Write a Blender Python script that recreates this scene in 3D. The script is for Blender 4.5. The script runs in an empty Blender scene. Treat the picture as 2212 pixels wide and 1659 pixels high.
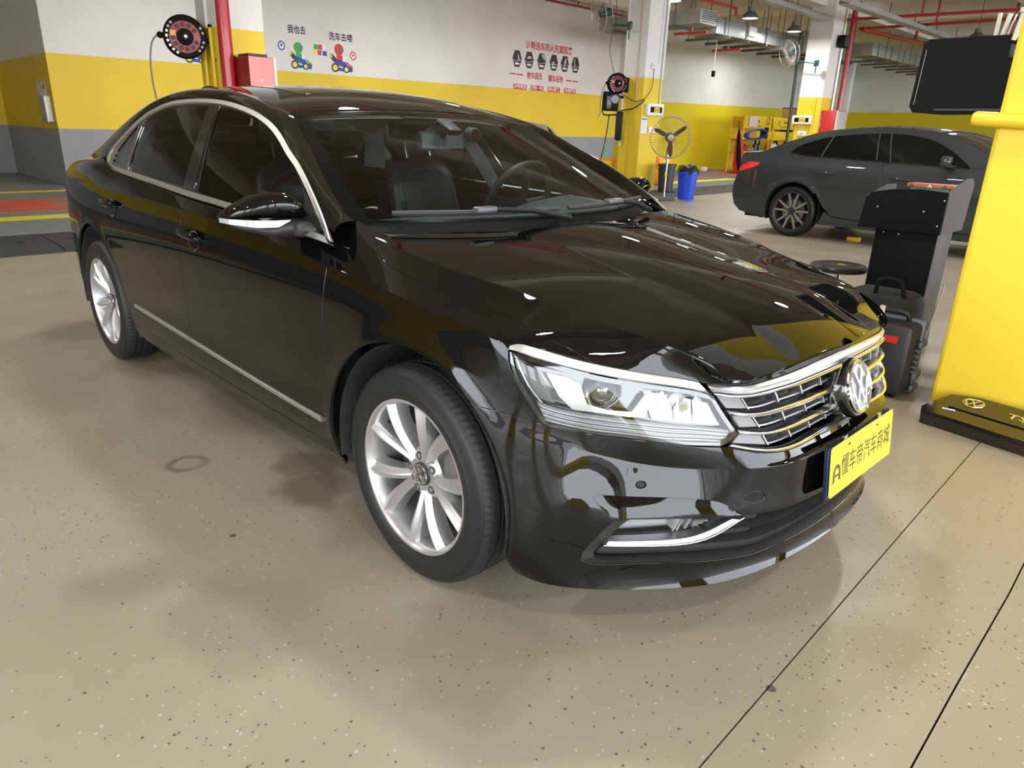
import bpy, bmesh, math, random
import numpy as np
from mathutils import Vector, Matrix
from mathutils.geometry import delaunay_2d_cdt
random.seed(7)
SC = bpy.context.scene
COL = SC.collection
# ------------------------------------------------------------------ camera
cam_d = bpy.data.cameras.new('camera'); cam = bpy.data.objects.new('camera', cam_d); COL.objects.link(cam)
SC.camera = cam
cam_d.sensor_fit = 'HORIZONTAL'; cam_d.sensor_width = 36.0; cam_d.lens = 36.0 * 1538.7 / 2212.0
cam_d.clip_start = .05; cam_d.clip_end = 300
def _cam(yaw, pitch, roll, loc):
    f = Vector((math.cos(yaw) * math.cos(pitch), math.sin(yaw) * math.cos(pitch), -math.sin(pitch)))
    r = Vector((math.sin(yaw), -math.cos(yaw), 0)); d = f.cross(r)
    r2 = r * math.cos(roll) + d * math.sin(roll); d2 = -r * math.sin(roll) + d * math.cos(roll)
    m = Matrix((r2, -d2, -f)).transposed().to_4x4(); m.translation = loc
    return m
cam.matrix_world = _cam(math.radians(135.1079), math.radians(19.6977), math.radians(-1.7724), (1.5158, -1.9971, 1.2933))
# ------------------------------------------------------------------ light
wd = bpy.data.worlds.new('daylight'); SC.world = wd; wd.use_nodes = True
bg = wd.node_tree.nodes['Background']; bg.inputs[0].default_value = (.90, .945, 1.0, 1); bg.inputs[1].default_value = 7.5
SC.view_settings.view_transform = 'Standard'; SC.view_settings.look = 'None'
SC.view_settings.gamma = 1.0; SC.view_settings.use_curve_mapping = False
SC.view_settings.exposure = 0.5
SC.cycles.use_denoising = True
SC.cycles.max_bounces = 8; SC.cycles.diffuse_bounces = 4; SC.cycles.glossy_bounces = 5
SC.cycles.transmission_bounces = 6; SC.cycles.transparent_max_bounces = 12
SC.cycles.sample_clamp_indirect = 8.0
SC.cycles.caustics_reflective = False; SC.cycles.caustics_refractive = False
# ------------------------------------------------------------------ materials
MATS = {}
def mat(name, col, rough=.5, metal=0., coat=0., spec=.5, emit=None, estr=0., noise=None, bump=None, coat_rough=.02):
    """noise = (scale, amount): slow colour mottling; bump = (scale, strength)"""
    if name in MATS: return MATS[name]
    m = bpy.data.materials.new(name); m.use_nodes = True; nt = m.node_tree; b = nt.nodes['Principled BSDF']
    b.inputs['Base Color'].default_value = (*col, 1); b.inputs['Roughness'].default_value = rough
    b.inputs['Metallic'].default_value = metal; b.inputs['Coat Weight'].default_value = coat
    b.inputs['Coat Roughness'].default_value = coat_rough; b.inputs['Specular IOR Level'].default_value = spec
    if emit: b.inputs['Emission Color'].default_value = (*emit, 1); b.inputs['Emission Strength'].default_value = estr
    tc = None
    def pos():
        nonlocal tc
        if tc is None: tc = nt.nodes.new('ShaderNodeNewGeometry')
        return tc.outputs['Position']
    if noise:
        n = nt.nodes.new('ShaderNodeTexNoise'); n.inputs['Scale'].default_value = noise[0]; n.inputs['Detail'].default_value = 4
        nt.links.new(pos(), n.inputs['Vector'])
        mx = nt.nodes.new('ShaderNodeMix'); mx.data_type = 'RGBA'
        a = noise[1]
        mx.inputs[6].default_value = (*[c * (1 - a) for c in col], 1); mx.inputs[7].default_value = (*[min(1, c * (1 + a)) for c in col], 1)
        nt.links.new(n.outputs['Fac'], mx.inputs[0]); nt.links.new(mx.outputs[2], b.inputs['Base Color'])
    if bump:
        n2 = nt.nodes.new('ShaderNodeTexNoise'); n2.inputs['Scale'].default_value = bump[0]; n2.inputs['Detail'].default_value = 3
        nt.links.new(pos(), n2.inputs['Vector'])
        bp = nt.nodes.new('ShaderNodeBump'); bp.inputs['Strength'].default_value = bump[1]; bp.inputs['Distance'].default_value = .01
        nt.links.new(n2.outputs['Fac'], bp.inputs['Height']); nt.links.new(bp.outputs[0], b.inputs['Normal'])
    MATS[name] = m
    return m
def glass(name, tint, ior=1.5, rough=0.0):
    if name in MATS: return MATS[name]
    m = bpy.data.materials.new(name); m.use_nodes = True; nt = m.node_tree
    for n in list(nt.nodes): nt.nodes.remove(n)
    o = nt.nodes.new('ShaderNodeOutputMaterial'); t = nt.nodes.new('ShaderNodeBsdfTransparent'); g = nt.nodes.new('ShaderNodeBsdfGlossy')
    t.inputs[0].default_value = (*tint, 1); g.inputs['Roughness'].default_value = rough
    f = nt.nodes.new('ShaderNodeFresnel'); f.inputs[0].default_value = ior
    mx = nt.nodes.new('ShaderNodeMixShader')
    nt.links.new(f.outputs[0], mx.inputs[0]); nt.links.new(t.outputs[0], mx.inputs[1]); nt.links.new(g.outputs[0], mx.inputs[2])
    nt.links.new(mx.outputs[0], o.inputs[0]); MATS[name] = m
    return m
PAINT = mat('black_paint', (.0022, .0022, .0024), .5, 0, 1.0, .0, coat_rough=.006)
PAINT.node_tree.nodes['Principled BSDF'].inputs['Coat IOR'].default_value = 1.43
BLACKGLOSS = mat('gloss_black_trim', (.006, .006, .006), .12, 0, .6)
BLACKPLASTIC = mat('black_plastic', (.008, .008, .0085), .5, spec=.25)
DARKPLASTIC = mat('dark_grey_plastic', (.022, .022, .0235), .45, spec=.35)
CHROME = mat('chrome', (.82, .83, .85), .10, 1.0)
SATIN = mat('satin_chrome', (.58, .58, .60), .36, 1.0)
WARMTRIM = mat('satin_window_trim', (.62, .60, .56), .34, 1.0)
ALLOY = mat('silver_alloy', (.50, .50, .51), .36, .8, .25)
RUBBER = mat('tyre_rubber', (.009, .009, .0095), .48, spec=.35)
TREAD = mat('tyre_tread', (.016, .016, .018), .6, spec=.4)
UNDER = mat('underbody_black', (.006, .006, .006), .8)
# ------------------------------------------------------------------ object helpers
def link(o, parent=None):
    COL.objects.link(o)
    if parent is not None: o.parent = parent
    return o
def thing(name, label, cat, loc=(0, 0, 0), rz=0., group=None):
    o = bpy.data.objects.new(name, None); COL.objects.link(o); o.empty_display_size = .1
    o.location = loc; o.rotation_euler = (0, 0, rz); o['label'] = label; o['category'] = cat
    if group: o['group'] = group
    return o
def tag(o, label=None, cat=None, group=None, kind=None):
    if label: o['label'] = label
    if cat: o['category'] = cat
    if group: o['group'] = group
    if kind: o['kind'] = kind
    return o
def copy_tree(o, parent=None):
    c = o.copy(); COL.objects.link(c)
    if parent is not None: c.parent = parent
    for ch in list(o.children): copy_tree(ch, c)
    return c
class MB:
    """collects geometry for one mesh object"""
    def __init__(s): s.v = []; s.f = []; s.n = {}; s.mi = []; s.cur = 0
    def add(s, vs, fs, ns=None):
        o = len(s.v); s.v += [tuple(map(float, p)) for p in vs]
        s.f += [tuple(int(i) + o for i in f) for f in fs]; s.mi += [s.cur] * len(fs)
        if ns is not None:
            for i, n in enumerate(ns): s.n[o + i] = tuple(map(float, n))
        return s
    def box(s, c, d, rz=0., rot=None, bev=0.):
        x, y, z = [a / 2 for a in d]
        if bev > 0:
            bm = bmesh.new(); bmesh.ops.create_cube(bm, size=1)
            for v in bm.verts: v.co = Vector((v.co.x * d[0], v.co.y * d[1], v.co.z * d[2]))
            bmesh.ops.bevel(bm, geom=list(bm.edges), offset=min(bev, min(d) * .45), segments=2, affect='EDGES', profile=.5)
            vs = [v.co.copy() for v in bm.verts]; bm.verts.index_update(); fs = [[v.index for v in f.verts] for f in bm.faces]; bm.free()
        else:
            vs = [Vector(p) for p in ((-x, -y, -z), (x, -y, -z), (x, y, -z), (-x, y, -z), (-x, -y, z), (x, -y, z), (x, y, z), (-x, y, z))]
            fs = [(0, 3, 2, 1), (4, 5, 6, 7), (0, 1, 5, 4), (1, 2, 6, 5), (2, 3, 7, 6), (3, 0, 4, 7)]
        M = rot if rot is not None else Matrix.Rotation(rz, 3, 'Z')
        c = Vector(c)
        return s.add([M @ v + c for v in vs], fs)
    def tube(s, pts, r, seg=10, caps=True, closed=False):
        pts = [Vector(p) for p in pts]; n = len(pts)
        rr = r if isinstance(r, (list, tuple)) else [r] * n
        vs = []; up = None
        for i, p in enumerate(pts):
            a = pts[i - 1] if (i > 0 or closed) else p; b = pts[(i + 1) % n] if (i < n - 1 or closed) else p
            t = (b - a).normalized()
            if up is None: up = Vector((0, 0, 1)) if abs(t.z) < .9 else Vector((1, 0, 0))
            x = t.cross(up).normalized(); y = x.cross(t).normalized(); up = y
            for k in range(seg):
                an = 2 * math.pi * k / seg; vs.append(p + (x * math.cos(an) + y * math.sin(an)) * rr[i])
        fs = []
        m = n if closed else n - 1
        for i in range(m):
            for k in range(seg):
                a = i * seg + k; b = i * seg + (k + 1) % seg; i2 = (i + 1) % n
                fs.append((a, b, i2 * seg + (k + 1) % seg, i2 * seg + k))
        if caps and not closed:
            fs.append(tuple(range(seg))[::-1]); fs.append(tuple(range((n - 1) * seg, n * seg)))
        return s.add(vs, fs)
    def lathe(s, prof, c=(0, 0, 0), axis='Z', seg=32, closed=False, flip=False, a0=0., a1=2 * math.pi):
        """prof = [(r, h)]"""
        c = Vector(c); vs = []; full = abs(a1 - a0 - 2 * math.pi) < 1e-6
        cnt = seg if full else seg + 1
        for r, h in prof:
            for k in range(cnt):
                an = a0 + (a1 - a0) * k / seg; x, y = r * math.cos(an), r * math.sin(an)
                p = {'Z': (x, y, h), 'Y': (x, -h, y), 'X': (h, x, y)}[axis]; vs.append(c + Vector(p))
        n = len(prof); fs = []
        for i in range(n if closed else n - 1):
            j = (i + 1) % n
            for k in range(seg):
                k2 = (k + 1) % cnt if full else k + 1
                q = (i * cnt + k, i * cnt + k2, j * cnt + k2, j * cnt + k)
                fs.append(q[::-1] if flip else q)
        return s.add(vs, fs)
    def prism(s, poly, h0, h1, frame=None):
        """poly 2D -> extrude along 3rd axis; frame(x,y,h)->3D"""
        fr = frame or (lambda x, y, h: (x, y, h)); n = len(poly)
        vs = [fr(x, y, h0) for x, y in poly] + [fr(x, y, h1) for x, y in poly]
        tri = delaunay_2d_cdt([Vector(p) for p in poly], [(i, (i + 1) % n) for i in range(n)], [], 1, 1e-6)
        tv = [tuple(p) for p in tri[0]]
        if len(tv) == n:
            mp = []
            for p in tv: mp.append(min(range(n), key=lambda i: (poly[i][0] - p[0]) ** 2 + (poly[i][1] - p[1]) ** 2))
            fs = [tuple(mp[i] for i in f)[::-1] for f in tri[2]] + [tuple(mp[i] + n for i in f) for f in tri[2]]
        else:
            fs = [tuple(range(n))[::-1], tuple(range(n, 2 * n))]
        area = sum(poly[i][0] * poly[(i + 1) % n][1] - poly[(i + 1) % n][0] * poly[i][1] for i in range(n))
        for i in range(n):
            j = (i + 1) % n
            fs.append((i, j, n + j, n + i) if area > 0 else (j, i, n + i, n + j))
        if area < 0: fs = fs
        return s.add(vs, fs)
    def grid(s, P, ns=None, flip=False):
        """P (r,c,3) array"""
        P = np.asarray(P, float); r, c = P.shape[:2]; fs = []
        for i in range(r - 1):
            for j in range(c - 1):
                q = (i * c + j, i * c + j + 1, (i + 1) * c + j + 1, (i + 1) * c + j); fs.append(q[::-1] if flip else q)
        return s.add(P.reshape(-1, 3), fs, None if ns is None else np.asarray(ns).reshape(-1, 3))
    def build(s, name, material, parent=None, smooth=True, mirror=False, angle=40):
        me = bpy.data.meshes.new(name)
        v = s.v; f = s.f
        if mirror:
            v = [(x, -y, z) for x, y, z in v]; f = [q[::-1] for q in f]
        me.from_pydata(v, [], f); me.update()
        ms = material if isinstance(material, (list, tuple)) else [material]
        for m in ms: me.materials.append(m)
        if len(ms) > 1: me.polygons.foreach_set('material_index', s.mi)
        if smooth:
            me.polygons.foreach_set('use_smooth', [True] * len(me.polygons))
            if s.n:
                me.set_sharp_from_angle(angle=math.radians(angle)) if not len(s.n) == len(v) else None
                nn = [(0, 0, 0)] * len(v)
                for i, n in s.n.items(): nn[i] = (n[0], -n[1], n[2]) if mirror else n
                me.normals_split_custom_set_from_vertices(nn)
            else:
                me.set_sharp_from_angle(angle=math.radians(angle))
        o = bpy.data.objects.new(name, me)
        return link(o, parent)
def text_mesh(body, size, name, material, frame, parent=None, depth=.0008, align='CENTER', bold=False):
    """flat lettering turned into a mesh; frame(x, y, h) -> 3D"""
    cu = bpy.data.curves.new('txt', 'FONT'); cu.body = body; cu.size = size; cu.align_x = align; cu.align_y = 'CENTER'
    cu.extrude = depth; cu.resolution_u = 2
    if bold: cu.offset = size * .018
    o = bpy.data.objects.new('txt', cu); COL.objects.link(o)
    bpy.context.view_layer.update()
    me = bpy.data.meshes.new_from_object(o.evaluated_get(bpy.context.evaluated_depsgraph_get()))
    bpy.data.objects.remove(o); bpy.data.curves.remove(cu)
    for v in me.vertices: v.co = Vector(frame(v.co.x, v.co.y, v.co.z + depth))
    me.materials.clear(); me.materials.append(material); me.name = name
    return link(bpy.data.objects.new(name, me), parent)

# ------------------------------------------------------------------ body surface of the sedan (stations x rows)
# ---- natural cubic spline (values Y along knots t) ----
def _spl(t, Y):
    t = np.asarray(t, float); Y = np.asarray(Y, float)
    n = len(t)
    h = np.diff(t)
    if n == 2:
        M = np.zeros_like(Y)
        return t, Y, M
    A = np.zeros((n, n)); B = np.zeros(Y.shape)
    A[0, 0] = A[-1, -1] = 1
    for i in range(1, n - 1):
        A[i, i - 1] = h[i - 1]; A[i, i] = 2 * (h[i - 1] + h[i]); A[i, i + 1] = h[i]
        B[i] = 6 * ((Y[i + 1] - Y[i]) / h[i] - (Y[i] - Y[i - 1]) / h[i - 1])
    return t, Y, np.linalg.solve(A, B.reshape(n, -1)).reshape(Y.shape)
def _ev(s, x):
    t, Y, M = s
    x = np.asarray(x, float)
    i = np.clip(np.searchsorted(t, x) - 1, 0, len(t) - 2)
    h = t[i + 1] - t[i]; a = (t[i + 1] - x) / h; b = (x - t[i]) / h
    a = np.clip(a, -.6, 1.6); b = np.clip(b, -.6, 1.6)
    ex = (slice(None),) + (None,) * (Y.ndim - 1)
    a, b, h = a[ex], b[ex], h[ex]
    return a * Y[i] + b * Y[i + 1] + ((a ** 3 - a) * M[i] + (b ** 3 - b) * M[i + 1]) * h * h / 6
def _evrow(t, Y, x):
    # t knots (r), Y (N,r,3), x (N,) -> each N its own spline
    n = len(t); h = np.diff(t)
    if n > 2:
        A = np.zeros((n, n)); A[0, 0] = A[-1, -1] = 1; B = np.zeros((n, n))
        for i in range(1, n - 1):
            A[i, i - 1] = h[i - 1]; A[i, i] = 2 * (h[i - 1] + h[i]); A[i, i + 1] = h[i]
            B[i, i + 1] = 6 / h[i]; B[i, i - 1] = 6 / h[i - 1]; B[i, i] = -6 / h[i] - 6 / h[i - 1]
        K = np.linalg.solve(A, B)
        M = np.einsum('ij,njk->nik', K, Y)
    else:
        M = np.zeros_like(Y)
    i = np.clip(np.searchsorted(t, x) - 1, 0, n - 2)
    hh = (t[i + 1] - t[i])[:, None]; a = ((t[i + 1] - x) / h[i])[:, None]; b = ((x - t[i]) / h[i])[:, None]
    a = np.clip(a, -.6, 1.6); b = np.clip(b, -.6, 1.6)
    N = np.arange(len(x))
    return a * Y[N, i] + b * Y[N, i + 1] + ((a ** 3 - a) * M[N, i] + (b ** 3 - b) * M[N, i + 1]) * hh * hh / 6
VK = np.array([.20, .28, .38, .48, .62, .78, .93, 1.06])
# station u, then (x, |y|, z) for each of 8 rows
NET = [
 (-4.55, [(-3.93,0,.24),(-3.96,0,.32),(-3.97,0,.42),(-3.97,0,.55),(-3.96,0,.66),(-3.93,0,.80),(-3.92,0,1.00),(-3.83,0,1.06)]),
 (-4.25, [(-3.90,.32,.24),(-3.93,.32,.32),(-3.94,.32,.42),(-3.94,.32,.55),(-3.93,.32,.66),(-3.90,.32,.80),(-3.89,.32,.99),(-3.81,.32,1.055)]),
 (-3.93, [(-3.79,.61,.24),(-3.81,.62,.32),(-3.82,.63,.42),(-3.82,.635,.55),(-3.82,.635,.66),(-3.80,.63,.80),(-3.79,.62,.97),(-3.74,.50,1.042)]),
 (-3.70, [(-3.64,.73,.24),(-3.65,.75,.32),(-3.66,.765,.42),(-3.66,.77,.55),(-3.66,.77,.66),(-3.65,.765,.80),(-3.64,.755,.955),(-3.60,.605,1.045)]),
 (-3.40, [(-3.4,.815,.22),(-3.4,.835,.30),(-3.4,.848,.40),(-3.4,.852,.52),(-3.4,.853,.64),(-3.4,.85,.80),(-3.4,.832,.957),(-3.4,.675,1.058)]),
 (-2.80, [(-2.8,.862,.215),(-2.8,.888,.30),(-2.8,.903,.40),(-2.8,.908,.52),(-2.8,.909,.64),(-2.8,.906,.80),(-2.8,.883,.958),(-2.8,.785,1.085)]),
 (-2.20, [(-2.2,.864,.215),(-2.2,.890,.30),(-2.2,.907,.40),(-2.2,.914,.52),(-2.2,.916,.64),(-2.2,.914,.80),(-2.2,.889,.954),(-2.2,.80,1.085)]),
 (-1.40, [(-1.4,.866,.218),(-1.4,.892,.30),(-1.4,.908,.395),(-1.4,.915,.52),(-1.4,.917,.64),(-1.4,.914,.80),(-1.4,.890,.944),(-1.4,.80,1.065)]),
 (-.70, [(-.7,.866,.225),(-.7,.890,.30),(-.7,.905,.385),(-.7,.912,.52),(-.7,.914,.64),(-.7,.911,.78),(-.7,.889,.912),(-.7,.79,1.03)]),
 (-.30, [(-.3,.864,.235),(-.3,.888,.30),(-.3,.902,.385),(-.3,.908,.52),(-.3,.910,.64),(-.3,.908,.76),(-.3,.888,.880),(-.3,.768,.970)]),
 (0, [(0,.86,.235),(0,.884,.30),(0,.896,.385),(0,.902,.52),(0,.904,.64),(0,.902,.74),(0,.881,.851),(0,.742,.923)]),
 (.25, [(.25,.852,.215),(.25,.876,.27),(.25,.884,.37),(.25,.886,.50),(.25,.884,.62),(.245,.878,.71),(.235,.866,.822),(.23,.672,.884)]),
 (.42, [(.42,.846,.195),(.42,.868,.25),(.42,.866,.36),(.418,.858,.44),(.415,.845,.56),(.405,.835,.66),(.37,.83,.803),(.36,.638,.852)]),
 (.56, [(.515,.815,.195),(.508,.818,.248),(.51,.805,.36),(.505,.795,.43),(.498,.757,.555),(.495,.745,.625),(.465,.73,.777),(.475,.608,.836)]),
 (.69, [(.605,.737,.195),(.592,.740,.245),(.605,.725,.36),(.60,.715,.43),(.588,.670,.532),(.587,.662,.615),(.56,.635,.754),(.575,.578,.820)]),
 (.88, [(.748,.545,.188),(.732,.548,.243),(.740,.560,.36),(.735,.555,.43),(.715,.545,.516),(.702,.54,.602),(.675,.505,.728),(.685,.530,.776)]),
 (1.05, [(.828,.39,.198),(.815,.385,.247),(.836,.39,.36),(.836,.39,.42),(.83,.39,.514),(.812,.39,.562),(.767,.425,.712),(.752,.475,.735)]),
 (1.23, [(.868,.2,.203),(.856,.2,.250),(.881,.2,.36),(.883,.2,.42),(.878,.2,.515),(.848,.2,.558),(.806,.2,.732),(.803,.23,.753)]),
 (1.43, [(.880,0,.203),(.869,0,.250),(.895,0,.36),(.897,0,.42),(.89,0,.515),(.858,0,.558),(.818,0,.738),(.822,0,.76)]),
]
UK = np.array([a for a, b in NET]); NP_ = np.array([b for a, b in NET])
NP_[:, :, 1] *= -1
# mirror a few stations past each centre so the splines run straight through the middle
def _ext():
    e0 = NP_[1:3][::-1].copy(); e0[:, :, 1] *= -1; u0 = 2 * UK[0] - UK[1:3][::-1]
    e1 = NP_[-3:-1][::-1].copy(); e1[:, :, 1] *= -1; u1 = 2 * UK[-1] - UK[-3:-1][::-1]
    return np.concatenate([u0, UK, u1]), np.concatenate([e0, NP_, e1])
_U, _N = _ext()
SPL = _spl(_U, _N)
def sm(a, b, x):
    t = np.clip((np.asarray(x, float) - a) / (b - a), 0, 1); return t * t * (3 - 2 * t)
WH = [(0.0, .33), (-2.803, .33)]
def W(u, v):
    u = np.atleast_1d(np.asarray(u, float)); v = np.atleast_1d(np.asarray(v, float))
    rows = _ev(SPL, u)                    # N,8,3
    s = _evrow(VK, rows, v)
    # crease variants: tornado line (row 6) along the side; bumper crease (row 4) at the front
    def seg(k):
        lo = _evrow(VK[:k + 1], rows[:, :k + 1], np.minimum(v, VK[k]))
        hi = _evrow(VK[k:], rows[:, k:], np.maximum(v, VK[k]))
        return np.where((v <= VK[k])[:, None], lo, hi)
    w6 = (sm(-3.95, -3.6, u) * (1 - sm(.30, .5, u)) * .9)[:, None]
    w4 = (sm(.50, .62, u) * .8)[:, None]
    s = s * (1 - w6 - w4) + seg(6) * w6 + seg(4) * w4
    q = np.clip((v - .93) / .13, 0, 1); b = .034 * 4 * q * (1 - q) * (1 - sm(-3.05, -2.35, u))   # full shoulder over the rear wing
    s[:, 1] -= b * .62 * np.sign(-s[:, 1]); s[:, 2] += b * .78
    for cx, cz in WH:                     # wheel arch flare
        r = np.hypot(s[:, 0] - cx, s[:, 2] - cz)
        f = np.exp(-((r - .395) / .045) ** 2) * .010 * (np.abs(s[:, 1]) > .75)
        s[:, 1] -= f
    return s
def gside(x, z):
    x = np.asarray(x, float); dz = np.asarray(z, float) - 1.0
    dx = x + 1.4
    return .874 - .46 * dz - .35 * dz * dz - np.where(dx < 0, .032, .016) * dx * dx
def G(x, z):
    x = np.atleast_1d(np.asarray(x, float)); z = np.atleast_1d(np.asarray(z, float))
    return np.stack([x, -gside(x, z), z], -1)

# ------------------------------------------------------------------ panels cut from a curved surface
def catmull(pts, step=.02, closed=False):
    P = np.asarray(pts, float); n = len(P); out = []
    rng = range(n if closed else n - 1)
    for i in rng:
        p1, p2 = P[i], P[(i + 1) % n]
        p0 = P[i - 1] if (i > 0 or closed) else 2 * p1 - p2
        p3 = P[(i + 2) % n] if (i + 2 < n or closed) else 2 * p2 - p1
        L = np.linalg.norm(p2 - p1); k = max(1, int(round(L / step)))
        for t in np.arange(k) / k:
            out.append(.5 * (2 * p1 + (p2 - p0) * t + (2 * p0 - 5 * p1 + 4 * p2 - p3) * t * t + (3 * p1 - p0 - 3 * p2 + p3) * t ** 3))
    if not closed: out.append(P[-1])
    return np.array(out)
def line(pts, step=.02):
    P = np.asarray(pts, float); out = []
    for a, b in zip(P[:-1], P[1:]):
        k = max(1, int(round(np.linalg.norm(b - a) / step)))
        for t in np.arange(k) / k: out.append(a + (b - a) * t)
    out.append(P[-1]); return np.array(out)
def join(*segs):
    out = []
    for s in segs:
        for p in np.asarray(s, float):
            if not out or np.linalg.norm(out[-1] - p) > .004: out.append(p)
    if np.linalg.norm(out[0] - out[-1]) < .004: out.pop()
    return np.array(out)
def arc(cx, cy, r, a0, a1, n=24):
    a = np.radians(np.linspace(a0, a1, n)); return np.stack([cx + r * np.cos(a), cy + r * np.sin(a)], 1)
def circle(cx, cy, rx, ry=None, n=24):
    ry = ry or rx; a = np.linspace(0, 2 * np.pi, n, endpoint=False); return np.stack([cx + rx * np.cos(a), cy + ry * np.sin(a)], 1)
def inset(L, d):
    n = len(L); A = sum(L[i][0] * L[(i + 1) % n][1] - L[(i + 1) % n][0] * L[i][1] for i in range(n)); s = 1 if A > 0 else -1
    prv = np.roll(L, 1, 0); nxt = np.roll(L, -1, 0)
    def nrm(v): return v / np.maximum(np.linalg.norm(v, axis=1), 1e-9)[:, None]
    e1 = nrm(L - prv); e2 = nrm(nxt - L)
    n1 = np.stack([-e1[:, 1], e1[:, 0]], 1) * s; n2 = np.stack([-e2[:, 1], e2[:, 0]], 1) * s
    m = n1 + n2; k = 1 / np.maximum(.35, (1 + (n1 * n2).sum(1)))
    return L + m * (k * d)[:, None]
def inside(pts, loops):
    x, y = pts[:, 0], pts[:, 1]; c = np.zeros(len(pts), bool)
    for L in loops:
        j = np.roll(L, 1, 0)
        for (x1, y1), (x2, y2) in zip(L, j):
            if y1 == y2: continue
            c ^= ((y1 > y) != (y2 > y)) & (x < (x2 - x1) * (y - y1) / (y2 - y1) + x1)
    return c
def snormal(S, q, e=1.5e-3):
    a = S(q[:, 0] + e, q[:, 1]) - S(q[:, 0] - e, q[:, 1]); b = S(q[:, 0], q[:, 1] + e) - S(q[:, 0], q[:, 1] - e)
    n = np.cross(a, b); return n / np.maximum(np.linalg.norm(n, axis=1), 1e-12)[:, None]
def panel(S, loops, step=.03, gap=0., thick=.014, off=0., mb=None, vrows=(), urows=(), rim=True, rimloops=None):
    """cut the polygon (holes = further loops) out of surface S, give its edges depth"""
    L = [np.asarray(l, float) for l in loops]
    if gap: L = [inset(l, gap if i == 0 else -gap) for i, l in enumerate(L)]
    allb = np.concatenate(L); lo, hi = allb.min(0), allb.max(0)
    us = np.arange(lo[0] + step * .5, hi[0], step); vs = np.arange(lo[1] + step * .5, hi[1], step)
    for r in vrows: vs = np.concatenate([vs[np.abs(vs - r) > step * .45], [r - .003, r + .003]])
    for r in urows: us = np.concatenate([us[np.abs(us - r) > step * .45], [r]])
    g = np.stack(np.meshgrid(us, vs), -1).reshape(-1, 2)
    if len(g):
        g = g[inside(g, L)]
        if len(g):
            d = np.min(((g[:, None, :] - allb[None]) ** 2).sum(-1), 1) if len(g) * len(allb) < 4e7 else np.ones(len(g))
            g = g[d > (step * .42) ** 2]
    pts = np.concatenate([allb, g]) if len(g) else allb
    edges = []; o = 0
    for l in L:
        n = len(l); edges += [(o + i, o + (i + 1) % n) for i in range(n)]; o += n
    r = delaunay_2d_cdt([Vector((float(a), float(b))) for a, b in pts], edges, [], 0, 1e-7)
    q = np.array([tuple(p) for p in r[0]]); tris = np.array([t for t in r[2] if len(t) == 3])
    cen = q[tris].mean(1); tris = tris[inside(cen, L)]
    P3 = S(q[:, 0], q[:, 1]); N = snormal(S, q)
    if off: P3 = P3 + N * off
    a = q[tris]; ar = (a[:, 1, 0] - a[:, 0, 0]) * (a[:, 2, 1] - a[:, 0, 1]) - (a[:, 2, 0] - a[:, 0, 0]) * (a[:, 1, 1] - a[:, 0, 1])
    tris[ar < 0] = tris[ar < 0][:, ::-1]
    mb = mb or MB()
    mb.add(P3, tris, N)
    if rim:
        for i, l in enumerate(L):
            n = len(l); A = sum(l[k][0] * l[(k + 1) % n][1] - l[(k + 1) % n][0] * l[k][1] for k in range(n))
            ccw = A > 0
            p = S(l[:, 0], l[:, 1]); nn = snormal(S, l)
            if off: p = p + nn * off
            nx = np.roll(p, -1, 0) - np.roll(p, 1, 0); out = np.cross(nx, nn); out /= np.maximum(np.linalg.norm(out, axis=1), 1e-9)[:, None]
            if not ccw: out = -out
            if i > 0: out = -out
            b = p - nn * thick
            bev = .0018
            top = p; mid = p - nn * bev + out * bev * .6
            fs = []
            for k in range(n):
                k2 = (k + 1) % n; f1 = (k, n + k, n + k2, k2); f2 = (n + k, 2 * n + k, 2 * n + k2, n + k2)
                if (i == 0) != ccw: f1, f2 = f1[::-1], f2[::-1]
                fs += [f1, f2]
            mb.add(np.concatenate([top, mid, b]), fs, np.concatenate([nn, (nn + out) / np.linalg.norm(nn + out, axis=1)[:, None], out]))
    return mb
def strip(S, top, bot, out=.004, depth=.006, mb=None, step=.02, crown=.0):
    """raised moulding between two curves of the domain"""
    a = catmull(top, step); b = catmull(bot, step); n = max(len(a), len(b))
    def rs(c):
        d = np.r_[0, np.cumsum(np.linalg.norm(np.diff(c, axis=0), axis=1))]; t = np.linspace(0, d[-1], n)
        return np.stack([np.interp(t, d, c[:, 0]), np.interp(t, d, c[:, 1])], 1)
    a, b = rs(a), rs(b)
    rows = []
    for s, h in ((0, -depth), (0, out * .55), (.10, out), (.5, out + crown), (.90, out), (1, out * .55), (1, -depth)):
        q = a * (1 - s) + b * s; rows.append(S(q[:, 0], q[:, 1]) + snormal(S, q) * h)
    R = np.stack(rows); mb = mb or MB()
    m = len(rows)
    vs = R.reshape(-1, 3); fs = []
    flip = np.dot(np.cross(R[3, 1] - R[3, 0], R[4, 0] - R[3, 0]), snormal(S, a[:1])[0]) < 0
    for i in range(m - 1):
        for j in range(n - 1):
            q = (i * n + j, i * n + j + 1, (i + 1) * n + j + 1, (i + 1) * n + j); fs.append(q[::-1] if flip else q)
    e0 = tuple(i * n for i in range(m)); e1 = tuple(i * n + n - 1 for i in range(m))
    fs += [e0 if not flip else e0[::-1], e1[::-1] if not flip else e1]
    return mb.add(vs, fs)

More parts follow.
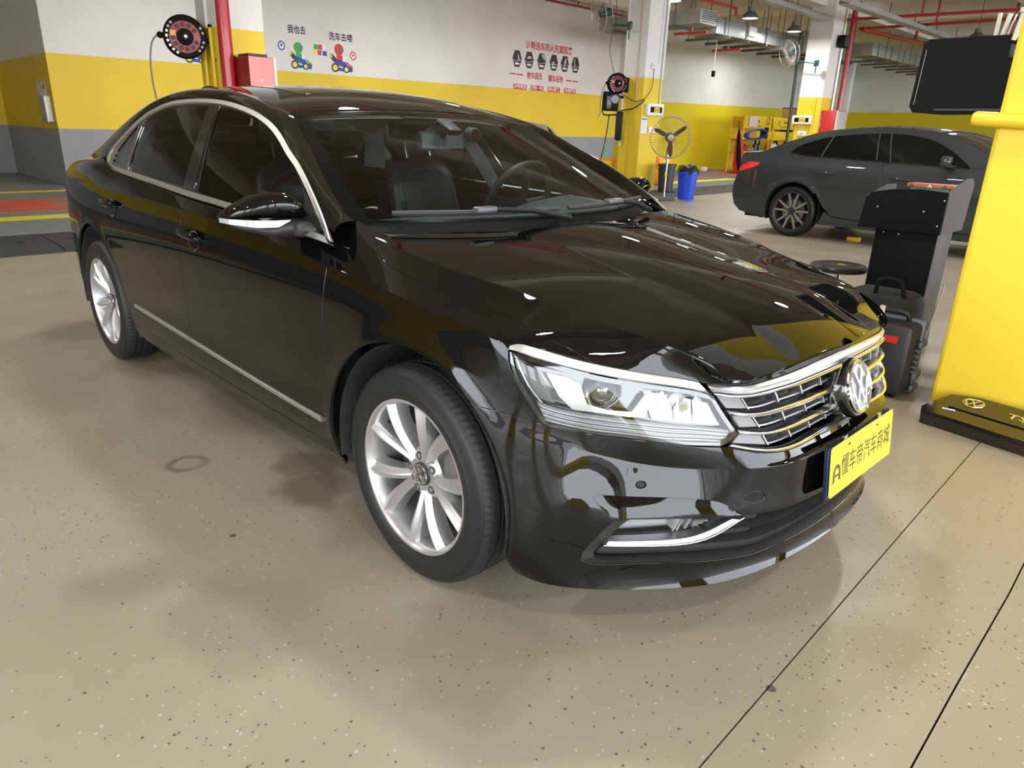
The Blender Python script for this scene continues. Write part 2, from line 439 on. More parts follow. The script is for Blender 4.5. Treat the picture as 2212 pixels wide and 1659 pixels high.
# ------------------------------------------------------------------ the black sedan (nose along +x, front axle at x = 0)
car = thing('black_sedan', 'glossy black four-door saloon in the foreground with silver alloy wheels and yellow front plate', 'car')
def xz2uv(pts):
    q = np.array(pts, float).copy(); tgt = np.array(pts, float)
    for _ in range(12):
        p = W(q[:, 0], q[:, 1])[:, [0, 2]]; e = 1e-4
        ju = (W(q[:, 0] + e, q[:, 1])[:, [0, 2]] - p) / e; jv = (W(q[:, 0], q[:, 1] + e)[:, [0, 2]] - p) / e
        r = tgt - p; det = ju[:, 0] * jv[:, 1] - ju[:, 1] * jv[:, 0]
        du = (r[:, 0] * jv[:, 1] - r[:, 1] * jv[:, 0]) / det; dv = (ju[:, 0] * r[:, 1] - ju[:, 1] * r[:, 0]) / det
        q[:, 0] += np.clip(du, -.1, .1); q[:, 1] += np.clip(dv, -.1, .1)
    return q
RF, RR = .405, .425
def archF(a0, a1, r=RF, n=36): return xz2uv(arc(0, .33, r, a0, a1, n))
def archR(a0, a1, r=RR, n=36): return xz2uv(arc(-2.79, .33, r, a0, a1, n))
gA = catmull([(-.441, .985), (-.412, .945), (-.404, .918), (-.408, .853), (-.415, .689), (-.415, .49), (-.412, .364), (-.430, .249)])
gB = catmull([(-1.505, .984), (-1.503, .942), (-1.512, .91), (-1.528, .79), (-1.526, .65), (-1.515, .50), (-1.53, .39), (-1.60, .264)])
gC = catmull([(-2.535, 1.016), (-2.552, .932), (-2.549, .863), (-2.535, .79), (-2.505, .72)])
belt = catmull([(-.444, .986), (-.566, .986), (-.9, .984), (-1.216, .983), (-1.505, .984), (-1.961, 1.001), (-2.2, 1.006), (-2.458, 1.013), (-2.535, 1.016), (-2.619, 1.03), (-2.70, 1.045)])
shut = catmull([(-.318, 1.06), (-.268, 1.029), (-.206, 1.008), (-.1, .998), (.022, .995), (.16, .996), (.353, .988), (.504, .960), (.603, .926)])
hlrear = catmull([(.470, .735), (.459, .742), (.431, .792), (.405, .837), (.384, .885), (.384, .912), (.393, .927), (.413, .937)])
hltop = catmull([(.413, .937), (.485, .934), (.571, .927), (.603, .925), (.682, .926), (.77, .925), (.872, .923)])
grtop = catmull([(.872, .923), (.905, .924), (1.0, .947), (1.093, .952), (1.173, .942), (1.284, .938), (1.43, .945)])
fb = catmull([(.278, .665), (.316, .689), (.391, .725), (.470, .735)])
def part_pair(name, fn, material, **k):
    """the same part on the near and on the far side"""
    near = fn().build(name, material, car, **k); far = fn().build(name, material, car, mirror=True, **k)
    return near, far
CR = dict(vrows=(.93,), gap=.0022)
fender_loop = join(gA, [(-.43, .225), (-.38, .222)], archF(195, 52), [(.278, .665)], fb, hlrear, hltop[:int(len(hltop) * .42)], [(.603, .926)], shut[::-1],
                   line([(-.318, 1.06), (-.40, 1.085), (-.483, 1.083), (-.538, 1.052), (-.50, 1.02), (-.441, .985)]))
part_pair('front_fender', lambda: panel(W, [fender_loop], .026, **CR), PAINT)
bA = [p for p in belt if p[0] > -1.5]; bB = [p for p in belt if -2.53 < p[0] < -1.51]; bC = [p for p in belt if p[0] < -2.54]
fdoor_loop = join(gA[::-1], bA, gB, line([(-1.60, .264), (-1.0, .258), (-.43, .249)]))
fdn, fdf = part_pair('front_door', lambda: panel(W, [fdoor_loop], .031, **CR), PAINT)
arcRd = archR(57, -6, RR + .012, 26)
rdoor_loop = join(gB[::-1], bB, gC, arcRd, line([(arcRd[-1][0], .276), (-1.60, .264)]))
rdn, rdf = part_pair('rear_door', lambda: panel(W, [rdoor_loop], .031, **CR), PAINT)
quarter_loop = join(gC, archR(60, 168, RR), [(-3.25, .655), (-3.6, .655), (-3.97, .655), (-3.97, .80), (-3.86, .80), (-3.62, .80), (-3.62, .93), (-3.80, .945), (-3.97, .955), (-3.98, 1.06)],
                    line([(-3.98, 1.06), (-3.4, 1.06), (-2.80, 1.06)], .03), bC[::-1], [(-2.535, 1.016)])
part_pair('rear_quarter_panel', lambda: panel(W, [quarter_loop], .033, **CR), PAINT)
sill_loop = join(line([(-.405, .222), (-.43, .225), (-.43, .247), (-1.6, .262), (-2.37, .274)], .04), archR(-8, -16, RR + .01, 6), line([(-2.40, .205), (-.42, .205)], .04))
part_pair('sill', lambda: panel(W, [sill_loop], .03, gap=.0015), PAINT)
tl_loop = join(line([(-3.63, .80), (-3.86, .80), (-4.05, .80), (-4.05, .925), (-3.86, .932), (-3.63, .915)], .03))
part_pair('tail_light', lambda: panel(W, [tl_loop], .03, gap=.002), mat('red_lamp_lens', (.25, .004, .006), .1, 0, 1.))
# bumpers and boot lid cross the middle: build one half, add its mirror image
def mirrored(mb):
    n = len(mb.v); ns = dict(mb.n)
    mb.v += [(x, -y, z) for x, y, z in mb.v]; mb.f += [tuple(i + n for i in f[::-1]) for f in list(mb.f)]; mb.mi += list(mb.mi)
    for i, a in ns.items(): mb.n[i + n] = (a[0], -a[1], a[2])
    return mb
it = catmull([(.693, .416), (.717, .424), (.80, .424), (.915, .420), (.985, .4175)]); it2 = catmull([(.985, .4175), (1.086, .415), (1.231, .42), (1.43, .425)])
ib = catmull([(.693, .414), (.660, .365), (.633, .322), (.636, .307), (.662, .300), (.70, .299), (.796, .300), (.923, .290), (.98, .287), (1.054, .282), (1.12, .284), (1.267, .284), (1.43, .285)])
sc_top = catmull([(.693, .416), (.66, .462), (.636, .502), (.655, .509), (.72, .510), (.801, .507), (.914, .492), (.947, .474), (.968, .447), (.985, .4175)])
b4b = catmull([(1.43, .780), (1.326, .776), (1.172, .765), (1.079, .757), (.947, .757)])
hlbot = catmull([(.947, .757), (.90, .742), (.856, .736), (.756, .737), (.657, .741), (.565, .736), (.470, .733)])
archFb = archF(-13, 51)
bump_loop = join(archFb[::-1], line([(.398, .235), (.405, .200), (.56, .2), (1.0, .2), (1.43, .2)], .03), [(1.43, .285)], ib[::-1], sc_top, it2, line([(1.43, .425), (1.43, .78)], .03), b4b, hlbot, fb[::-1])
def S_scoop(u, v):
    p = W(u, v); q = np.stack([np.atleast_1d(u), np.atleast_1d(v)], 1)
    vt = np.interp(q[:, 0], sc_top[4:, 0], sc_top[4:, 1]); f = np.clip((q[:, 1] - .42) / np.maximum(vt - .42, .02), 0, 1.05)
    f = f * sm(.625, .70, q[:, 0]) + .8 * (1 - sm(.625, .70, q[:, 0]))
    e = 1.5e-3
    n = np.cross(W(q[:, 0] + e, q[:, 1]) - p, W(q[:, 0], q[:, 1] + e) - p); n /= np.linalg.norm(n, axis=1)[:, None]
    return p - n * (.007 * f)[:, None]
scoop_loop = join(sc_top, it[::-1])
m = panel(W, [bump_loop, circle(1.017, .503, .0265, .026, 24), circle(.744, .552, .0125, .0125, 16)], .024, gap=.0015, vrows=(.62,))
panel(S_scoop, [scoop_loop], .02, gap=-.002, thick=.02, mb=m)
bumper = mirrored(m).build('front_bumper', PAINT, car)
for mr in (False, True):
    panel(W, [circle(1.017, .503, .0245, .024, 24)], .012, thick=.008, off=-.0006).build('tow_eye_cover', PAINT, car, mirror=mr)
    panel(W, [circle(.744, .552, .010, .010, 16)], .012, thick=.006, off=-.0015).build('parking_sensor', BLACKPLASTIC, car, mirror=mr)
# front splitter under the lip
lipc = catmull([(.402, .2), (.56, .2), (.8, .2), (1.05, .2), (1.43, .2)], .03); a = W(lipc[:, 0], lipc[:, 1]); nn = snormal(W, lipc); nn[:, 2] = 0
b_ = a - nn * .035 + np.array([0, 0, -.018]); c_ = a - nn * .30 + np.array([0, 0, -.010])
m = MB(); m.grid(np.stack([a - nn * .004, b_, c_]), flip=False); mirrored(m).build('front_splitter', BLACKPLASTIC, car)
rb_loop = join(archR(172, 214, RR), line([(-3.16, .2), (-3.6, .2), (-4.0, .2), (-4.55, .2)], .05), line([(-4.55, .65), (-3.97, .65), (-3.25, .65)], .05))
mirrored(panel(W, [rb_loop], .04, gap=.0015)).build('rear_bumper', PAINT, car)
boot_loop = join(line([(-3.985, .66), (-4.55, .66), (-4.55, 1.06), (-3.985, 1.06), (-3.985, .955), (-4.06, .945), (-4.06, .79), (-3.985, .79)], .04))
mirrored(panel(W, [boot_loop], .04, gap=.001)).build('boot_lid', PAINT, car)
tu = np.linspace(-3.33, -4.55, 22); top = W(tu, tu * 0 + 1.06)
rows = []
for p in top:
    ys = np.linspace(p[1], -p[1], 15)
    rows.append([(p[0] - .02 * (1 - (y / min(p[1], -1e-3)) ** 2), y, p[2] + .022 * (1 - (y / min(p[1], -1e-3)) ** 2)) for y in ys])
m = MB(); m.grid(rows); m.build('boot_deck', PAINT, car)
# wheel-arch liners
for cx, r in ((0, RF), (-2.79, RR)):
    for mr in (False, True):
        m = MB(); m.lathe([(r - .012, .885), (r - .012, .58), (.05, .58)], (cx, 0, .33), 'Y', 40, a0=math.radians(-12), a1=math.radians(190), flip=True)
        m.build('wheel_arch_liner', mat('arch_liner', (.02, .02, .024), .75, noise=(14, .5), bump=(160, .5)), car, mirror=mr)
# door strips of satin metal
for (a, b), nm in ((((-1.528, .384), (-.462, .3665)), 'door_strip'), (((-2.212, .399), (-1.536, .3845)), 'door_strip')):
    for mr in (False, True):
        h = .0085
        strip(W, [(a[0], a[1] + h), ((a[0] + b[0]) / 2, (a[1] + b[1]) / 2 + h), (b[0], b[1] + h)], [(a[0], a[1] - h), ((a[0] + b[0]) / 2, (a[1] + b[1]) / 2 - h), (b[0], b[1] - h)], .008, .003, step=.08).build(nm, SATIN, car, mirror=mr)
# bonnet: side flanks from the body surface, top from cross-sections
def spl1(xs, ys): return _spl(np.array(xs, float), np.array(ys, float)[:, None])
_zc = spl1([-.45, -.14, 0, .2, .45, .6, .7, .76, .822, .9], [1.005, .984, .966, .934, .892, .858, .825, .798, .760, .70])
_z2 = spl1([-.45, -.2, -.05, .2, .45, .58, .66, .74, .80, .9], [.995, .973, .951, .912, .870, .842, .814, .779, .753, .70])
_y2 = spl1([-.45, -.1, .3, .6, .74, .82, .9], [.33, .305, .275, .26, .25, .245, .24])
_u = np.linspace(-.45, 1.06, 60); _c = W(_u, _u * 0 + 1.06)
def Hraw(x, y):
    x = np.atleast_1d(np.asarray(x, float)); ay = np.abs(np.atleast_1d(np.asarray(y, float)))
    zc = _ev(_zc, x)[:, 0]; z2 = _ev(_z2, x)[:, 0]; y2 = _ev(_y2, x)[:, 0]
    y1 = np.interp(x, _c[:, 0], -_c[:, 1]); z1 = np.interp(x, _c[:, 0], _c[:, 2])
    ex = np.maximum(x - .752, 0); y1 = y1 - ex * .6; z1 = z1 - ex * .45
    s = (ay - y2) / np.maximum(y1 - y2, .05)
    zo = z2 + (z1 - z2) * s + .016 * s * (1 - s)
    r = np.minimum(ay / y2, 1); zi = zc - (zc - z2) * r ** 2.0
    k = sm(-.02, .02, ay - y2)
    return zi * (1 - k) + zo * k
ed = np.concatenate([np.linspace(-.318, 1.05, 90), np.linspace(1.06, 1.43, 40)]); eb = W(ed, ed * 0 + 1.06)
err = eb[:, 2] - Hraw(eb[:, 0], eb[:, 1])
EB = np.concatenate([eb[:, :2], eb[:, :2] * [1, -1]]); EE = np.concatenate([err, err])
def H(x, y):
    x = np.atleast_1d(np.asarray(x, float)); y = np.atleast_1d(np.asarray(y, float)); z = Hraw(x, y)
    out = np.empty(len(x))
    for i in range(0, len(x), 4000):
        d2 = (x[i:i + 4000, None] - EB[None, :, 0]) ** 2 + (y[i:i + 4000, None] - EB[None, :, 1]) ** 2
        w = 1 / (d2 + 1e-6) ** 1.5; out[i:i + 4000] = (w * EE).sum(1) / w.sum(1) * np.exp(-np.sqrt(d2.min(1)) / .09)
    return np.stack([x, y, z + out], -1)
hood_rear = catmull([(-.318, -.769), (-.292, -.65), (-.235, -.45), (-.175, -.25), (-.145, 0), (-.175, .25), (-.235, .45), (-.292, .65), (-.318, .769)], .03)
hood_top = join(eb[::2, :2], [(.822, 0)], (eb[::2, :2] * [1, -1])[::-1], hood_rear[::-1])
hood_side = join(shut, hltop[int(len(hltop) * .42):], grtop, line([(1.43, .945), (1.43, 1.06)], .03), line([(1.43, 1.06), (1.06, 1.06), (.5, 1.06), (-.318, 1.06)], .026)[:-1])
m = mirrored(panel(W, [hood_side], .026, gap=0))
panel(H, [hood_top], .03, mb=m, rim=False)
m.build('bonnet', PAINT, car)
# upper body: roof rail and screen pillars lofted between window trim and roof edge
TD = [((-.395, .985), (-.440, -.762, 1.008)), ((-.468, 1.017), (-.475, -.766, 1.024)), ((-.588, 1.091), (-.62, -.738, 1.094)), ((-.716, 1.159), (-.73, -.706, 1.149)), ((-.823, 1.203), (-.827, -.675, 1.197)),
      ((-.931, 1.251), (-.95, -.643, 1.257)), ((-1.05, 1.291), (-1.06, -.614, 1.312)), ((-1.217, 1.328), (-1.20, -.598, 1.350)), ((-1.433, 1.357), (-1.42, -.586, 1.388)), ((-1.668, 1.373), (-1.67, -.577, 1.414)),
      ((-1.94, 1.374), (-1.95, -.572, 1.424)), ((-2.186, 1.36), (-2.2, -.575, 1.414)), ((-2.438, 1.308), (-2.47, -.587, 1.380)), ((-2.618, 1.221), (-2.72, -.61, 1.318)), ((-2.79, 1.105), (-2.95, -.648, 1.232))]
Tp = [G(a, b)[0] for (a, b), d in TD] + [W(-2.92, 1.06)[0], W(-3.14, 1.06)[0], W(-3.36, 1.06)[0]]
Dp = [np.array(d) for t, d in TD] + [np.array(q) for q in ((-3.13, -.662, 1.160), (-3.29, -.672, 1.100), (-3.40, -.668, 1.060))]
Tp = catmull(Tp, .06); 
_d = catmull(Dp, .05); _dd = np.r_[0, np.cumsum(np.linalg.norm(np.diff(_d, axis=0), axis=1))]
# pair both curves knot by knot
def knotpair(A, B, per=5):
    A, B = np.asarray(A), np.asarray(B); oa, ob = [], []
    def cr(P, i, t):
        p1, p2 = P[i], P[i + 1]; p0 = P[i - 1] if i else 2 * p1 - p2; p3 = P[i + 2] if i + 2 < len(P) else 2 * p2 - p1
        return .5 * (2 * p1 + (p2 - p0) * t + (2 * p0 - 5 * p1 + 4 * p2 - p3) * t * t + (3 * p1 - p0 - 3 * p2 + p3) * t ** 3)
    for i in range(len(A) - 1):
        for t in np.arange(per) / per: oa.append(cr(A, i, t)); ob.append(cr(B, i, t))
    return np.array(oa + [A[-1]]), np.array(ob + [B[-1]])
Tk = [G(a, b)[0] for (a, b), d in TD] + [W(-2.92, 1.06)[0], W(-3.14, 1.06)[0], W(-3.36, 1.06)[0]]
TA, DA = knotpair(Tk, Dp)
rows = []
for s in np.linspace(0, 1, 7):
    p = TA * (1 - s) + DA * s; b = np.array([0, -.75, .66]) * .030 * s * (1 - s) * 2.2
    rows.append(p + b)
def build_rail(mr):
    m = MB(); m.grid(np.stack(rows), flip=True)
    return m.build('roof_rail_panel', PAINT, car, mirror=mr)
build_rail(False); build_rail(True)
iw = 31   # index on the roof-edge curve where the windscreen header sits
ix0 = int(np.argmin(np.abs(DA[:, 0] + 1.10))); ix1 = int(np.argmin(np.abs(DA[:, 0] + 2.72)))
zroof = spl1([-2.80, -2.72, -2.47, -2.2, -1.95, -1.67, -1.42, -1.25, -1.10, -1.0], [1.315, 1.345, 1.415, 1.450, 1.459, 1.452, 1.430, 1.396, 1.353, 1.32])
def loft_across(i0, i1, cz, cx=None, n=25, ex=2.3):
    R = []
    for i in range(i0, i1 + 1):
        d = DA[i]; ys = np.linspace(d[1], -d[1], n); f = 1 - np.abs(ys / d[1]) ** ex
        zc = cz(i); xc = d[0] if cx is None else cx(i)
        R.append(np.stack([d[0] + (xc - d[0]) * f, ys, d[2] + (zc - d[2]) * f], -1))
    return np.array(R)
roof = loft_across(ix0, ix1, lambda i: float(_ev(zroof, np.array([DA[i, 0]]))[0, 0]), lambda i: DA[i, 0] + .018 * (1 - min(1, abs(DA[i, 0] + 1.1) / .4)))
m = MB(); m.grid(roof); rf = m.build('roof', PAINT, car)
# sunroof glass panel and its seam lie a hair above the roof skin
RS = lambda a, b: np.array([[x, y, float(np.interp(x, roof[::-1, 12, 0], roof[::-1, 12, 2])) - (1 - 1) + 0] for x, y in zip(np.atleast_1d(a), np.atleast_1d(b))])
rx = roof[::-1, 0, 0]; rzc = roof[::-1, 12, 2]; rze = roof[::-1, 0, 2]; rye = -roof[::-1, 0, 1]
def RSF(x, y):
    x = np.atleast_1d(np.asarray(x, float)); y = np.atleast_1d(np.asarray(y, float))
    zc, ze, ye = (np.interp(x, rx, q) for q in (rzc, rze, rye)); f = 1 - np.minimum(1, np.abs(y / ye)) ** 2.3
    return np.stack([x, y, ze + (zc - ze) * f], -1)
panel(RSF, [line([(-1.36, -.42), (-1.36, .42), (-1.86, .43), (-1.86, -.43), (-1.36, -.42)], .04)[:-1]], .05, thick=.004, off=.0022).build('sunroof', mat('sunroof_glass', (.004, .004, .004), .03, 0, 1.), car)
# windscreen
wc = lambda i: 1.0
E_i = list(range(0, ix0 + 1))
def ws_t(i): return (DA[i, 2] - DA[0, 2]) / (DA[ix0, 2] - DA[0, 2])
wsx = lambda i: -.235 + (-1.083 + .235) * ws_t(i) ** 1.0
wsz = lambda i: 1.005 + (1.353 - 1.005) * ws_t(i) + .030 * ws_t(i) * (1 - ws_t(i)) * 2
ws = loft_across(0, ix0, wsz, wsx, 33, 2.2)
TINT = glass('windscreen_glass', (.90, 1.0, 1.0), 1.30)
SIDET = glass('tinted_side_glass', (.50, .55, .54), 1.5); REART = glass('tinted_rear_side_glass', (.20, .22, .21), 1.55)
m = MB(); m.grid(ws); wscr = m.build('windscreen', TINT, car)
def wsP(a, s):    # a: 0 base .. 1 header ; s: 0 near edge .. 1 far edge
    i = a * (len(ws) - 1); j = s * (ws.shape[1] - 1); i0 = min(int(i), len(ws) - 2); j0 = min(int(j), ws.shape[1] - 2); f, g = i - i0, j - j0
    return (ws[i0, j0] * (1 - f) * (1 - g) + ws[i0 + 1, j0] * f * (1 - g) + ws[i0, j0 + 1] * (1 - f) * g + ws[i0 + 1, j0 + 1] * f * g)
# black ceramic border just under the glass
m = MB(); inn = np.array([-.0035 * 0, 0, -.004])
def ring(a0, a1, s0, s1, na, ns):
    m.grid([[wsP(a, s) + inn for s in np.linspace(s0, s1, ns)] for a in np.linspace(a0, a1, na)])
ring(0, .10, 0, 1, 4, 40); ring(.945, 1, 0, 1, 3, 40); ring(.1, .945, 0, .035, 26, 3); ring(.1, .945, .965, 1, 26, 3)
m.build('windscreen_border', BLACKGLOSS, wscr)
rw = loft_across(ix1, len(DA) - 1, lambda i: 1.345 + (1.083 - 1.345) * (i - ix1) / (len(DA) - 1 - ix1) + .0, lambda i: DA[i, 0] - .05 * math.sin(math.pi * (i - ix1) / (len(DA) - 1 - ix1)), 21)
m = MB(); m.grid(rw); m.build('rear_window', glass('rear_glass', (.12, .13, .13), 1.6), car)
# side windows
T_top = [(-.392, .960), (-.468, 1.017), (-.588, 1.091), (-.716, 1.159), (-.823, 1.203), (-.931, 1.251), (-1.05, 1.291), (-1.217, 1.328), (-1.433, 1.357), (-1.668, 1.373), (-1.94, 1.374), (-2.186, 1.36), (-2.438, 1.308), (-2.618, 1.221), (-2.775, 1.125), (-2.784, 1.085), (-2.735, 1.055)]
T_bot = [(-2.735, 1.055), (-2.69, 1.046), (-2.527, 1.034), (-2.2, 1.027), (-1.945, 1.020), (-1.47, 1.001), (-1.181, .992), (-.8, .976), (-.514, .958), (-.392, .950)]
tt = catmull(T_top, .03); tb = catmull(T_bot, .03)
dlo = join(tt, tb)
qg = join(catmull([(-2.655, 1.082), (-2.665, 1.113), (-2.58, 1.195), (-2.49, 1.262)], .03), catmull([(-2.49, 1.262), (-2.42, 1.155), (-2.385, 1.055)], .03), line([(-2.385, 1.055), (-2.655, 1.075)], .04))
rg = join(catmull([(-2.425, 1.282), (-2.204, 1.338), (-1.919, 1.352), (-1.676, 1.352)], .03), catmull([(-1.676, 1.352), (-1.635, 1.245), (-1.602, 1.165), (-1.560, 1.033)], .03), line([(-1.560, 1.033), (-1.963, 1.043), (-2.325, 1.055)], .04), catmull([(-2.325, 1.055), (-2.36, 1.12), (-2.39, 1.19), (-2.425, 1.282)], .03))
fg = join(catmull([(-1.566, 1.348), (-1.375, 1.336), (-1.184, 1.309), (-1.03, 1.272), (-.882, 1.212), (-.76, 1.158), (-.66, 1.095), (-.615, 1.055), (-.590, 1.000)], .03), line([(-.590, 1.000), (-.81, 1.000), (-1.179, 1.013), (-1.405, 1.024)], .04), catmull([(-1.405, 1.024), (-1.455, 1.13), (-1.515, 1.245), (-1.566, 1.348)], .03))
for mr, fd, rd in ((False, fdn, rdn), (True, fdf, rdf)):
    panel(G, [inset(dlo, .008), qg, rg, fg], .035, thick=.012, off=-.002).build('window_frame', BLACKGLOSS, car, mirror=mr)
    panel(G, [inset(fg, -.006)], .04, off=-.007, rim=False).build('side_window', SIDET, fd, mirror=mr)
    panel(G, [inset(rg, -.006)], .04, off=-.007, rim=False).build('side_window', REART, rd, mirror=mr)
    panel(G, [inset(qg, -.006)], .04, off=-.006, rim=False).build('quarter_window', REART, car, mirror=mr)
    m = MB()
    t2 = np.array(T_top); strip(G, t2, inset(np.array(T_top + T_bot[1:-1]), .017)[:len(T_top)], .006, .006, m, .03)
    b2 = np.array(T_bot); k = inset(np.array(T_top + T_bot[1:-1]), .021); strip(G, np.concatenate([k[len(T_top) - 1:], k[:1]]), b2, .008, .006, m, .03)
    m.build('window_trim', WARMTRIM, car, mirror=mr)
    # door mirror sail (matt triangle)
    panel(G, [line([(-.585, 1.000), (-.60, 1.055), (-.648, 1.098), (-.50, 1.018), (-.435, .982), (-.585, 1.000)], .03)[:-1]], .03, thick=.004, off=.004).build('mirror_sail', BLACKPLASTIC, fd, mirror=mr)
    # upright B pillar cover, a hair proud
    panel(G, [line([(-1.640, 1.345), (-1.525, 1.040), (-1.440, 1.035), (-1.572, 1.345), (-1.640, 1.345)], .03)[:-1]], .04, thick=.006, off=.003).build('pillar_cover', BLACKGLOSS, car, mirror=mr)

# ------------------------------------------------------------------ sedan: lamps, grille, badge, plate, wheels, mirrors, cabin
def vw_badge(mb, R, fr, t=.006, ring=True):
    """round badge strokes; fr(x, y, h)"""
    w = .085 * R * 2
    if ring:
        for r0, r1 in ((.86, 1.0),):
            n = 40; a = np.linspace(0, 2 * np.pi, n, endpoint=False); vs = []; fs = []
            for rr, h in ((r1, 0), (r1 - .02, t), (r0 + .02, t), (r0, 0)):
                vs += [fr(R * rr * math.cos(k), R * rr * math.sin(k), h) for k in a]
            for i in range(3):
                for k in range(n): fs.append((i * n + k, i * n + (k + 1) % n, (i + 1) * n + (k + 1) % n, (i + 1) * n + k))
            mb.add(vs, fs)
    for pl in ([(-.40, .76), (0, .06), (.40, .76)], [(-.82, .30), (-.42, -.74), (0, -.04), (.42, -.74), (.82, .30)]):
        P = [Vector((x * R, y * R)) for x, y in pl]
        L, Rr = [], []
        for i, p in enumerate(P):
            d1 = (P[i] - P[i - 1]).normalized() if i else (P[1] - P[0]).normalized(); d2 = (P[i + 1] - P[i]).normalized() if i < len(P) - 1 else d1
            n1 = Vector((-d1.y, d1.x)); n2 = Vector((-d2.y, d2.x)); mm = (n1 + n2); mm = mm / max(.35, mm.length_squared / 2)
            L.append(p + mm * w * .5); Rr.append(p - mm * w * .5)
        for i in range(len(P) - 1):
            q = [L[i], Rr[i], Rr[i + 1], L[i + 1]]
            vs = [fr(a.x, a.y, 0) for a in q] + [fr(a.x * .985, a.y * .985, t) for a in q]
            mb.add(vs, [(4, 5, 6, 7), (0, 1, 5, 4), (1, 2, 6, 5), (2, 3, 7, 6), (3, 0, 4, 7)])
    return mb
# ---- headlights
hl_loop = join(catmull([(.470, .735), (.459, .742), (.431, .792), (.405, .837), (.388, .885), (.387, .912)], .02), catmull([(.387, .912), (.446, .914), (.52, .908), (.603, .900), (.686, .898), (.775, .895), (.874, .892), (.918, .890)], .03),
               line([(.918, .890), (.984, .807), (.94, .757)], .02), catmull([(.94, .757), (.856, .737), (.756, .738), (.657, .743), (.565, .737), (.475, .733)], .03))
LENS = glass('lamp_lens', (.95, .97, .97), 1.5)
REFL = mat('lamp_reflector', (.88, .89, .9), .06, 1.0)
ACRYL = mat('light_guide_acrylic', (.60, .61, .62), .16, .4, .9)
LAMPGREY = mat('lamp_side_grey', (.11, .11, .113), .4)
for mr in (False, True):
    hm = panel(W, [inset(hl_loop, -.004)], .03, off=-.055, thick=.01)
    # side walls of the housing
    l = inset(hl_loop, .001); p0 = W(l[:, 0], l[:, 1]); n0 = snormal(W, l); n = len(l)
    hm.add(np.concatenate([p0 - n0 * .001, p0 - n0 * .055]), [(k, (k + 1) % n, n + (k + 1) % n, n + k) for k in range(n)])
    head = hm.build('headlight', BLACKGLOSS, car, mirror=mr)
    panel(W, [inset(hl_loop, .002)], .03, rim=False, off=.0).build('headlight_lens', LENS, head, mirror=mr)
    b = inset(hl_loop, .013); m = MB()
    panel(W, [inset(hl_loop, .001), b], .02, rim=False, off=-.003).build('lens_border', BLACKGLOSS, head, mirror=mr)
    # bright strip along the top
    m = strip(W, [(.390, .926), (.413, .936), (.485, .933), (.571, .926), (.682, .925), (.77, .924), (.868, .922)], [(.387, .915), (.405, .916), (.49, .910), (.575, .903), (.686, .900), (.775, .897), (.905, .893)], .004, .008)
    m.build('headlight_chrome', SATIN, head, mirror=mr)
    # lower light guide with its fine ribs
    m = MB()
    for k in range(4):
        f0, f1 = k / 4, (k + .86) / 4
        tp = [(.452, .803), (.57, .803), (.688, .802), (.819, .800), (.962, .812)]; bt = [(.468, .743), (.57, .742), (.688, .746), (.819, .741), (.950, .770)]
        A = [(a[0] * (1 - f0) + c[0] * f0, a[1] * (1 - f0) + c[1] * f0) for a, c in zip(tp, bt)]; B = [(a[0] * (1 - f1) + c[0] * f1, a[1] * (1 - f1) + c[1] * f1) for a, c in zip(tp, bt)]
        def Soff(u, v): 
            q = np.stack([np.atleast_1d(u), np.atleast_1d(v)], 1); return W(q[:, 0], q[:, 1]) - snormal(W, q) * .016
        strip(Soff, A, B, .004, .01, m, crown=.003)
    m.build('light_guide', ACRYL, head, mirror=mr)
    m = MB(); strip(Soff, [(.965, .818), (.94, .85), (.918, .876)], [(.975, .807), (.953, .846), (.928, .878)], .003, .006, m); m.build('light_guide', ACRYL, head, mirror=mr)
    # grey outer marker block with a bright edge
    panel(Soff, [np.array([(.412, .890), (.475, .886), (.486, .868), (.506, .812), (.462, .812), (.432, .845)])], .02, thick=.03, off=-.008).build('side_marker', LAMPGREY, head, mirror=mr)
    m = MB(); strip(Soff, [(.404, .896), (.432, .838), (.462, .806)], [(.413, .896), (.441, .838), (.471, .806)], .003, .01, m); m.build('marker_edge', ACRYL, head, mirror=mr)
    # projector: bracket, ring, ball lens
    pc = np.array([[.632, .862]]); c0 = W(pc[:, 0], pc[:, 1])[0]; nv = snormal(W, pc)[0]; fwd = np.array([.86, -.48, -.05]); fwd /= np.linalg.norm(fwd)
    ux = np.cross([0, 0, 1.], fwd); ux /= np.linalg.norm(ux); uy = np.cross(fwd, ux); cc = c0 - nv * .045
    F = lambda x, y, h: tuple(cc + ux * x + uy * y + fwd * h)
    def lathe_f(prof, seg=28):
        q = MB(); vs = []; fs = []
        for r, h in prof: vs += [F(r * math.cos(2 * math.pi * k / seg), r * math.sin(2 * math.pi * k / seg), h) for k in range(seg)]
        for i in range(len(prof) - 1):
            for k in range(seg): fs.append((i * seg + k, i * seg + (k + 1) % seg, (i + 1) * seg + (k + 1) % seg, (i + 1) * seg + k))
        return q.add(vs, fs)
    lathe_f([(.047, -.03), (.047, .012), (.043, .018), (.038, .012), (.036, -.01)]).build('projector_ring', CHROME, head, mirror=mr)
    lathe_f([(.036, -.006), (.0345, .004), (.030, .013), (.022, .020), (.012, .0245), (.0005, .026)]).build('projector_lens', mat('lens_ball', (.10, .11, .12), .02, .0, 1.0, 1.0), head, mirror=mr)
    m = panel(Soff, [np.array([(.498, .884), (.545, .882), (.575, .872), (.588, .826), (.640, .818), (.700, .822), (.735, .868), (.760, .873), (.735, .812), (.690, .808), (.55, .808), (.522, .835)])], .02, thick=.04, off=-.004)
    m.build('projector_bracket', mat('lamp_bracket', (.36, .36, .35), .25, .8), head, mirror=mr)
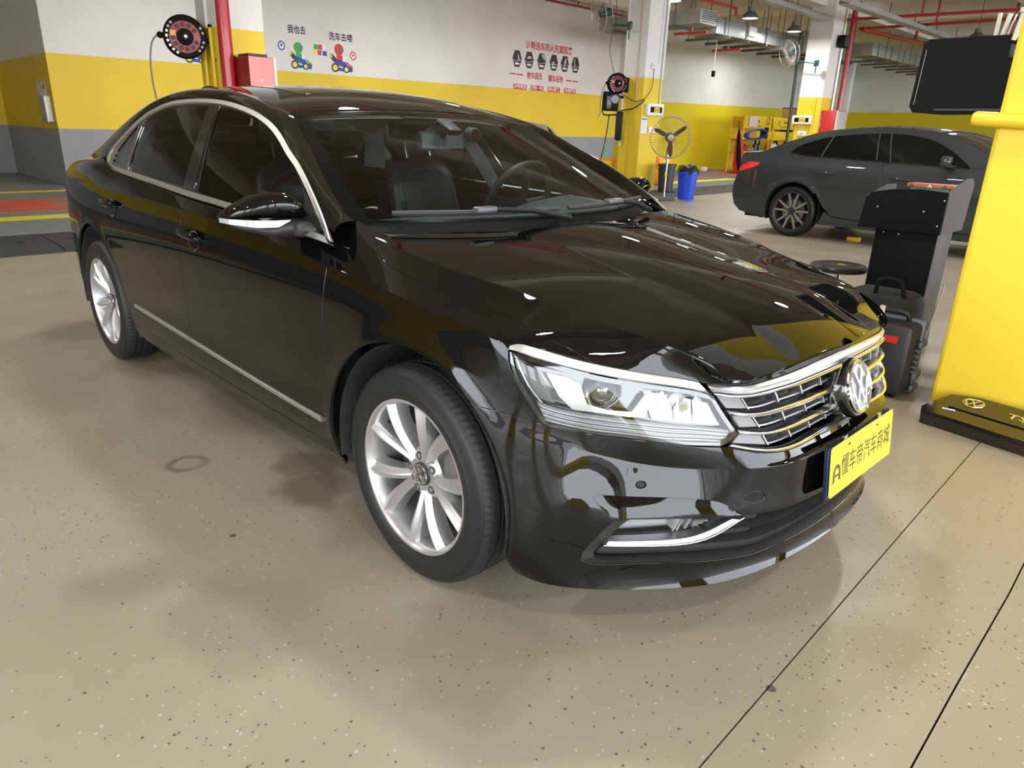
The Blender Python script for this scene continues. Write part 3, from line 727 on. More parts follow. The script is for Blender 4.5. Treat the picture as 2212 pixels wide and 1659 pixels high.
    # second reflector bowl with ribs
    m = panel(W, [np.array([(.735, .876), (.80, .873), (.865, .870), (.910, .866), (.955, .825), (.945, .818), (.84, .808), (.76, .808)])], .025, off=-.034, thick=.02)
    m.build('reflector', REFL, head, mirror=mr)
    for u0 in (.775, .815, .868):
        m = MB(); strip(lambda u, v: W(u, v) - snormal(W, np.stack([np.atleast_1d(u), np.atleast_1d(v)], 1)) * .026, [(u0, .880), (u0 + .012, .812)], [(u0 + .010, .880), (u0 + .022, .812)], .008, .012, m); m.build('reflector_rib', ACRYL, head, mirror=mr)
    pc = np.array([[.822, .866]]); cc = W(pc[:, 0], pc[:, 1])[0] - snormal(W, pc)[0] * .03
    lathe_f([(.020, -.02), (.020, .004), (.014, .010), (.0005, .012)], 16).build('lamp_bulb', mat('bulb_clear', (.85, .85, .86), .1, .3, 1.), head, mirror=mr)
# ---- grille
gb_loop = join(line([(.905, .893), (.925, .889), (.986, .806), (.948, .760)], .02), b4b[::-1], line([(1.43, .78), (1.43, .945)], .03), grtop[::-1][:-8], [(.905, .893)])
m = panel(W, [gb_loop], .03, off=-.052, rim=False)
grille = mirrored(m).build('grille', BLACKPLASTIC, car)
def bar(name, top, bot, out, depth, material, crown=.004):
    return mirrored(strip(W, top, bot, out, depth, crown=crown)).build(name, material, grille)
bar('grille_bar', [(.893, .924), (.908, .926), (1.0, .948), (1.093, .954), (1.173, .944), (1.284, .938), (1.43, .945)], [(.915, .900), (.93, .904), (1.012, .914), (1.10, .917), (1.185, .908), (1.30, .904), (1.43, .908)], .006, .03, SATIN)
bar('grille_bar', [(.918, .899), (.93, .902), (1.013, .912), (1.10, .915), (1.187, .906), (1.30, .902), (1.43, .906)], [(.925, .892), (.937, .895), (1.02, .903), (1.107, .906), (1.197, .896), (1.31, .893), (1.43, .897)], .009, .03, CHROME)
bar('grille_bar', [(.957, .8605), (1.044, .866), (1.124, .868), (1.234, .861), (1.375, .861)], [(.964, .851), (1.046, .856), (1.124, .858), (1.237, .850), (1.38, .851)], .006, .035, CHROME)
bar('grille_bar', [(.976, .8185), (1.06, .8225), (1.146, .825), (1.278, .824), (1.385, .825)], [(.982, .809), (1.06, .8135), (1.148, .816), (1.283, .813), (1.39, .815)], .006, .035, CHROME)
bar('grille_bar', [(.958, .7735), (1.082, .776), (1.175, .779), (1.328, .786), (1.43, .792)], [(.947, .760), (1.079, .759), (1.172, .765), (1.326, .776), (1.43, .780)], .008, .02, CHROME)
for rows_ in (((.886, .868), (.888, .877), [(1.02, .874), (1.116, .880), (1.198, .8745), (1.283, .873), (1.345, .875)]),
              ((.0, .0), (0, 0), [(1.04, .833), (1.125, .839), (1.209, .837), (1.296, .836), (1.355, .836)]),
              ((0, 0), (0, 0), [(1.055, .788), (1.136, .798), (1.219, .799), (1.302, .801), (1.36, .803)])):
    pts = rows_[2]
    bar('grille_slat', [(a, b + .0030) for a, b in pts], [(a + .001, b - .0005) for a, b in pts], -.012, .03, SATIN, 0)
FINS = [((1.006, .905), (1.022, .872)), ((1.113, .906), (1.117, .878)), ((1.193, .897), (1.199, .873)), ((1.277, .893), (1.284, .871)), ((1.028, .857), (1.042, .831)), ((1.120, .859), (1.126, .837)), ((1.202, .854), (1.210, .835)), ((1.291, .851), (1.297, .834)),
        ((1.046, .815), (1.057, .786)), ((1.130, .818), (1.137, .796)), ((1.213, .815), (1.220, .797)), ((1.298, .814), (1.303, .799))]
for a, b in FINS:
    for mr in (False, True):
        strip(W, [a, b], [(a[0] + .0045, a[1]), (b[0] + .0045, b[1])], -.004, .04).build('grille_fin', SATIN, grille, mirror=mr)
for lp in ([(.930, .892), (1.004, .902), (1.020, .874), (.958, .866)], [(.975, .850), (1.026, .854), (1.040, .833), (.990, .826)], [(.985, .806), (1.044, .812), (1.054, .788), (.968, .778)]):
    for mr in (False, True): panel(W, [np.array(lp)], .025, off=-.006, thick=.035).build('grille_end_block', mat('grille_grey', (.20, .20, .205), .42), grille, mirror=mr)
# badge on its black pedestal
bc = np.array([.868, 0, .648]); bn = np.array([.955, 0, .297]); bn /= np.linalg.norm(bn); bx = np.array([0, 1., 0]); by = np.cross(bn, bx)
FB = lambda x, y, h: tuple(bc + bx * x + by * y + bn * h)
def disc(mb, prof, fr, seg=40):
    vs = []; fs = []
    for r, h in prof: vs += [fr(r * math.cos(2 * math.pi * k / seg), r * math.sin(2 * math.pi * k / seg), h) for k in range(seg)]
    for i in range(len(prof) - 1):
        for k in range(seg): fs.append((i * seg + k, i * seg + (k + 1) % seg, (i + 1) * seg + (k + 1) % seg, (i + 1) * seg + k))
    return mb.add(vs, fs)
disc(MB(), [(.088, -.06), (.084, -.008), (.080, .0), (.0005, .0)], FB).build('badge_pedestal', BLACKGLOSS, grille)
m = MB(); disc(m, [(.0745, 0), (.0745, .008), (.071, .012), (.0655, .0085), (.0635, .004)], FB); vw_badge(m, .0645, lambda x, y, h: FB(x, y, h + .003), .006, ring=False)
m.build('badge', CHROME, grille)
disc(MB(), [(.0640, .0035), (.0005, .0035)], FB).build('badge_field', mat('badge_grey', (.30, .31, .33), .25, .6), grille)
# ---- lower intake, fog lamps, bright hooks
in_loop = join(ib[::-1], it, it2, [(1.43, .425)])
m = panel(W, [inset(in_loop, -.004)], .03, off=-.075, rim=False); intake = mirrored(m).build('lower_intake', mat('intake_black', (.010, .010, .011), .6), car)
fr_in = catmull([(1.43, .418), (1.231, .412), (1.086, .407), (.985, .409), (.915, .4115), (.80, .415), (.735, .412), (.722, .400), (.684, .343), (.666, .316), (.670, .306), (.70, .304), (.796, .305), (.923, .295), (1.054, .287), (1.12, .289), (1.267, .289), (1.43, .290)], .025)
full_out = join(it, it2, [(1.43, .425)])
# dark frame: from the bumper edge down to the inner edge, tilted inwards
o_ = np.concatenate([it2[::-1], it[::-1], ib[1:]]); 
def rsn(c, n):
    d = np.r_[0, np.cumsum(np.linalg.norm(np.diff(c, axis=0), axis=1))]; t = np.linspace(0, d[-1], n); return np.stack([np.interp(t, d, c[:, 0]), np.interp(t, d, c[:, 1])], 1)
A_ = rsn(o_, 120); B_ = rsn(fr_in, 120)
m = MB(); PA = W(A_[:, 0], A_[:, 1]) - snormal(W, A_) * .004; PB = W(B_[:, 0], B_[:, 1]) - snormal(W, B_) * .020; PC = W(B_[:, 0], B_[:, 1]) - snormal(W, B_) * .075
m.grid(np.stack([PA, PB, PC]), flip=False); mirrored(m).build('intake_frame', DARKPLASTIC, intake)
def ibar(name, top, bot, out, depth, material): return mirrored(strip(W, top, bot, out, depth)).build(name, material, intake)
ibar('intake_slat', [(.90, .374), (.985, .372), (1.06, .366), (1.148, .372), (1.243, .385), (1.43, .388)], [(.90, .366), (.985, .364), (1.063, .3575), (1.148, .363), (1.243, .377), (1.43, .380)], -.018, .055, DARKPLASTIC)
ibar('intake_slat', [(.682, .338), (.772, .339), (.877, .336), (.975, .331), (1.059, .326), (1.159, .333), (1.29, .343), (1.43, .348)], [(.672, .322), (.772, .322), (.877, .319), (.975, .314), (1.059, .311), (1.159, .318), (1.29, .330), (1.43, .335)], -.014, .05, DARKPLASTIC)
ibar('intake_slat', [(.672, .318), (.8, .318), (.95, .312), (1.06, .307), (1.16, .312), (1.43, .326)], [(.672, .314), (.8, .314), (.95, .308), (1.06, .303), (1.16, .308), (1.43, .322)], -.03, .04, BLACKPLASTIC)
for lp in ([(.955, .408), (1.05, .404), (1.045, .374), (.915, .377)], [(.93, .362), (1.05, .355), (1.035, .337), (.89, .341)]):
    for mr in (False, True): panel(W, [np.array(lp)], .025, off=-.024, thick=.04).build('intake_blank', DARKPLASTIC, intake, mirror=mr)
for u0 in (1.13, 1.29):
    for mr in (False, True): strip(W, [(u0, .372), (u0 - .004, .334)], [(u0 + .006, .372), (u0 + .002, .334)], -.03, .045).build('intake_rib', DARKPLASTIC, intake, mirror=mr)
panel(W, [np.array([(1.175, .412), (1.225, .415), (1.215, .390), (1.165, .386)])], .02, off=-.035, thick=.03).build('front_camera', mat('camera_grey', (.16, .16, .165), .4), intake)
c_ = W(1.195, .401)[0] - np.array([.033, 0, 0]); m = MB(); m.lathe([(.017, 0), (.017, .005), (.010, .008), (.0005, .008)], tuple(c_), 'X', 20); m.build('camera_ring', mat('camera_eye', (.05, .05, .055), .15, 0, 1.), intake)
for mr in (False, True):
    fogp = join(catmull([(.728, .403), (.80, .406), (.87, .403), (.925, .4005)], .03), catmull([(.925, .4005), (.90, .382), (.865, .368), (.838, .3635)], .02), line([(.838, .3635), (.76, .362), (.698, .361)], .03), line([(.698, .361), (.728, .403)], .02))
    fog = panel(W, [fogp], .03, off=-.05, thick=.01).build('fog_lamp', mat('fog_silver', (.40, .41, .42), .30, .7), car, mirror=mr)
    panel(W, [fogp], .03, off=-.022, rim=False).build('fog_lens', LENS, fog, mirror=mr)
    for u0, v0, v1, w_ in ((.846, .402, .366, .010), (.872, .401, .372, .003)):
        strip(W, [(u0, v0), (u0 - .01, v1)], [(u0 + w_, v0), (u0 + w_ - .01, v1)], -.03, .055).build('fog_rib', ACRYL, fog, mirror=mr)
    for k in range(4):
        v0 = .396 - k * .0062; u1 = .915 - k * .011
        strip(W, [(.880, v0), (u1, v0)], [(.880, v0 - .0035), (u1, v0 - .0035)], -.028, .04).build('fog_louvre', ACRYL, fog, mirror=mr)
    strip(W, [(.690, .3545), (.76, .3555), (.818, .3565), (.870, .3595), (.915, .3745), (.962, .4065)], [(.681, .3425), (.76, .3425), (.855, .3405), (.903, .346), (.944, .3625), (.996, .4055)], -.002, .03, crown=.006).build('fog_hook_chrome', SATIN, car, mirror=mr)
# ---- number plate (dealer's yellow card over a blue plate)
pc = np.array([.915, 0, .465]); th = -.1208; pz = np.array([math.sin(th), 0, math.cos(th)]); py = np.array([0, 1., 0]); pn = np.cross(py, pz)
FP = lambda x, y, h: tuple(pc + py * x + pz * y + pn * h)
def rrect(w, h, r, n=5):
    o = []
    for cx, cy, a in ((w / 2 - r, h / 2 - r, 0), (-w / 2 + r, h / 2 - r, 90), (-w / 2 + r, -h / 2 + r, 180), (w / 2 - r, -h / 2 + r, 270)):
        for k in range(n): an = math.radians(a + 90 * k / (n - 1)); o.append((cx + r * math.cos(an), cy + r * math.sin(an)))
    return o
YPLATE = mat('yellow_card', (.95, .74, .028), .38)
m = MB(); m.prism(rrect(.452, .150, .012), -.012, -.008, FP); m.build('plate_holder', BLACKPLASTIC, car)
m = MB(); m.prism(rrect(.440, .140, .010), -.007, -.004, FP); blue = m.build('blue_plate', mat('plate_blue', (.01, .03, .22), .3, 0, .5), car)
plate = MB().prism(rrect(.440, .142, .010), 0, .0022, lambda x, y, h: FP(x + .004, y + .002, h)).build('number_plate', YPLATE, car)
BROWN = mat('plate_print', (.045, .030, .020), .5)
text_mesh('懂车帝汽车商城', .0505, 'plate_lettering', BROWN, lambda x, y, h: FP(x + .030, y * 1.32 - .002, h + .0024), plate, .0003)
m = MB(); fr2 = lambda x, y, h: FP(-.176 + x, y - .004, h + .0024)
ao = [(math.cos(a) * .024, math.sin(a) * .026 - .004) for a in np.linspace(math.pi * 1.0, 0, 18)]; ai = [(math.cos(a) * .014, math.sin(a) * .016 - .004) for a in np.linspace(0, math.pi, 18)]
m.prism(ao + [(.024, -.024), (.031, -.030), (.012, -.024), (.013, -.014)] + ai + [(-.013, -.014), (-.012, -.024), (-.031, -.030), (-.024, -.024)], 0, .0006, fr2); m.prism([(-.013, -.012), (.013, -.012), (.013, -.006), (-.013, -.006)], 0, .0006, fr2); m.build('plate_logo', BROWN, plate)
for sx in (-1, 1):
    m = MB(); m.prism([(sx * .1 + a, .055 + b) for a, b in ((-.007, -.0035), (.007, -.0035), (.007, .0035), (-.007, .0035))], .0021, .0026, FP); m.build('plate_slot', mat('slot_dark', (.05, .03, .02), .5), plate)
for sx in (-1, 1): m = MB(); m.prism([(sx * .12 + a, .078 + b) for a, b in ((-.012, -.008), (.012, -.008), (.012, .006), (-.012, .006))], -.006, .0, FP); m.build('plate_clip', CHROME, car)
# ---- wheels
def tyre():
    m = MB(); m.cur = 0
    side = [(.222, .078), (.228, .094), (.240, .1035), (.262, .1075), (.268, .1085), (.270, .1075), (.288, .1065), (.304, .102), (.306, .1032), (.309, .1022), (.316, .096)]
    m.lathe(side, (0, 0, 0), 'Y', 96); m.lathe([(r, -h) for r, h in side], (0, 0, 0), 'Y', 96, flip=True)
    m.cur = 1
    prof = [(.316, .096), (.3235, .088), (.3275, .080), (.3295, .066), (.3300, .054), (.3225, .053), (.3225, .045), (.3305, .044), (.3310, .022), (.3230, .021), (.3230, .013), (.3315, .012)]
    prof = prof + [(r, -h) for r, h in prof[::-1]]
    seg = 270; vs = []
    for i, (r, h) in enumerate(prof):
        for k in range(seg):
            rr = r - (.0045 if (k % 3 == 0 and abs(h) > .056 and abs(h) < .09) else (.003 if k % 3 == 0 and abs(h) < .044 and r > .326 else 0)); an = 2 * math.pi * (k + (1.6 * (abs(h) - .05) / .04 if abs(h) > .05 else 0)) / seg
            vs.append((rr * math.cos(an), -h, rr * math.sin(an)))
    fs = [(i * seg + k, i * seg + (k + 1) % seg, (i + 1) * seg + (k + 1) % seg, (i + 1) * seg + k) for i in range(len(prof) - 1) for k in range(seg)]
    m.add(vs, fs); return m
def spoke(m, rim_a, root_a, r0=.050, r1=.2245):
    """ridged spoke from root to rim, in the wheel plane (x, z), facing -y"""
    st = []
    N = 9
    for i in range(N):
        t = i / (N - 1); r = r0 + (r1 - r0) * t; a = math.radians(root_a + (rim_a - root_a) * t ** .8)
        d = Vector((math.cos(a), math.sin(a))); p = d * r; nrm = Vector((-d.y, d.x))
        w = .0165 + .0105 * t ** 1.3; h = .062 + .030 * math.sin(min(1, t * 1.15) * math.pi / 2)
        sgn = 1 if rim_a > root_a else -1
        prof = [(-w * 1.12, h - .050), (-w, h - .013), (-w * .70, h - .003), (-w * .08, h + .0035), (w * .30, h - .004), (w * .92, h - .011), (w * 1.12, h - .050)]
        st.append([(p + nrm * x * sgn, hh) for x, hh in prof])
    vs = []; fs = []; k = len(st[0])
    for s in st: vs += [(q.x, -hh, q.y) for q, hh in s]
    flip = rim_a > root_a
    for i in range(N - 1):
        for j in range(k - 1):
            f = (i * k + j, i * k + j + 1, (i + 1) * k + j + 1, (i + 1) * k + j); fs.append(f if flip else f[::-1])
    fs.append(tuple((N - 1) * k + j for j in range(k))[:: 1 if flip else -1])
    m.add(vs, fs)
def rim_mesh():
    m = MB()
    m.lathe([(.2395, .088), (.2400, .0975), (.2365, .1010), (.2300, .1005), (.2245, .0945), (.2200, .084), (.2150, .060), (.2080, -.02), (.2060, -.085)], (0, 0, 0), 'Y', 80, flip=True)
    for k in range(5):
        c = 67 + 72 * k
        spoke(m, c + 18, c + 8.5); spoke(m, c - 18, c - 8.5)
    m.lathe([(.080, .010), (.080, .045), (.070, .056), (.060, .060), (.044, .0605), (.036, .058)], (0, 0, 0), 'Y', 40, flip=True)
    return m
wheel_p = None; EMB = mat('cap_dark', (.03, .03, .033), .3)
def make_wheel(loc, mirror):
    w = rim_mesh().build('wheel', ALLOY, car, angle=28); w.location = loc
    if mirror: w.rotation_euler = (0, 0, math.pi)
    tyre().build('tyre', [RUBBER, TREAD], w, angle=35)
    m = MB(); m.lathe([(.205, -.03), (.060, -.03)], (0, 0, 0), 'Y', 40, flip=True); m.lathe([(.205, -.03), (.205, -.05)], (0, 0, 0), 'Y', 40); m.build('wheel_back', UNDER, w)
    m = MB(); m.lathe([(.148, .008), (.148, .018), (.075, .018), (.075, .034)], (0, 0, 0), 'Y', 40, flip=True); m.build('brake_disc', mat('brake_steel', (.22, .21, .20), .35, .9), w)
    m = MB(); m.box((.12, -.02, .045), (.07, .06, .13), bev=.01); m.build('brake_caliper', mat('caliper_grey', (.14, .135, .13), .5, .4), w)
    m = MB(); m.lathe([(.036, .055), (.035, .066), (.031, .067), (.0005, .0672)], (0, 0, 0), 'Y', 32, flip=True); cap = m.build('centre_cap', EMB, w)
    m = MB(); vw_badge(m, .0315, lambda x, y, h: (x, -(.067 + h), y), .0022); m.build('cap_badge', CHROME, w)
    for k in range(5):
        a = math.radians(31 + 72 * k); m = MB(); m.lathe([(.0135, .040), (.0130, .060), (.0105, .063), (.0075, .062), (.007, .052), (.0005, .052)], (.056 * math.cos(a), 0, .056 * math.sin(a)), 'Y', 14, flip=True); m.build('wheel_bolt', mat('bolt_cap', (.045, .045, .048), .45), w)
    a = math.radians(139); m = MB(); m.tube([(.205 * math.cos(a), -.045, .205 * math.sin(a)), (.185 * math.cos(a), -.072, .185 * math.sin(a))], .006, 8); m.build('valve', BLACKPLASTIC, w)
    return w
for x, s in ((0, -1), (-2.803, -1), (0, 1), (-2.803, 1)):
    make_wheel((x, s * .790, .3295), s > 0)
# ---- door handles
def handle(c, par, mr):
    u0, v0 = c; p = W(u0, v0)[0]; q = np.array([[u0, v0]]); n = snormal(W, q)[0]; tx = W(u0 + .01, v0)[0] - p; tx /= np.linalg.norm(tx); tz = np.cross(tx, n) * -1; tz = tz / np.linalg.norm(tz)
    if tz[2] < 0: tz = -tz
    fr = lambda x, z, h: tuple(p + tx * x + tz * z + n * h)
    # scooped cup behind the grip
    m = MB(); vs = []; fs = []; N = 20
    for r, h in ((1.0, .0012), (.93, .0026), (.80, -.0), (.4, -.012), (.02, -.016)):
        vs += [fr(.018 + .062 * r * math.cos(2 * math.pi * k / N), -.010 + .042 * r * math.sin(2 * math.pi * k / N), h) for k in range(N)]
    fs = [(i * N + k, i * N + (k + 1) % N, (i + 1) * N + (k + 1) % N, (i + 1) * N + k) for i in range(4) for k in range(N)]
    m.add(vs, fs); m.build('handle_cup', BLACKGLOSS, par, mirror=mr)
    m = MB(); N = 15; K = 12; vs = []
    for i in range(N):
        t = i / (N - 1) * 2 - 1; x = t * .108; w = .0175 * (1 - .35 * t * t) * math.sqrt(max(.03, 1 - abs(t) ** 7)); dz = -.004 * t; h0 = .030 - .020 * t ** 4; th = .010
        for k in range(K): a = 2 * math.pi * k / K; vs.append(fr(x, dz + w * math.sin(a) + .010, max(.0, h0 + th * math.cos(a))))
    fs = [(i * K + k, i * K + (k + 1) % K, (i + 1) * K + (k + 1) % K, (i + 1) * K + k) for i in range(N - 1) for k in range(K)] + [tuple(range(K))[::-1], tuple(range((N - 1) * K, N * K))]
    m.add(vs, fs); m.build('door_handle', PAINT, par, mirror=mr)
for mr, fd, rd in ((False, fdn, rdn), (True, fdf, rdf)):
    handle((-1.392, .833), fd, mr); handle((-2.385, .861), rd, mr)
# ---- door mirrors
def mirror_part(mr, fd):
    # shell outline along y (outboard), cross-sections in (x, z)
    def shell(y0, y1, top, bot, fx, rx, n=16, K=18, p=2.6):
        vs = []; 
        for i in range(n):
            t = i / (n - 1); y = y0 + (y1 - y0) * t
            zt, zb, xf, xr = top(t), bot(t), fx(t), rx(t); cz, hz = (zt + zb) / 2, max(.002, (zt - zb) / 2); cx, hx = (xf + xr) / 2, max(.002, (xf - xr) / 2)
            for k in range(K):
                a = 2 * math.pi * k / K; ca, sa = math.cos(a), math.sin(a)
                vs.append((cx + hx * math.copysign(abs(ca) ** (2 / p), ca), y, cz + hz * math.copysign(abs(sa) ** (2 / p), sa)))
        fs = [(i * K + k, (i + 1) * K + k, (i + 1) * K + (k + 1) % K, i * K + (k + 1) % K) for i in range(n - 1) for k in range(K)] + [tuple(range(K)), tuple(range((n - 1) * K, n * K))[::-1]]
        return MB().add(vs, fs)
    top = lambda t: MT(t); 
    ys = lambda t: t
    def MT(t): return float(np.interp(t, [0, .1, .25, .45, .65, .85, .95, 1], [1.040, 1.072, 1.090, 1.092, 1.078, 1.050, 1.030, 1.010]))
    def MBt(t): return float(np.interp(t, [0, .5, .8, 1], [1.012, 1.012, 1.012, 1.006]))
    def FX(t): return float(np.interp(t, [0, .15, .5, .8, .95, 1], [-.560, -.548, -.560, -.600, -.650, -.690]))
    def RX(t): return float(np.interp(t, [0, .5, .9, 1], [-.660, -.680, -.715, -.725]))
    m = shell(-.862, -1.078, MT, MBt, FX, RX)
    ms = m.build('door_mirror', PAINT, fd, mirror=mr)
    def LB(t): return float(np.interp(t, [0, .15, .5, .85, 1], [.953, .950, .957, .978, 1.000]))
    m = shell(-.860, -1.076, lambda t: float(np.interp(t, [0, .35, .55, 1], [1.011, 1.011, .992, .998])), LB, lambda t: FX(t) + .002, lambda t: RX(t) + .01); m.build('mirror_base', DARKPLASTIC, ms, mirror=mr)
    m = MB(); m.tube([(-.505, -.835, .975), (-.53, -.86, .979), (-.575, -.89, .982)], [.032, .030, .026], 12); 
    for k in range(len(m.v)):
        x, y, z = m.v[k]; m.v[k] = (x, y, .979 + (z - .979) * .8)
    m.box((-.575, -.86, .980), (.10, .10, .048), bev=.014); m.build('mirror_arm', DARKPLASTIC, ms, mirror=mr)
    m = MB(); rows = []
    for s in np.linspace(0, 1, 5):
        r = []
        for t in np.linspace(.28, 1.0, 14):
            y = -.862 + (-1.078 + .862) * t; zt = 1.011 + .0 * t; zb = float(np.interp(t, [.28, .45, .7, 1], [1.008, .990, .988, .997])); z = zt + (zb - zt) * s; r.append((FX(t) + .006 - (.012 if t > .99 else 0), y - (.003 if t > .9 else 0), z))
        rows.append(r)
    m.grid(rows, flip=True); m.build('mirror_indicator', mat('indicator_clear', (.42, .43, .44), .14, .3, 1.), ms, mirror=mr)
mirror_part(False, fdn); mirror_part(True, fdf)
# ---- cowl, wipers
m = MB(); m.grid([[(p[0] - .004, p[1], H(p[0], p[1])[0][2] - .012) for p in hood_rear], [(p[0] - .05, p[1], H(p[0], p[1])[0][2] - .025) for p in hood_rear], [tuple(wsP(.06, s) + np.array([.0, 0, -.006])) for s in np.linspace(0, 1, len(hood_rear))]], flip=True)
cowl = m.build('cowl', mat('cowl_black', (.006, .006, .006), .6, spec=.12), car)
def wiper(s0, s1, a0, a1, pivot):
    m = MB(); P = [wsP(a0 + (a1 - a0) * t, s0 + (s1 - s0) * t) + np.array([.012, 0, .022]) for t in np.linspace(0, 1, 12)]
    wv = MB(); wv.tube(P, [.008] + [.0095] * 10 + [.007], 8); b = wv.build('wiper_blade', mat('wiper_grey', (.030, .031, .034), .45, spec=.3), car)
    q = wsP(a0 + (a1 - a0) * .47, s0 + (s1 - s0) * .47) + np.array([.02, 0, .032]); wv = MB(); wv.box(tuple(q), (.035, .085, .018), rot=Matrix.Rotation(0, 3, 'Z'), bev=.005); wv.build('wiper_clip', mat('wiper_clip_grey', (.08, .082, .09), .35), b)
    wv = MB(); wv.tube([tuple(q), tuple((q + np.array(pivot)) / 2 + np.array([.01, 0, .012])), pivot], [.008, .009, .012], 8); wv.build('wiper_arm', BLACKPLASTIC, b)
wiper(.065, .47, .035, .035, (-.20, -.02, 1.0)); wiper(.50, .90, .03, .06, (-.235, .52, .995))
# ---- underbody and cabin
m = MB(); m.box((-1.4, 0, .27), (2.0, 1.62, .16)); m.box((-1.55, 0, .21), (4.4, 1.10, .06)); m.box((.15, 0, .42), (.95, 1.04, .50)); m.box((-2.9, 0, .42), (1.6, 1.04, .5)); m.build('underbody', UNDER, car)
CAB = mat('cabin_black', (.028, .029, .031), .55); LINER = mat('headliner_pale', (.86, .88, .86), .8); LEATHER = mat('black_leather', (.035, .036, .038), .38, bump=(240, .1)); CABG = mat('cabin_grey', (.10, .105, .11), .5)
m = MB(); m.box((-1.35, 0, .36), (2.9, 1.5, .04)); m.box((-.36, 0, .58), (.10, 1.5, .50)); m.box((-2.86, 0, .62), (.06, 1.5, .5)); m.build('cabin_floor', CAB, car)
for mr in (False, True):
    m = MB(); m.box((-1.5, -.815, .64), (2.25, .03, .60)); m.build('door_card', CAB, car, mirror=mr)
# dashboard
rows = []
for y in np.linspace(-.70, .70, 25):
    hump = .045 * math.exp(-((y - .37) / .22) ** 2); fx = -.30 - .02 * (y / .7) ** 2
    rows.append([(fx - .02, y, .965), (fx - .12, y, .985 + hump * .2), (fx - .28, y, .985 + hump), (fx - .38, y, .960 + hump), (fx - .42, y, .90), (fx - .40, y, .78), (fx - .34, y, .62)])
m = MB(); m.grid(rows, flip=True); m.build('dashboard', mat('dash_soft', (.055, .068, .068), .5), car)
# seats
def seat(x, y, hr=True, w=.50, h=.62, x_tilt=.30, z0=.56):
    m = MB(); N, K = 13, 14; vs = []
    ax = Vector((-math.sin(x_tilt), 0, math.cos(x_tilt))); fw = Vector((math.cos(x_tilt), 0, math.sin(x_tilt)))
    base = Vector((x, y, z0))
    def sect(t, wd, th):
        out = []
        for k in range(K):
            a = 2 * math.pi * k / K; ca, sa = math.cos(a), math.sin(a)
            out.append(base + ax * (t) + Vector((0, 1, 0)) * (wd / 2 * math.copysign(abs(ca) ** .55, ca)) + fw * (th / 2 * math.copysign(abs(sa) ** .7, sa)))
        return out
    for i in range(N):
        t = i / (N - 1); e = math.sqrt(max(.02, 1 - max(0, (t - .78) / .22) ** 2.6)); vs += sect(t * h, w * (.93 - .16 * t) * e, .16 * (1 - .35 * t) * max(.45, e))
    fs = [(i * K + k, i * K + (k + 1) % K, (i + 1) * K + (k + 1) % K, (i + 1) * K + k) for i in range(N - 1) for k in range(K)] + [tuple(range((N - 1) * K, N * K))]
    m.add(vs, fs); m.box((x + .26, y, z0 - .02), (.54, w, .16), bev=.05)
    s = m.build('seat', LEATHER, car, angle=60)
    # stitched seam
    m = MB(); pts = []
    for t in np.linspace(.12, .88, 18):
        pass
    seam = [base + ax * (h * tt) + Vector((0, w * .36 * sx * (1 - .2 * tt), 0)) + fw * (.078 - .03 * tt) for sx, tt in [(-1, q) for q in np.linspace(.1, .72, 8)]] + [base + ax * (h * (.72 + .14 * math.sin(a))) + Vector((0, -w * .30 * math.cos(a), 0)) + fw * .058 for a in np.linspace(.15, math.pi - .15, 12)] + [base + ax * (h * tt) + Vector((0, w * .36 * (1 - .2 * tt), 0)) + fw * (.078 - .03 * tt) for tt in np.linspace(.72, .1, 8)]
    m.tube(seam, .0022, 5); m.build('seat_seam', mat('seam_grey', (.16, .165, .17), .6), s)
    if hr:
        hb = base + ax * (h + .055)
        m = MB(); vs = []
        for i in range(9):
            t = i / 8; e = math.sqrt(max(.02, 1 - abs(2 * t - 1) ** 3.5))
            for k in range(K):
                a = 2 * math.pi * k / K; ca, sa = math.cos(a), math.sin(a)
                vs.append(hb + ax * (t * .19) + Vector((0, 1, 0)) * (.145 * (1 - .12 * t) * (.75 + .25 * e) * math.copysign(abs(ca) ** .55, ca)) + fw * (.055 * e * math.copysign(abs(sa) ** .8, sa) + .02))
        fs = [(i * K + k, i * K + (k + 1) % K, (i + 1) * K + (k + 1) % K, (i + 1) * K + k) for i in range(8) for k in range(K)] + [tuple(range(K))[::-1], tuple(range(8 * K, 9 * K))]
        m.add(vs, fs); m.build('headrest', LEATHER, s, angle=60)
        for sy in (-.075, .075):
            m = MB(); m.tube([base + ax * (h - .02) + Vector((0, sy, 0)) + fw * .02, hb + ax * .02 + Vector((0, sy, 0)) + fw * .02], .007, 8); m.build('headrest_post', CHROME, s)
seat(-1.42, -.36); seat(-1.42, .36)
m = MB(); m.box((-2.52, 0, .62), (.50, 1.36, .16), bev=.05); m.box((-2.74, 0, .86), (.16, 1.30, .52), rot=Matrix.Rotation(-.35, 3, 'Y'), bev=.06); m.build('rear_bench', LEATHER, car)
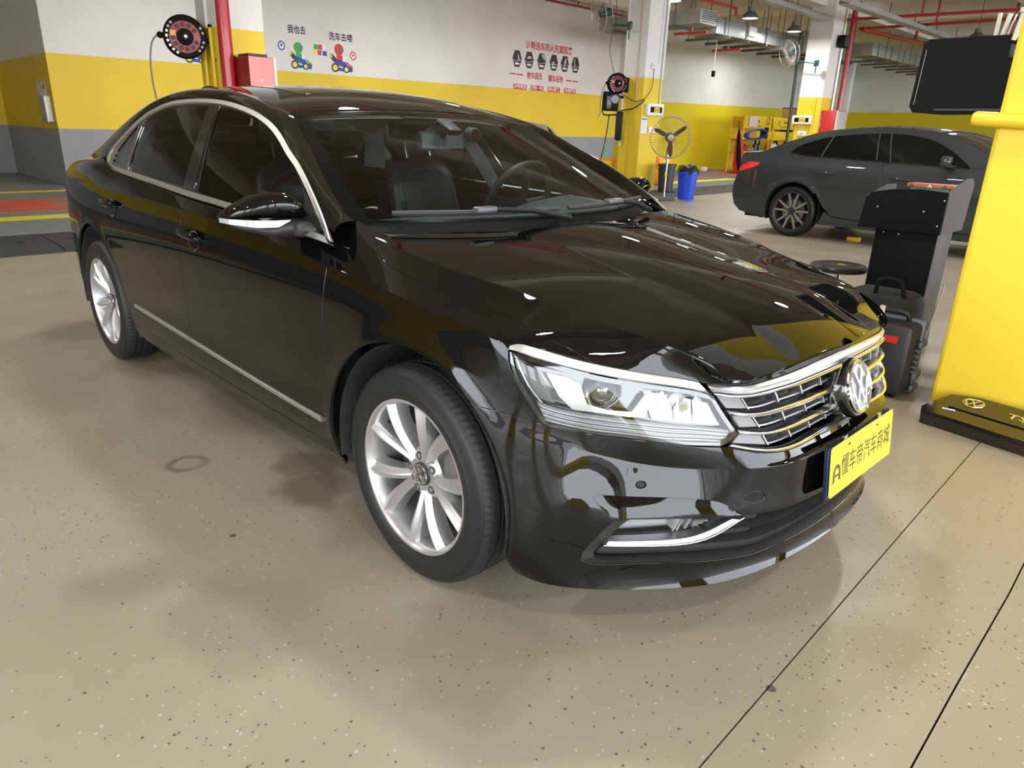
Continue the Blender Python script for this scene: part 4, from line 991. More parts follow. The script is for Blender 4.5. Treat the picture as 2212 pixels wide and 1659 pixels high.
# headliner, sun visors, pillar trims
hl_rows = roof[:, 2:-2] + np.array([0, 0, -.035])
m = MB(); m.grid(hl_rows); m.build('headliner', LINER, car)
for sy in (-1, 1):
    m = MB(); m.box((-1.175, sy * .33, 1.296), (.125, .40, .018), rot=Matrix.Rotation(-.42, 3, 'Y'), bev=.007); m.build('sun_visor', LINER, car)
m = MB(); m.grid([[(-1.115 + .01 * (1 - (y / .56) ** 2), y, 1.318 + .024 * (1 - (y / .56) ** 2) - .0) for y in np.linspace(-.56, .56, 21)], [(-1.17, y, 1.300 + .028 * (1 - (y / .56) ** 2)) for y in np.linspace(-.56, .56, 21)], [(-1.30, y, 1.325 + .03 * (1 - (y / .56) ** 2)) for y in np.linspace(-.56, .56, 21)]]); m.build('header_trim', LINER, car)
m = MB(); m.box((-1.13, 0, 1.315), (.10, .20, .03), rot=Matrix.Rotation(.1, 3, 'Y'), bev=.01); m.build('roof_console', CABG, car)
for mr in (False, True):
    def pillar(pts, w0):
        m = MB(); rows = []
        for (x, z, wd) in pts: rows.append([(x - wd / 2, -gside(x, z) + .030, z), (x, -gside(x, z) + .05, z), (x + wd / 2, -gside(x, z) + .030, z)])
        m.grid(rows, flip=False); m.grid(rows, flip=True); m.build('pillar_trim', LINER, car, mirror=mr)
    pillar([(-1.52, .98, .13), (-1.58, 1.15, .13), (-1.66, 1.34, .15)], 0); pillar([(-2.62, 1.03, .25), (-2.52, 1.16, .22), (-2.42, 1.30, .22)], 0)
    m = MB(); ap = []
    for a, s in zip(np.linspace(.05, .97, 9), [0] * 9):
        p = wsP(a, .005); ap.append([p + np.array([-.06, .045, -.012]), p + np.array([-.075, .03, -.035]), p + np.array([-.10, .0, -.03])])
    m.grid(ap); m.grid(ap, flip=True); m.build('pillar_trim', LINER, car, mirror=mr)
# interior mirror, dash camera, steering wheel
m = MB(); m.box((-.985, .02, 1.235), (.035, .27, .075), rot=Matrix.Rotation(.12, 3, 'Z') @ Matrix.Rotation(-.1, 3, 'Y'), bev=.014); im = m.build('interior_mirror', CAB, car)
m = MB(); m.box((-.968, .02, 1.236), (.004, .25, .060), rot=Matrix.Rotation(.12, 3, 'Z') @ Matrix.Rotation(-.1, 3, 'Y'), bev=.0); m.build('mirror_back', mat('mirror_back_grey', (.25, .28, .29), .35), im)
m = MB(); m.tube([(-.97, .02, 1.255), (-.95, .02, 1.30)], .014, 10); m.box((-.93, .02, 1.292), (.10, .07, .03), rot=Matrix.Rotation(.45, 3, 'Y'), bev=.01); m.build('mirror_stalk', CAB, im)
m = MB(); m.tube([(-.955, .155, 1.265), (-.915, .155, 1.262)], .030, 18); dc = m.build('dash_camera', mat('camera_body_grey', (.20, .22, .22), .35), car)
m = MB(); m.lathe([(.024, .0), (.024, .004), (.015, .006), (.0005, .006)], (-.915, .155, 1.262), 'X', 20); m.build('camera_lens', mat('camera_lens_dark', (.01, .01, .012), .05, 0, 1.), dc)
sw = Matrix.Translation((-.86, .37, .985)) @ Matrix.Rotation(math.radians(-64), 4, 'Y')
m = MB(); P = [sw @ Vector((.185 * math.cos(a), .185 * math.sin(a), 0)) for a in np.linspace(0, 2 * math.pi, 40, endpoint=False)]; m.tube(P, .016, 10, closed=True)
for a in (0, math.pi, -math.pi / 2 + math.pi): m.tube([sw @ Vector((.03 * math.cos(a), .03 * math.sin(a), -.02)), sw @ Vector((.18 * math.cos(a), .18 * math.sin(a), 0))], .016, 8)
m.build('steering_wheel', CAB, car)
m = MB(); P = [sw @ Vector((.178 * math.cos(a), .178 * math.sin(a), .012)) for a in np.linspace(-1.2, 1.2, 24)]; m.tube(P, .0035, 6); m.build('steering_wheel_rim_insert', SATIN, car)
m = MB(); q_ = [wsP(a, s) + np.array([.004, 0, .006]) for a, s in ((.035, .905), (.035, .945), (.075, .940), (.075, .900))]; m.add(q_, [(0, 1, 2, 3)]); m.build('windscreen_label', mat('label_pale', (.6, .62, .62), .5), wscr, smooth=False)

# ------------------------------------------------------------------ the hall
def bands(name, levels, cols, rough=.55, slope=(0., 0.), grime=.10, coat=0.):
    """paint in horizontal bands; levels rise with y by slope (z = level + s0 * (y - s1))"""
    if name in MATS: return MATS[name]
    m = bpy.data.materials.new(name); m.use_nodes = True; nt = m.node_tree; b = nt.nodes['Principled BSDF']; b.inputs['Roughness'].default_value = rough; b.inputs['Coat Weight'].default_value = coat
    g = nt.nodes.new('ShaderNodeNewGeometry'); s = nt.nodes.new('ShaderNodeSeparateXYZ'); nt.links.new(g.outputs['Position'], s.inputs[0])
    hgt = nt.nodes.new('ShaderNodeMath'); hgt.operation = 'MULTIPLY_ADD'; hgt.inputs[1].default_value = -slope[0]; hgt.inputs[2].default_value = slope[0] * slope[1]
    nt.links.new(s.outputs[1], hgt.inputs[0]); ad = nt.nodes.new('ShaderNodeMath'); nt.links.new(hgt.outputs[0], ad.inputs[0]); nt.links.new(s.outputs[2], ad.inputs[1])
    prev = None
    for i, lv in enumerate(levels):
        gt = nt.nodes.new('ShaderNodeMath'); gt.operation = 'GREATER_THAN'; gt.inputs[1].default_value = lv; nt.links.new(ad.outputs[0], gt.inputs[0])
        mx = nt.nodes.new('ShaderNodeMix'); mx.data_type = 'RGBA'; nt.links.new(gt.outputs[0], mx.inputs[0])
        if prev is None: mx.inputs[6].default_value = (*cols[0], 1)
        else: nt.links.new(prev, mx.inputs[6])
        mx.inputs[7].default_value = (*cols[i + 1], 1); prev = mx.outputs[2]
    n = nt.nodes.new('ShaderNodeTexNoise'); n.inputs['Scale'].default_value = .9; n.inputs['Detail'].default_value = 5; nt.links.new(g.outputs['Position'], n.inputs['Vector'])
    mr = nt.nodes.new('ShaderNodeMapRange'); mr.inputs[1].default_value = .3; mr.inputs[2].default_value = .7; mr.inputs[3].default_value = 1 - grime; mr.inputs[4].default_value = 1.0; nt.links.new(n.outputs['Fac'], mr.inputs[0])
    mu = nt.nodes.new('ShaderNodeMix'); mu.data_type = 'RGBA'; mu.blend_type = 'MULTIPLY'; mu.inputs[0].default_value = 1
    if prev is None: mu.inputs[6].default_value = (*cols[0], 1)
    else: nt.links.new(prev, mu.inputs[6])
    nt.links.new(mr.outputs[0], mu.inputs[7]); nt.links.new(mu.outputs[2], b.inputs['Base Color']); MATS[name] = m
    return m
WHITE_P = (.78, .765, .75); YEL = (.80, .575, .030); YEL_LAMPLIT = (.70, .575, .012); GREY_P = (.30, .31, .33)
WALL1 = bands('wall_paint_wash_bay', [1.055, 2.335], [GREY_P, YEL, WHITE_P], slope=(.0042, 1.76))
WALL2 = bands('wall_paint_far_bay_lamplit', [2.33], [YEL_LAMPLIT, (.74, .75, .70)], slope=(.014, 20.))  # same yellow, with the lamps' greener tint put into the colour
WALLP = bands('wall_paint_plain', [1.05, 2.33], [GREY_P, YEL, WHITE_P])
COLP = bands('pillar_paint', [2.43], [YEL, WHITE_P])
COLF = bands('pillar_paint_far', [2.43], [YEL, WHITE_P])
COLN = bands('pillar_paint_near', [2.9], [(.82, .585, .028), WHITE_P])
CONC_C = mat('raw_concrete', (.74, .70, .61), .85, noise=(1.4, .12), bump=(9, .3))
def struct(name, mb, m, parent=None, smooth=False):
    o = mb.build(name, m, parent, smooth=smooth)
    if parent is None: o['kind'] = 'structure'
    return o
def floor_mat():
    m = bpy.data.materials.new('polished_concrete'); m.use_nodes = True; nt = m.node_tree; b = nt.nodes['Principled BSDF']
    g = nt.nodes.new('ShaderNodeNewGeometry'); P = g.outputs['Position']
    def noise(sc, det=4, rough=.55):
        n = nt.nodes.new('ShaderNodeTexNoise'); n.inputs['Scale'].default_value = sc; n.inputs['Detail'].default_value = det; n.inputs['Roughness'].default_value = rough; nt.links.new(P, n.inputs['Vector']); return n.outputs['Fac']
    def rng(src, a, b_, c, d):
        r = nt.nodes.new('ShaderNodeMapRange'); r.inputs[1].default_value = a; r.inputs[2].default_value = b_; r.inputs[3].default_value = c; r.inputs[4].default_value = d; nt.links.new(src, r.inputs[0]); return r.outputs[0]
    def mix(f, a, c, blend='MIX'):
        x = nt.nodes.new('ShaderNodeMix'); x.data_type = 'RGBA'; x.blend_type = blend
        for s, v in ((0, f), (6, a), (7, c)):
            if isinstance(v, (int, float)): x.inputs[s].default_value = v
            elif isinstance(v, tuple): x.inputs[s].default_value = (*v, 1)
            else: nt.links.new(v, x.inputs[s])
        return x.outputs[2]
    def math_(op, a, c):
        x = nt.nodes.new('ShaderNodeMath'); x.operation = op
        for s, v in ((0, a), (1, c)):
            if isinstance(v, (int, float)): x.inputs[s].default_value = v
            else: nt.links.new(v, x.inputs[s])
        return x.outputs[0]
    big = rng(noise(.55, 3), .35, .68, 0, 1); mid = rng(noise(2.6, 5), .35, .7, 0, 1); fine = rng(noise(38, 3), .3, .7, 0, 1)
    c = mix(big, (.265, .228, .168), (.32, .28, .212)); c = mix(math_('MULTIPLY', mid, .55), c, (.33, .285, .215)); c = mix(math_('MULTIPLY', fine, .18), c, (.28, .26, .22))
    # aggregate chips where the skin has worn off
    v = nt.nodes.new('ShaderNodeTexVoronoi'); v.inputs['Scale'].default_value = 74; v.inputs['Randomness'].default_value = 1; nt.links.new(P, v.inputs['Vector'])
    sp = nt.nodes.new('ShaderNodeSeparateColor'); nt.links.new(v.outputs['Color'], sp.inputs[0])
    wear = rng(noise(1.25, 5, .65), .36, .70, .05, .50)
    on = math_('LESS_THAN', sp.outputs[0], wear); sz = math_('LESS_THAN', v.outputs['Distance'], rng(sp.outputs[1], 0, 1, .12, .33)); chip = math_('MULTIPLY', on, sz)
    light = math_('GREATER_THAN', sp.outputs[2], .80)
    c = mix(math_('MULTIPLY', chip, .8), c, mix(light, (.055, .05, .042), (.46, .44, .38)))
    # damp patches beside the car and under it
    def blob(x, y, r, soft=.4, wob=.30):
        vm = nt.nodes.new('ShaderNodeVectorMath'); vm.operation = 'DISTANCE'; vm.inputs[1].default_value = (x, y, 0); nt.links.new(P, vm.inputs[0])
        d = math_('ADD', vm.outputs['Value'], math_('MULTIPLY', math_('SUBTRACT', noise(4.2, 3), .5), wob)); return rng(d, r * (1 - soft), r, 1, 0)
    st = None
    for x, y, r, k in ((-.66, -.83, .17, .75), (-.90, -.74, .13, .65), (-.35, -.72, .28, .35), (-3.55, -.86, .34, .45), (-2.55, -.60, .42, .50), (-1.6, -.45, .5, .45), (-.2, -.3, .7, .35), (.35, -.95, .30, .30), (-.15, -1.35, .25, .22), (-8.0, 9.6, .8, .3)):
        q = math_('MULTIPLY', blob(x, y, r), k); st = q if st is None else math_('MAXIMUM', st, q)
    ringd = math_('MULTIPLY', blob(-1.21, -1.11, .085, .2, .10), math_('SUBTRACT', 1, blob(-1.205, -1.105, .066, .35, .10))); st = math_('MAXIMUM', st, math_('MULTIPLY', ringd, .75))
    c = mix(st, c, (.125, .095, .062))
    # single dark spots
    for x, y, r in ((-.57, -1.20, .012), (.98, -.52, .014), (1.17, -1.11, .013), (1.28, -1.2, .012)):
        c = mix(math_('MULTIPLY', blob(x, y, r, .2, .0), .8), c, (.05, .05, .045))
    nt.links.new(c, b.inputs['Base Color'])
    nt.links.new(rng(mid, 0, 1, .34, .5), b.inputs['Roughness']); b.inputs['Specular IOR Level'].default_value = .42
    bp = nt.nodes.new('ShaderNodeBump'); bp.inputs['Strength'].default_value = .12; bp.inputs['Distance'].default_value = .004; nt.links.new(noise(24, 4), bp.inputs['Height']); nt.links.new(bp.outputs[0], b.inputs['Normal'])
    return m
FLOORM = floor_mat()
# floor: a sub-base and the cast slabs with open joints between them
m = MB(); m.box((-4, 12, -.12), (40, 62, .2)); fl = struct('floor', m, mat('joint_grout', (.07, .062, .055), .8))
def jx(y): return .957 - .0324 * (y - 0.0)
def jx2(y): return 1.2955 - .035 * y + .012 * math.sin(2.3 * y)
def slab(xa, xb, ya, yb, n=24):
    ys = np.linspace(ya, yb, n); mb = MB(); vs = []; g = .0022
    poly = [(xa(y) + g, y) for y in ys] + [(xb(y) - g, y) for y in ys[::-1]]
    N = len(poly); vs = [(x, y, 0) for x, y in poly] + [(x, y, -.012) for x, y in poly]
    fs = [(i, N - 2 - i + 1, N - 2 - i, i + 1) for i in range(n - 1)]
    fs = [(i, i + 1, N - 2 - i, N - 1 - i)[::-1] for i in range(n - 1)] + [(i, (i + 1) % N, N + (i + 1) % N, N + i)[::-1] for i in range(N)]
    return struct('floor_slab', mb.add(vs, fs), FLOORM, fl)
slab(lambda y: -12, jx, -12, 36); slab(jx, jx2, -12, 36, 90); slab(jx2, lambda y: 12, -12, 36, 90)
# wash bays behind the kerb: ribbed grating floor with painted lines
GRATE = mat('bay_grating', (.17, .18, .175), .6, noise=(6, .25))
rib = MB(); 
def bay_edge(y): return -7.86 - .055 * (y + .0)
m = MB()
ys = np.linspace(-10, 36, 24); m.grid([[(-24, y, .022) for y in ys], [(bay_edge(y), y, .022) for y in ys]], flip=True)
bay = struct('floor_bay', m, mat('bay_gap_dark', (.03, .032, .032), .7)); bay.name = 'floor_2' if False else 'floor_wash_bay'
m = MB()
for i in range(300):
    x = -22.9 + i * .05
    if x > -8.0: break
    y1 = 36 if x < bay_edge(36) else min(36, (-(x + 7.86) / .055))
    m.box((x, (y1 - 10) / 2, .024), (.034, y1 + 10, .016))
o = struct('bay_grating', m, GRATE, bay); o['kind'] = 'stuff'
def stripe(pts, col, nm, z=.0335):
    mb = MB(); N = len(pts); tri = [tuple(range(N))]
    A = sum(pts[i][0] * pts[(i + 1) % N][1] - pts[(i + 1) % N][0] * pts[i][1] for i in range(N))
    mb.add([(x, y, z) for x, y in pts] + [(x, y, z - .004) for x, y in pts], [tuple(range(N)) if A > 0 else tuple(range(N))[::-1]] + [(i, (i + 1) % N, N + (i + 1) % N, N + i) for i in range(N)])
    return struct('floor_marking', mb, col, bay)
LY = mat('line_yellow', (.72, .66, .02), .6); LR = mat('line_red', (.60, .075, .03), .6)
def sk(x, y): return x - .055 * (y)
for y0, y1 in ((-6, 3.4), (11.2, 19.0), (20.5, 30)):
    dx = .45 if y0 > 8 else 0
    for xa, xb in ((-13.15, -13.42), (-9.30, -9.72)):
        stripe([(sk(xa, y0) + dx, y0), (sk(xa, y1) + dx, y1), (sk(xb, y1) + dx, y1), (sk(xb, y0) + dx, y0)], LY, 'y')
    stripe([(sk(-10.35, y0) + dx, y0), (sk(-10.25, y1) + dx, y1), (sk(-10.62, y1) + dx, y1), (sk(-10.72, y0) + dx, y0)], LR, 'r')
    stripe([(sk(-11.55, y0) + dx, y0), (sk(-11.55, y1) + dx, y1), (sk(-11.9, y1) + dx, y1), (sk(-11.9, y0) + dx, y0)], LR, 'r')
    for k in np.arange(y0 + 1, y1 - .5, 2.4):
        stripe([(sk(-10.72, k) + dx, k), (sk(-10.72, k + 1.1) + dx, k + 1.1), (sk(-11.55, k + .9) + dx, k + .9), (sk(-11.55, k - .25) + dx, k - .25)], LR, 'r')
# rubber kerb ramps: one thing per moulded segment
RAMP = mat('ramp_rubber', (.030, .031, .031), .75, noise=(9, .5), bump=(60, .3))
kg = 'rubber kerb ramps along the wash bays'
def ramp(y, label):
    x0 = -6.70 - .055 * (y + .3); L = .985
    mb = MB(); prof = [(0, 0), (0, .008), (-.18, .030), (-.80, .046), (-1.05, .046), (-1.07, 0)]
    vs = []; n = len(prof)
    for yy in (0, L): vs += [(px - .055 * yy, yy, pz) for px, pz in prof]
    mb.add(vs, [(i, i + 1, n + i + 1, n + i) for i in range(n - 1)] + [tuple(range(n))[::-1], tuple(range(n, 2 * n))])
    t = thing('kerb_ramp', label, 'ramp', (x0, y, 0), 0, kg)
    mb.build('ramp_body', RAMP, t, smooth=False)
    for px, py in ((-.62, .22), (-.62, .72)):
        q = MB(); q.lathe([(.030, -.006), (.030, .006), (.022, .002), (.0005, .002)], (px - .055 * py, py, .0425), 'Z', 12); q.build('bolt_hole', UNDER, t)
for i, yy in enumerate((-2.15, -1.15, -.15, .85)): ramp(yy, 'black rubber kerb ramp segment at the left edge, %s from the left' % ('first', 'second', 'third', 'fourth')[i])
for i in range(8): ramp(10.85 + i, ['black rubber kerb ramp segment in front of the middle pillar', 'black rubber kerb ramp segment behind the pedestal fan base'][i] if i < 2 else 'black rubber kerb ramp segment right of the blue bin, %s from it' % ('', '', 'first', 'second', 'third', 'fourth', 'fifth', 'sixth')[i])
# walls
XW = -14.3
def wall(name, a, b, m, z1=5.6, th=.25, z0=0., n=(0, 0)):
    a, b = Vector((*a, 0)), Vector((*b, 0)); d = (b - a).normalized(); q = Vector((-d.y, d.x, 0)) * th
    mb = MB(); P = [a, b, b + q, a + q]
    mb.add([(p.x, p.y, z0) for p in P] + [(p.x, p.y, z1) for p in P], [(0, 1, 5, 4), (1, 2, 6, 5), (2, 3, 7, 6), (3, 0, 4, 7), (4, 5, 6, 7), (3, 2, 1, 0)])
    return struct(name, mb, m)
wall('wall_back', (XW, 18.3), (XW, 1.76), WALL1, th=-.25)
wall('wall_back_return', (XW - .25, 1.76), (-22.5, 1.76), WALLP, th=-.25)
wall('wall_far_left', (-18.4, 2.0), (-18.4, -12), WALLP, th=-.25)
wall('wall_back_2', (XW + .25, 38), (XW + .25, 18.3), WALL2, th=-.25)
wall('wall_end', (-14, 36.5), (12, 36.5), WALL2, th=.25)
m = MB(); m.box((XW + .33, 22.6, .71), (.10, 8.2, 1.42)); struct('trim_1', m, mat('yellow_board', (.76, .62, .014), .5, noise=(.8, .06)))
# right-hand wall (out of frame) that the doors mirror: solid towards the back, open bays towards the street
wall('wall_right', (-20.5, -8.4), (-3.2, -8.4), WALLP, th=-.25)
for i, (xa, xb) in enumerate(((1.2, 2.0), (6.2, 7.0))): wall('wall_right_pier_%d' % (i + 1), (xa, -8.4), (xb, -8.4), COLP, th=-.6)
wall('wall_right_lintel', (-3.2, -8.4), (11, -8.4), bands('wall_paint_white', [], [WHITE_P]), z0=3.9, th=-.3)
# street front (behind the photographer): piers and lintel, open between
for i, y in enumerate((-8.6, -2.4, 6.4, 15.2, 24, 33)): wall('wall_front_pier_%d' % (i + 1), (10.2, y), (10.2, y + .8), COLP, th=-.7)
wall('wall_front_lintel', (10.2, -8.6), (10.2, 36.5), bands('wall_paint_white', [], [WHITE_P]), z0=4.4, th=-.3)
# ceiling slab and beams
m = MB(); m.box((-6, 13, 5.5), (36, 52, .2)); ceil = struct('ceiling', m, CONC_C)
for x in (-13.6, -8.75, -4.1, .75, 5.4, 10): m = MB(); m.box((x, 13, 5.12), (.42, 52, .56)); struct('ceiling_beam', m, CONC_C, ceil)
for y in (-7.6, -2.8, 2.0, 6.9, 11.9, 16.2, 20.5, 25, 29.5): m = MB(); m.box((-6, y, 5.16), (36, .36, .48)); struct('ceiling_beam', m, CONC_C, ceil)
# ground outside so that the openings show a street and not a void
m = MB(); m.box((36, 10, -.15), (50, 160, .2)); m.box((-4, -34, -.15), (30, 50, .2)); struct('floor_outside', m, mat('street_ground', (.48, .48, .47), .8))
# pillars
pil = 0
def pillar(nm, cx, cy, wx, wy, m, h=5.5, bev=.02):
    mb = MB(); mb.box((cx, cy, h / 2), (wx, wy, h), bev=bev); return struct(nm, mb, m)
pillar('trim_2', -8.82, 2.72, .58, .68, COLP); pillar('trim_3', -8.80, 12.12, .58, .72, COLP); pillar('trim_4', -8.62, 20.62, .72, .78, COLF)
pillar('trim_5', 1.06, 2.36, .96, .72, COLN)
# ------------------------------------------------------------------ lamps
LG = 'high-bay lamps under the ceiling'
LAMPGLOW = mat('lamp_glow', (1, 1, 1), .4, emit=(1., .99, .96), estr=26.)
SHADE = mat('lamp_shade_grey', (.12, .13, .13), .45, .4)
def rodtop(x, y): return 4.845 if any(abs(x - b) < .22 for b in (-13.6, -8.75, -4.1, .75, 5.4, 10)) else 4.925 if any(abs(y - b) < .19 for b in (-7.6, -2.8, 2.0, 6.9, 11.9, 16.2, 20.5, 25, 29.5)) else 5.40
def lamp(x, y, z=4.05, label='high-bay lamp above the picture, mirrored in the black bonnet and roof', power=52):
    t = thing('high_bay_lamp', label, 'lamp', (x, y, z), 0, LG)
    q = MB(); q.lathe([(.205, 0), (.20, .03), (.165, .10), (.09, .16), (.085, .26), (.0005, .27)], (0, 0, 0), 'Z', 28); q.lathe([(.205, 0), (.195, .004), (.16, .09), (.08, .15)], (0, 0, 0), 'Z', 28, flip=True); q.build('lamp_shade', SHADE, t)
    q = MB(); q.lathe([(.180, .018), (.0005, .012)], (0, 0, 0), 'Z', 28, flip=True); q.build('lamp_disc', LAMPGLOW, t)
    q = MB(); q.tube([(0, 0, .26), (0, 0, rodtop(x, y) - z)], .010, 6); q.build('lamp_rod', SHADE, t)
    l = bpy.data.lights.new('lamp_light', 'AREA'); l.shape = 'DISK'; l.size = .34; l.energy = power; l.color = (1., .975, .93)
    lo = bpy.data.objects.new('lamp_light', l); link(lo, t); lo.location = (0, 0, -.012)
    return t
lamp(-8.72, 12.83, label='bell shaped high-bay lamp beside the top of the middle pillar'); lamp(-8.56, 16.02, label='bell shaped high-bay lamp hanging below the grey air duct'); lamp(-8.75, 18.84, label='small high-bay lamp left of the far pillar')
lamp(-3.1, 16.6, 4.15, label='bright high-bay lamp above the television, at the right edge')
for x, y, w_ in ((-11.2, 3.6, 'the left wash bay near its wall stickers'), (-11.2, 9.2, 'the left wash bay near the middle pillar'), (-5.2, -3.0, 'the lane behind the black saloon'), (-5.2, 2.6, 'the boot of the black saloon'), (-5.2, 8.2, 'the lane in front of the silver hatchback'), (-.6, -4.4, 'the free floor left of the black saloon'), (-.9, .8, 'the roof of the black saloon'), (-.7, 6.2, 'the front of the grey fastback'), (3.4, -2.2, 'the spot where the photographer stands'), (3.4, 3.2, 'the far side of the near pillar'), (-12.2, 24., 'the supply shelves'), (-5.6, 24., 'the lane beyond the grey fastback')): lamp(x, y, 4.2, label='high-bay lamp out of the picture above ' + w_)

# ------------------------------------------------------------------ grey fastback in the far lane
gcar = thing('grey_fastback', 'dark grey four-door fastback parked beyond the black lectern, dark windows and slim spoke wheels', 'car', (-2.917, 8.66, 0), math.radians(-3))
GP = mat('grey_paint', (.030, .037, .040), .38, .3, 1.0, spec=.2); DGLASS = mat('privacy_glass', (.003, .0035, .0035), .04, 0, .0, .4)
def side2(z):
    z = np.asarray(z, float); lo = np.interp(z, [.2, .3, .5, .7, .88, .97, 1.05], [.86, .895, .915, .918, .905, .885, .852]); dz = np.maximum(z - 1.05, 0)
    lo2 = lo
    return np.where(z < 1.05, lo2, .852 - .42 * dz - .45 * dz * dz)
_zz = np.linspace(.15, 1.55, 57); _ss = side2(_zz); _ss = np.convolve(np.pad(_ss, 2, mode='edge'), [.12, .22, .32, .22, .12], 'valid')
def S2(x, z):
    x = np.atleast_1d(np.asarray(x, float)); z = np.atleast_1d(np.asarray(z, float))
    y = np.interp(z, _zz, _ss) - .06 * np.clip((-.45 - x) / .55, 0, None) ** 2 - .10 * np.clip((x - 2.7) / .9, 0, None) ** 2
    for cx in (0, 2.85): y = y + .014 * np.exp(-((np.hypot(x - cx, z - .34) - .40) / .05) ** 2)
    return np.stack([x, -y, z], -1)
def aw(cx, a0, a1, r=.385): return arc(cx, .34, r, a0, a1, 22)
E2 = catmull([(-.89, 1.04), (-.86, 1.075), (-.6, 1.095), (-.446, 1.16), (-.222, 1.25), (.03, 1.34), (.185, 1.38), (.394, 1.412), (.8, 1.442), (1.065, 1.444), (1.377, 1.427), (1.6, 1.402), (1.756, 1.372), (1.995, 1.275), (2.2, 1.165), (2.45, 1.025)], .05)
rg2 = catmull([(.146, 1.074), (.097, .992), (.104, .943), (.216, .784), (.33, .60)], .03); rgl = catmull([(.365, .55), (.45, .43), (.559, .336)], .03)
bg2 = catmull([(1.085, 1.05), (1.10, 1.0), (1.137, .784), (1.15, .60), (1.14, .30)], .03)
wt = catmull([(-.166, 1.114), (-.07, 1.193), (.236, 1.30), (.557, 1.348), (.913, 1.372), (1.20, 1.37), (1.40, 1.345), (1.593, 1.295), (1.821, 1.192), (2.02, 1.06), (2.06, 1.025)], .04)
wb = catmull([(2.06, 1.025), (1.771, 1.033), (1.177, 1.047), (.689, 1.062), (.343, 1.073), (.146, 1.074), (.014, 1.085), (-.098, 1.104), (-.166, 1.114)], .04)
top_q = [p for p in E2 if p[0] < .6]; k = dict(gap=.003, thick=.02)
tailp = np.array([(-.893, .826), (-.85, .90), (-.733, .954), (-.572, .95), (-.584, .923), (-.698, .873), (-.86, .828)])
gq = join(line([(-.445, .203), (-.814, .276), (-.914, .359), (-.96, .5), (-.955, .647), (-.907, .80), (-.89, .90), (-.89, 1.04)], .05), E2, line([(2.45, 1.025), (2.06, 1.02)], .05), wb, rg2, aw(0, 40, 198))
fr2_ = join(line([(1.14, .30), (2.32, .29)], .05), aw(2.85, 190, 90), line([(2.85, .725), (3.2, .70), (3.2, .93), (2.45, 1.02), (2.06, 1.022)], .06), [p for p in wb if p[0] > 1.1], bg2)
rd2 = join([(.33, .60)], rg2[::-1], [p for p in wb[::-1] if .146 < p[0] < 1.08], bg2, line([(1.14, .30), (.6, .325), (.559, .336)], .04), rgl[::-1])
# quarter and roof frame: everything above the windows plus the tail
gqp = join(line([(-.445, .203), (-.814, .276), (-.914, .359), (-.96, .5), (-.955, .647), (-.907, .80), (-.89, .90), (-.89, 1.04)], .05), E2, [(2.45, 1.02)], [(2.06, 1.022)], wt[::-1], [(-.166, 1.112)], wb[::-1][:6], rg2, [(.30, .60)], aw(0, 42, 198))
for mr in (False, True):
    panel(S2, [gqp], .045, **k).build('rear_quarter_panel', GP, gcar, mirror=mr)
    d1 = panel(S2, [rd2], .045, **k).build('rear_door', GP, gcar, mirror=mr); d2 = panel(S2, [fr2_], .045, **k).build('front_door', GP, gcar, mirror=mr)
    sl = join(line([(.36, .20), (2.48, .20), (2.46, .285), (1.14, .295), (.6, .32), (.40, .43)], .06), aw(0, 8, -12)); panel(S2, [join(line([(.385, .20), (2.46, .20), (2.45, .283), (1.14, .293), (.58, .318), (.47, .38), (.405, .36)], .05)[:-1])], .05, gap=.002).build('sill', GP, gcar, mirror=mr)
    panel(S2, [join(wt, wb)], .05, off=-.004, thick=.02).build('side_windows', DGLASS, gcar, mirror=mr)
    for a, b, w_ in (((.336, 1.325), (.275, 1.075), .014), ((.905, 1.372), (.995, 1.055), .012), ((1.045, 1.372), (1.165, 1.048), .012)):
        strip(S2, [a, b], [(a[0] + w_, a[1]), (b[0] + w_, b[1])], .004, .006).build('window_divider', mat('divider_grey', (.05, .052, .055), .35), gcar, mirror=mr)
    strip(S2, wb[::-1], wb[::-1] - [0, .016], .004, .01, step=.06).build('window_sill_trim', BLACKGLOSS, gcar, mirror=mr)
    panel(S2, [tailp], .03, off=.004, thick=.012).build('tail_light', mat('tail_lamp_red', (.55, .006, .008), .15, 0, 1., emit=(1, .02, .01), estr=.25), gcar, mirror=mr)
    panel(S2, [join(aw(2.85, 0, 90), line([(2.85, .725), (3.2, .70), (3.25, .93), (3.5, .84), (3.72, .70), (3.75, .25), (3.235, .25)], .06))], .05, gap=.002).build('front_wing', GP, gcar, mirror=mr)
    for xx, zz, dd in ((.40, .872, d1), (1.36, .852, d2)):
        q = MB(); q.box((xx, -.925, zz), (.23, .03, .03), rot=Matrix.Rotation(.02, 3, 'Y'), bev=.011); q.build('door_handle', GP, dd, mirror=mr)
    q = MB(); q.box((1.845, -1.0, 1.085), (.13, .20, .125), rot=Matrix.Rotation(.25, 3, 'Z'), bev=.045); q.box((1.87, -.90, 1.03), (.09, .12, .04), bev=.012); q.build('door_mirror', GP, d2, mirror=mr)
    for cx in (0, 2.85):
        q = MB(); q.lathe([(.39, .90), (.39, .55), (.05, .55)], (cx, 0, .34), 'Y', 30, a0=math.radians(-20), a1=math.radians(200), flip=True); q.build('wheel_arch_liner', UNDER, gcar, mirror=mr)
def across2(pts, crown, n=13, ex=2.4, push=0.):
    R = []
    for x, z in pts:
        e = S2(x, z)[0]; ys = np.linspace(e[1], -e[1], n); f = 1 - np.abs(ys / e[1]) ** ex; R.append(np.stack([np.full(n, x) + push * f, ys, np.full(n, z) + crown * f], -1))
    return np.array(R)
i0 = int(np.argmin(np.abs(E2[:, 0] - .30))); i1 = int(np.argmin(np.abs(E2[:, 0] - 1.62)))
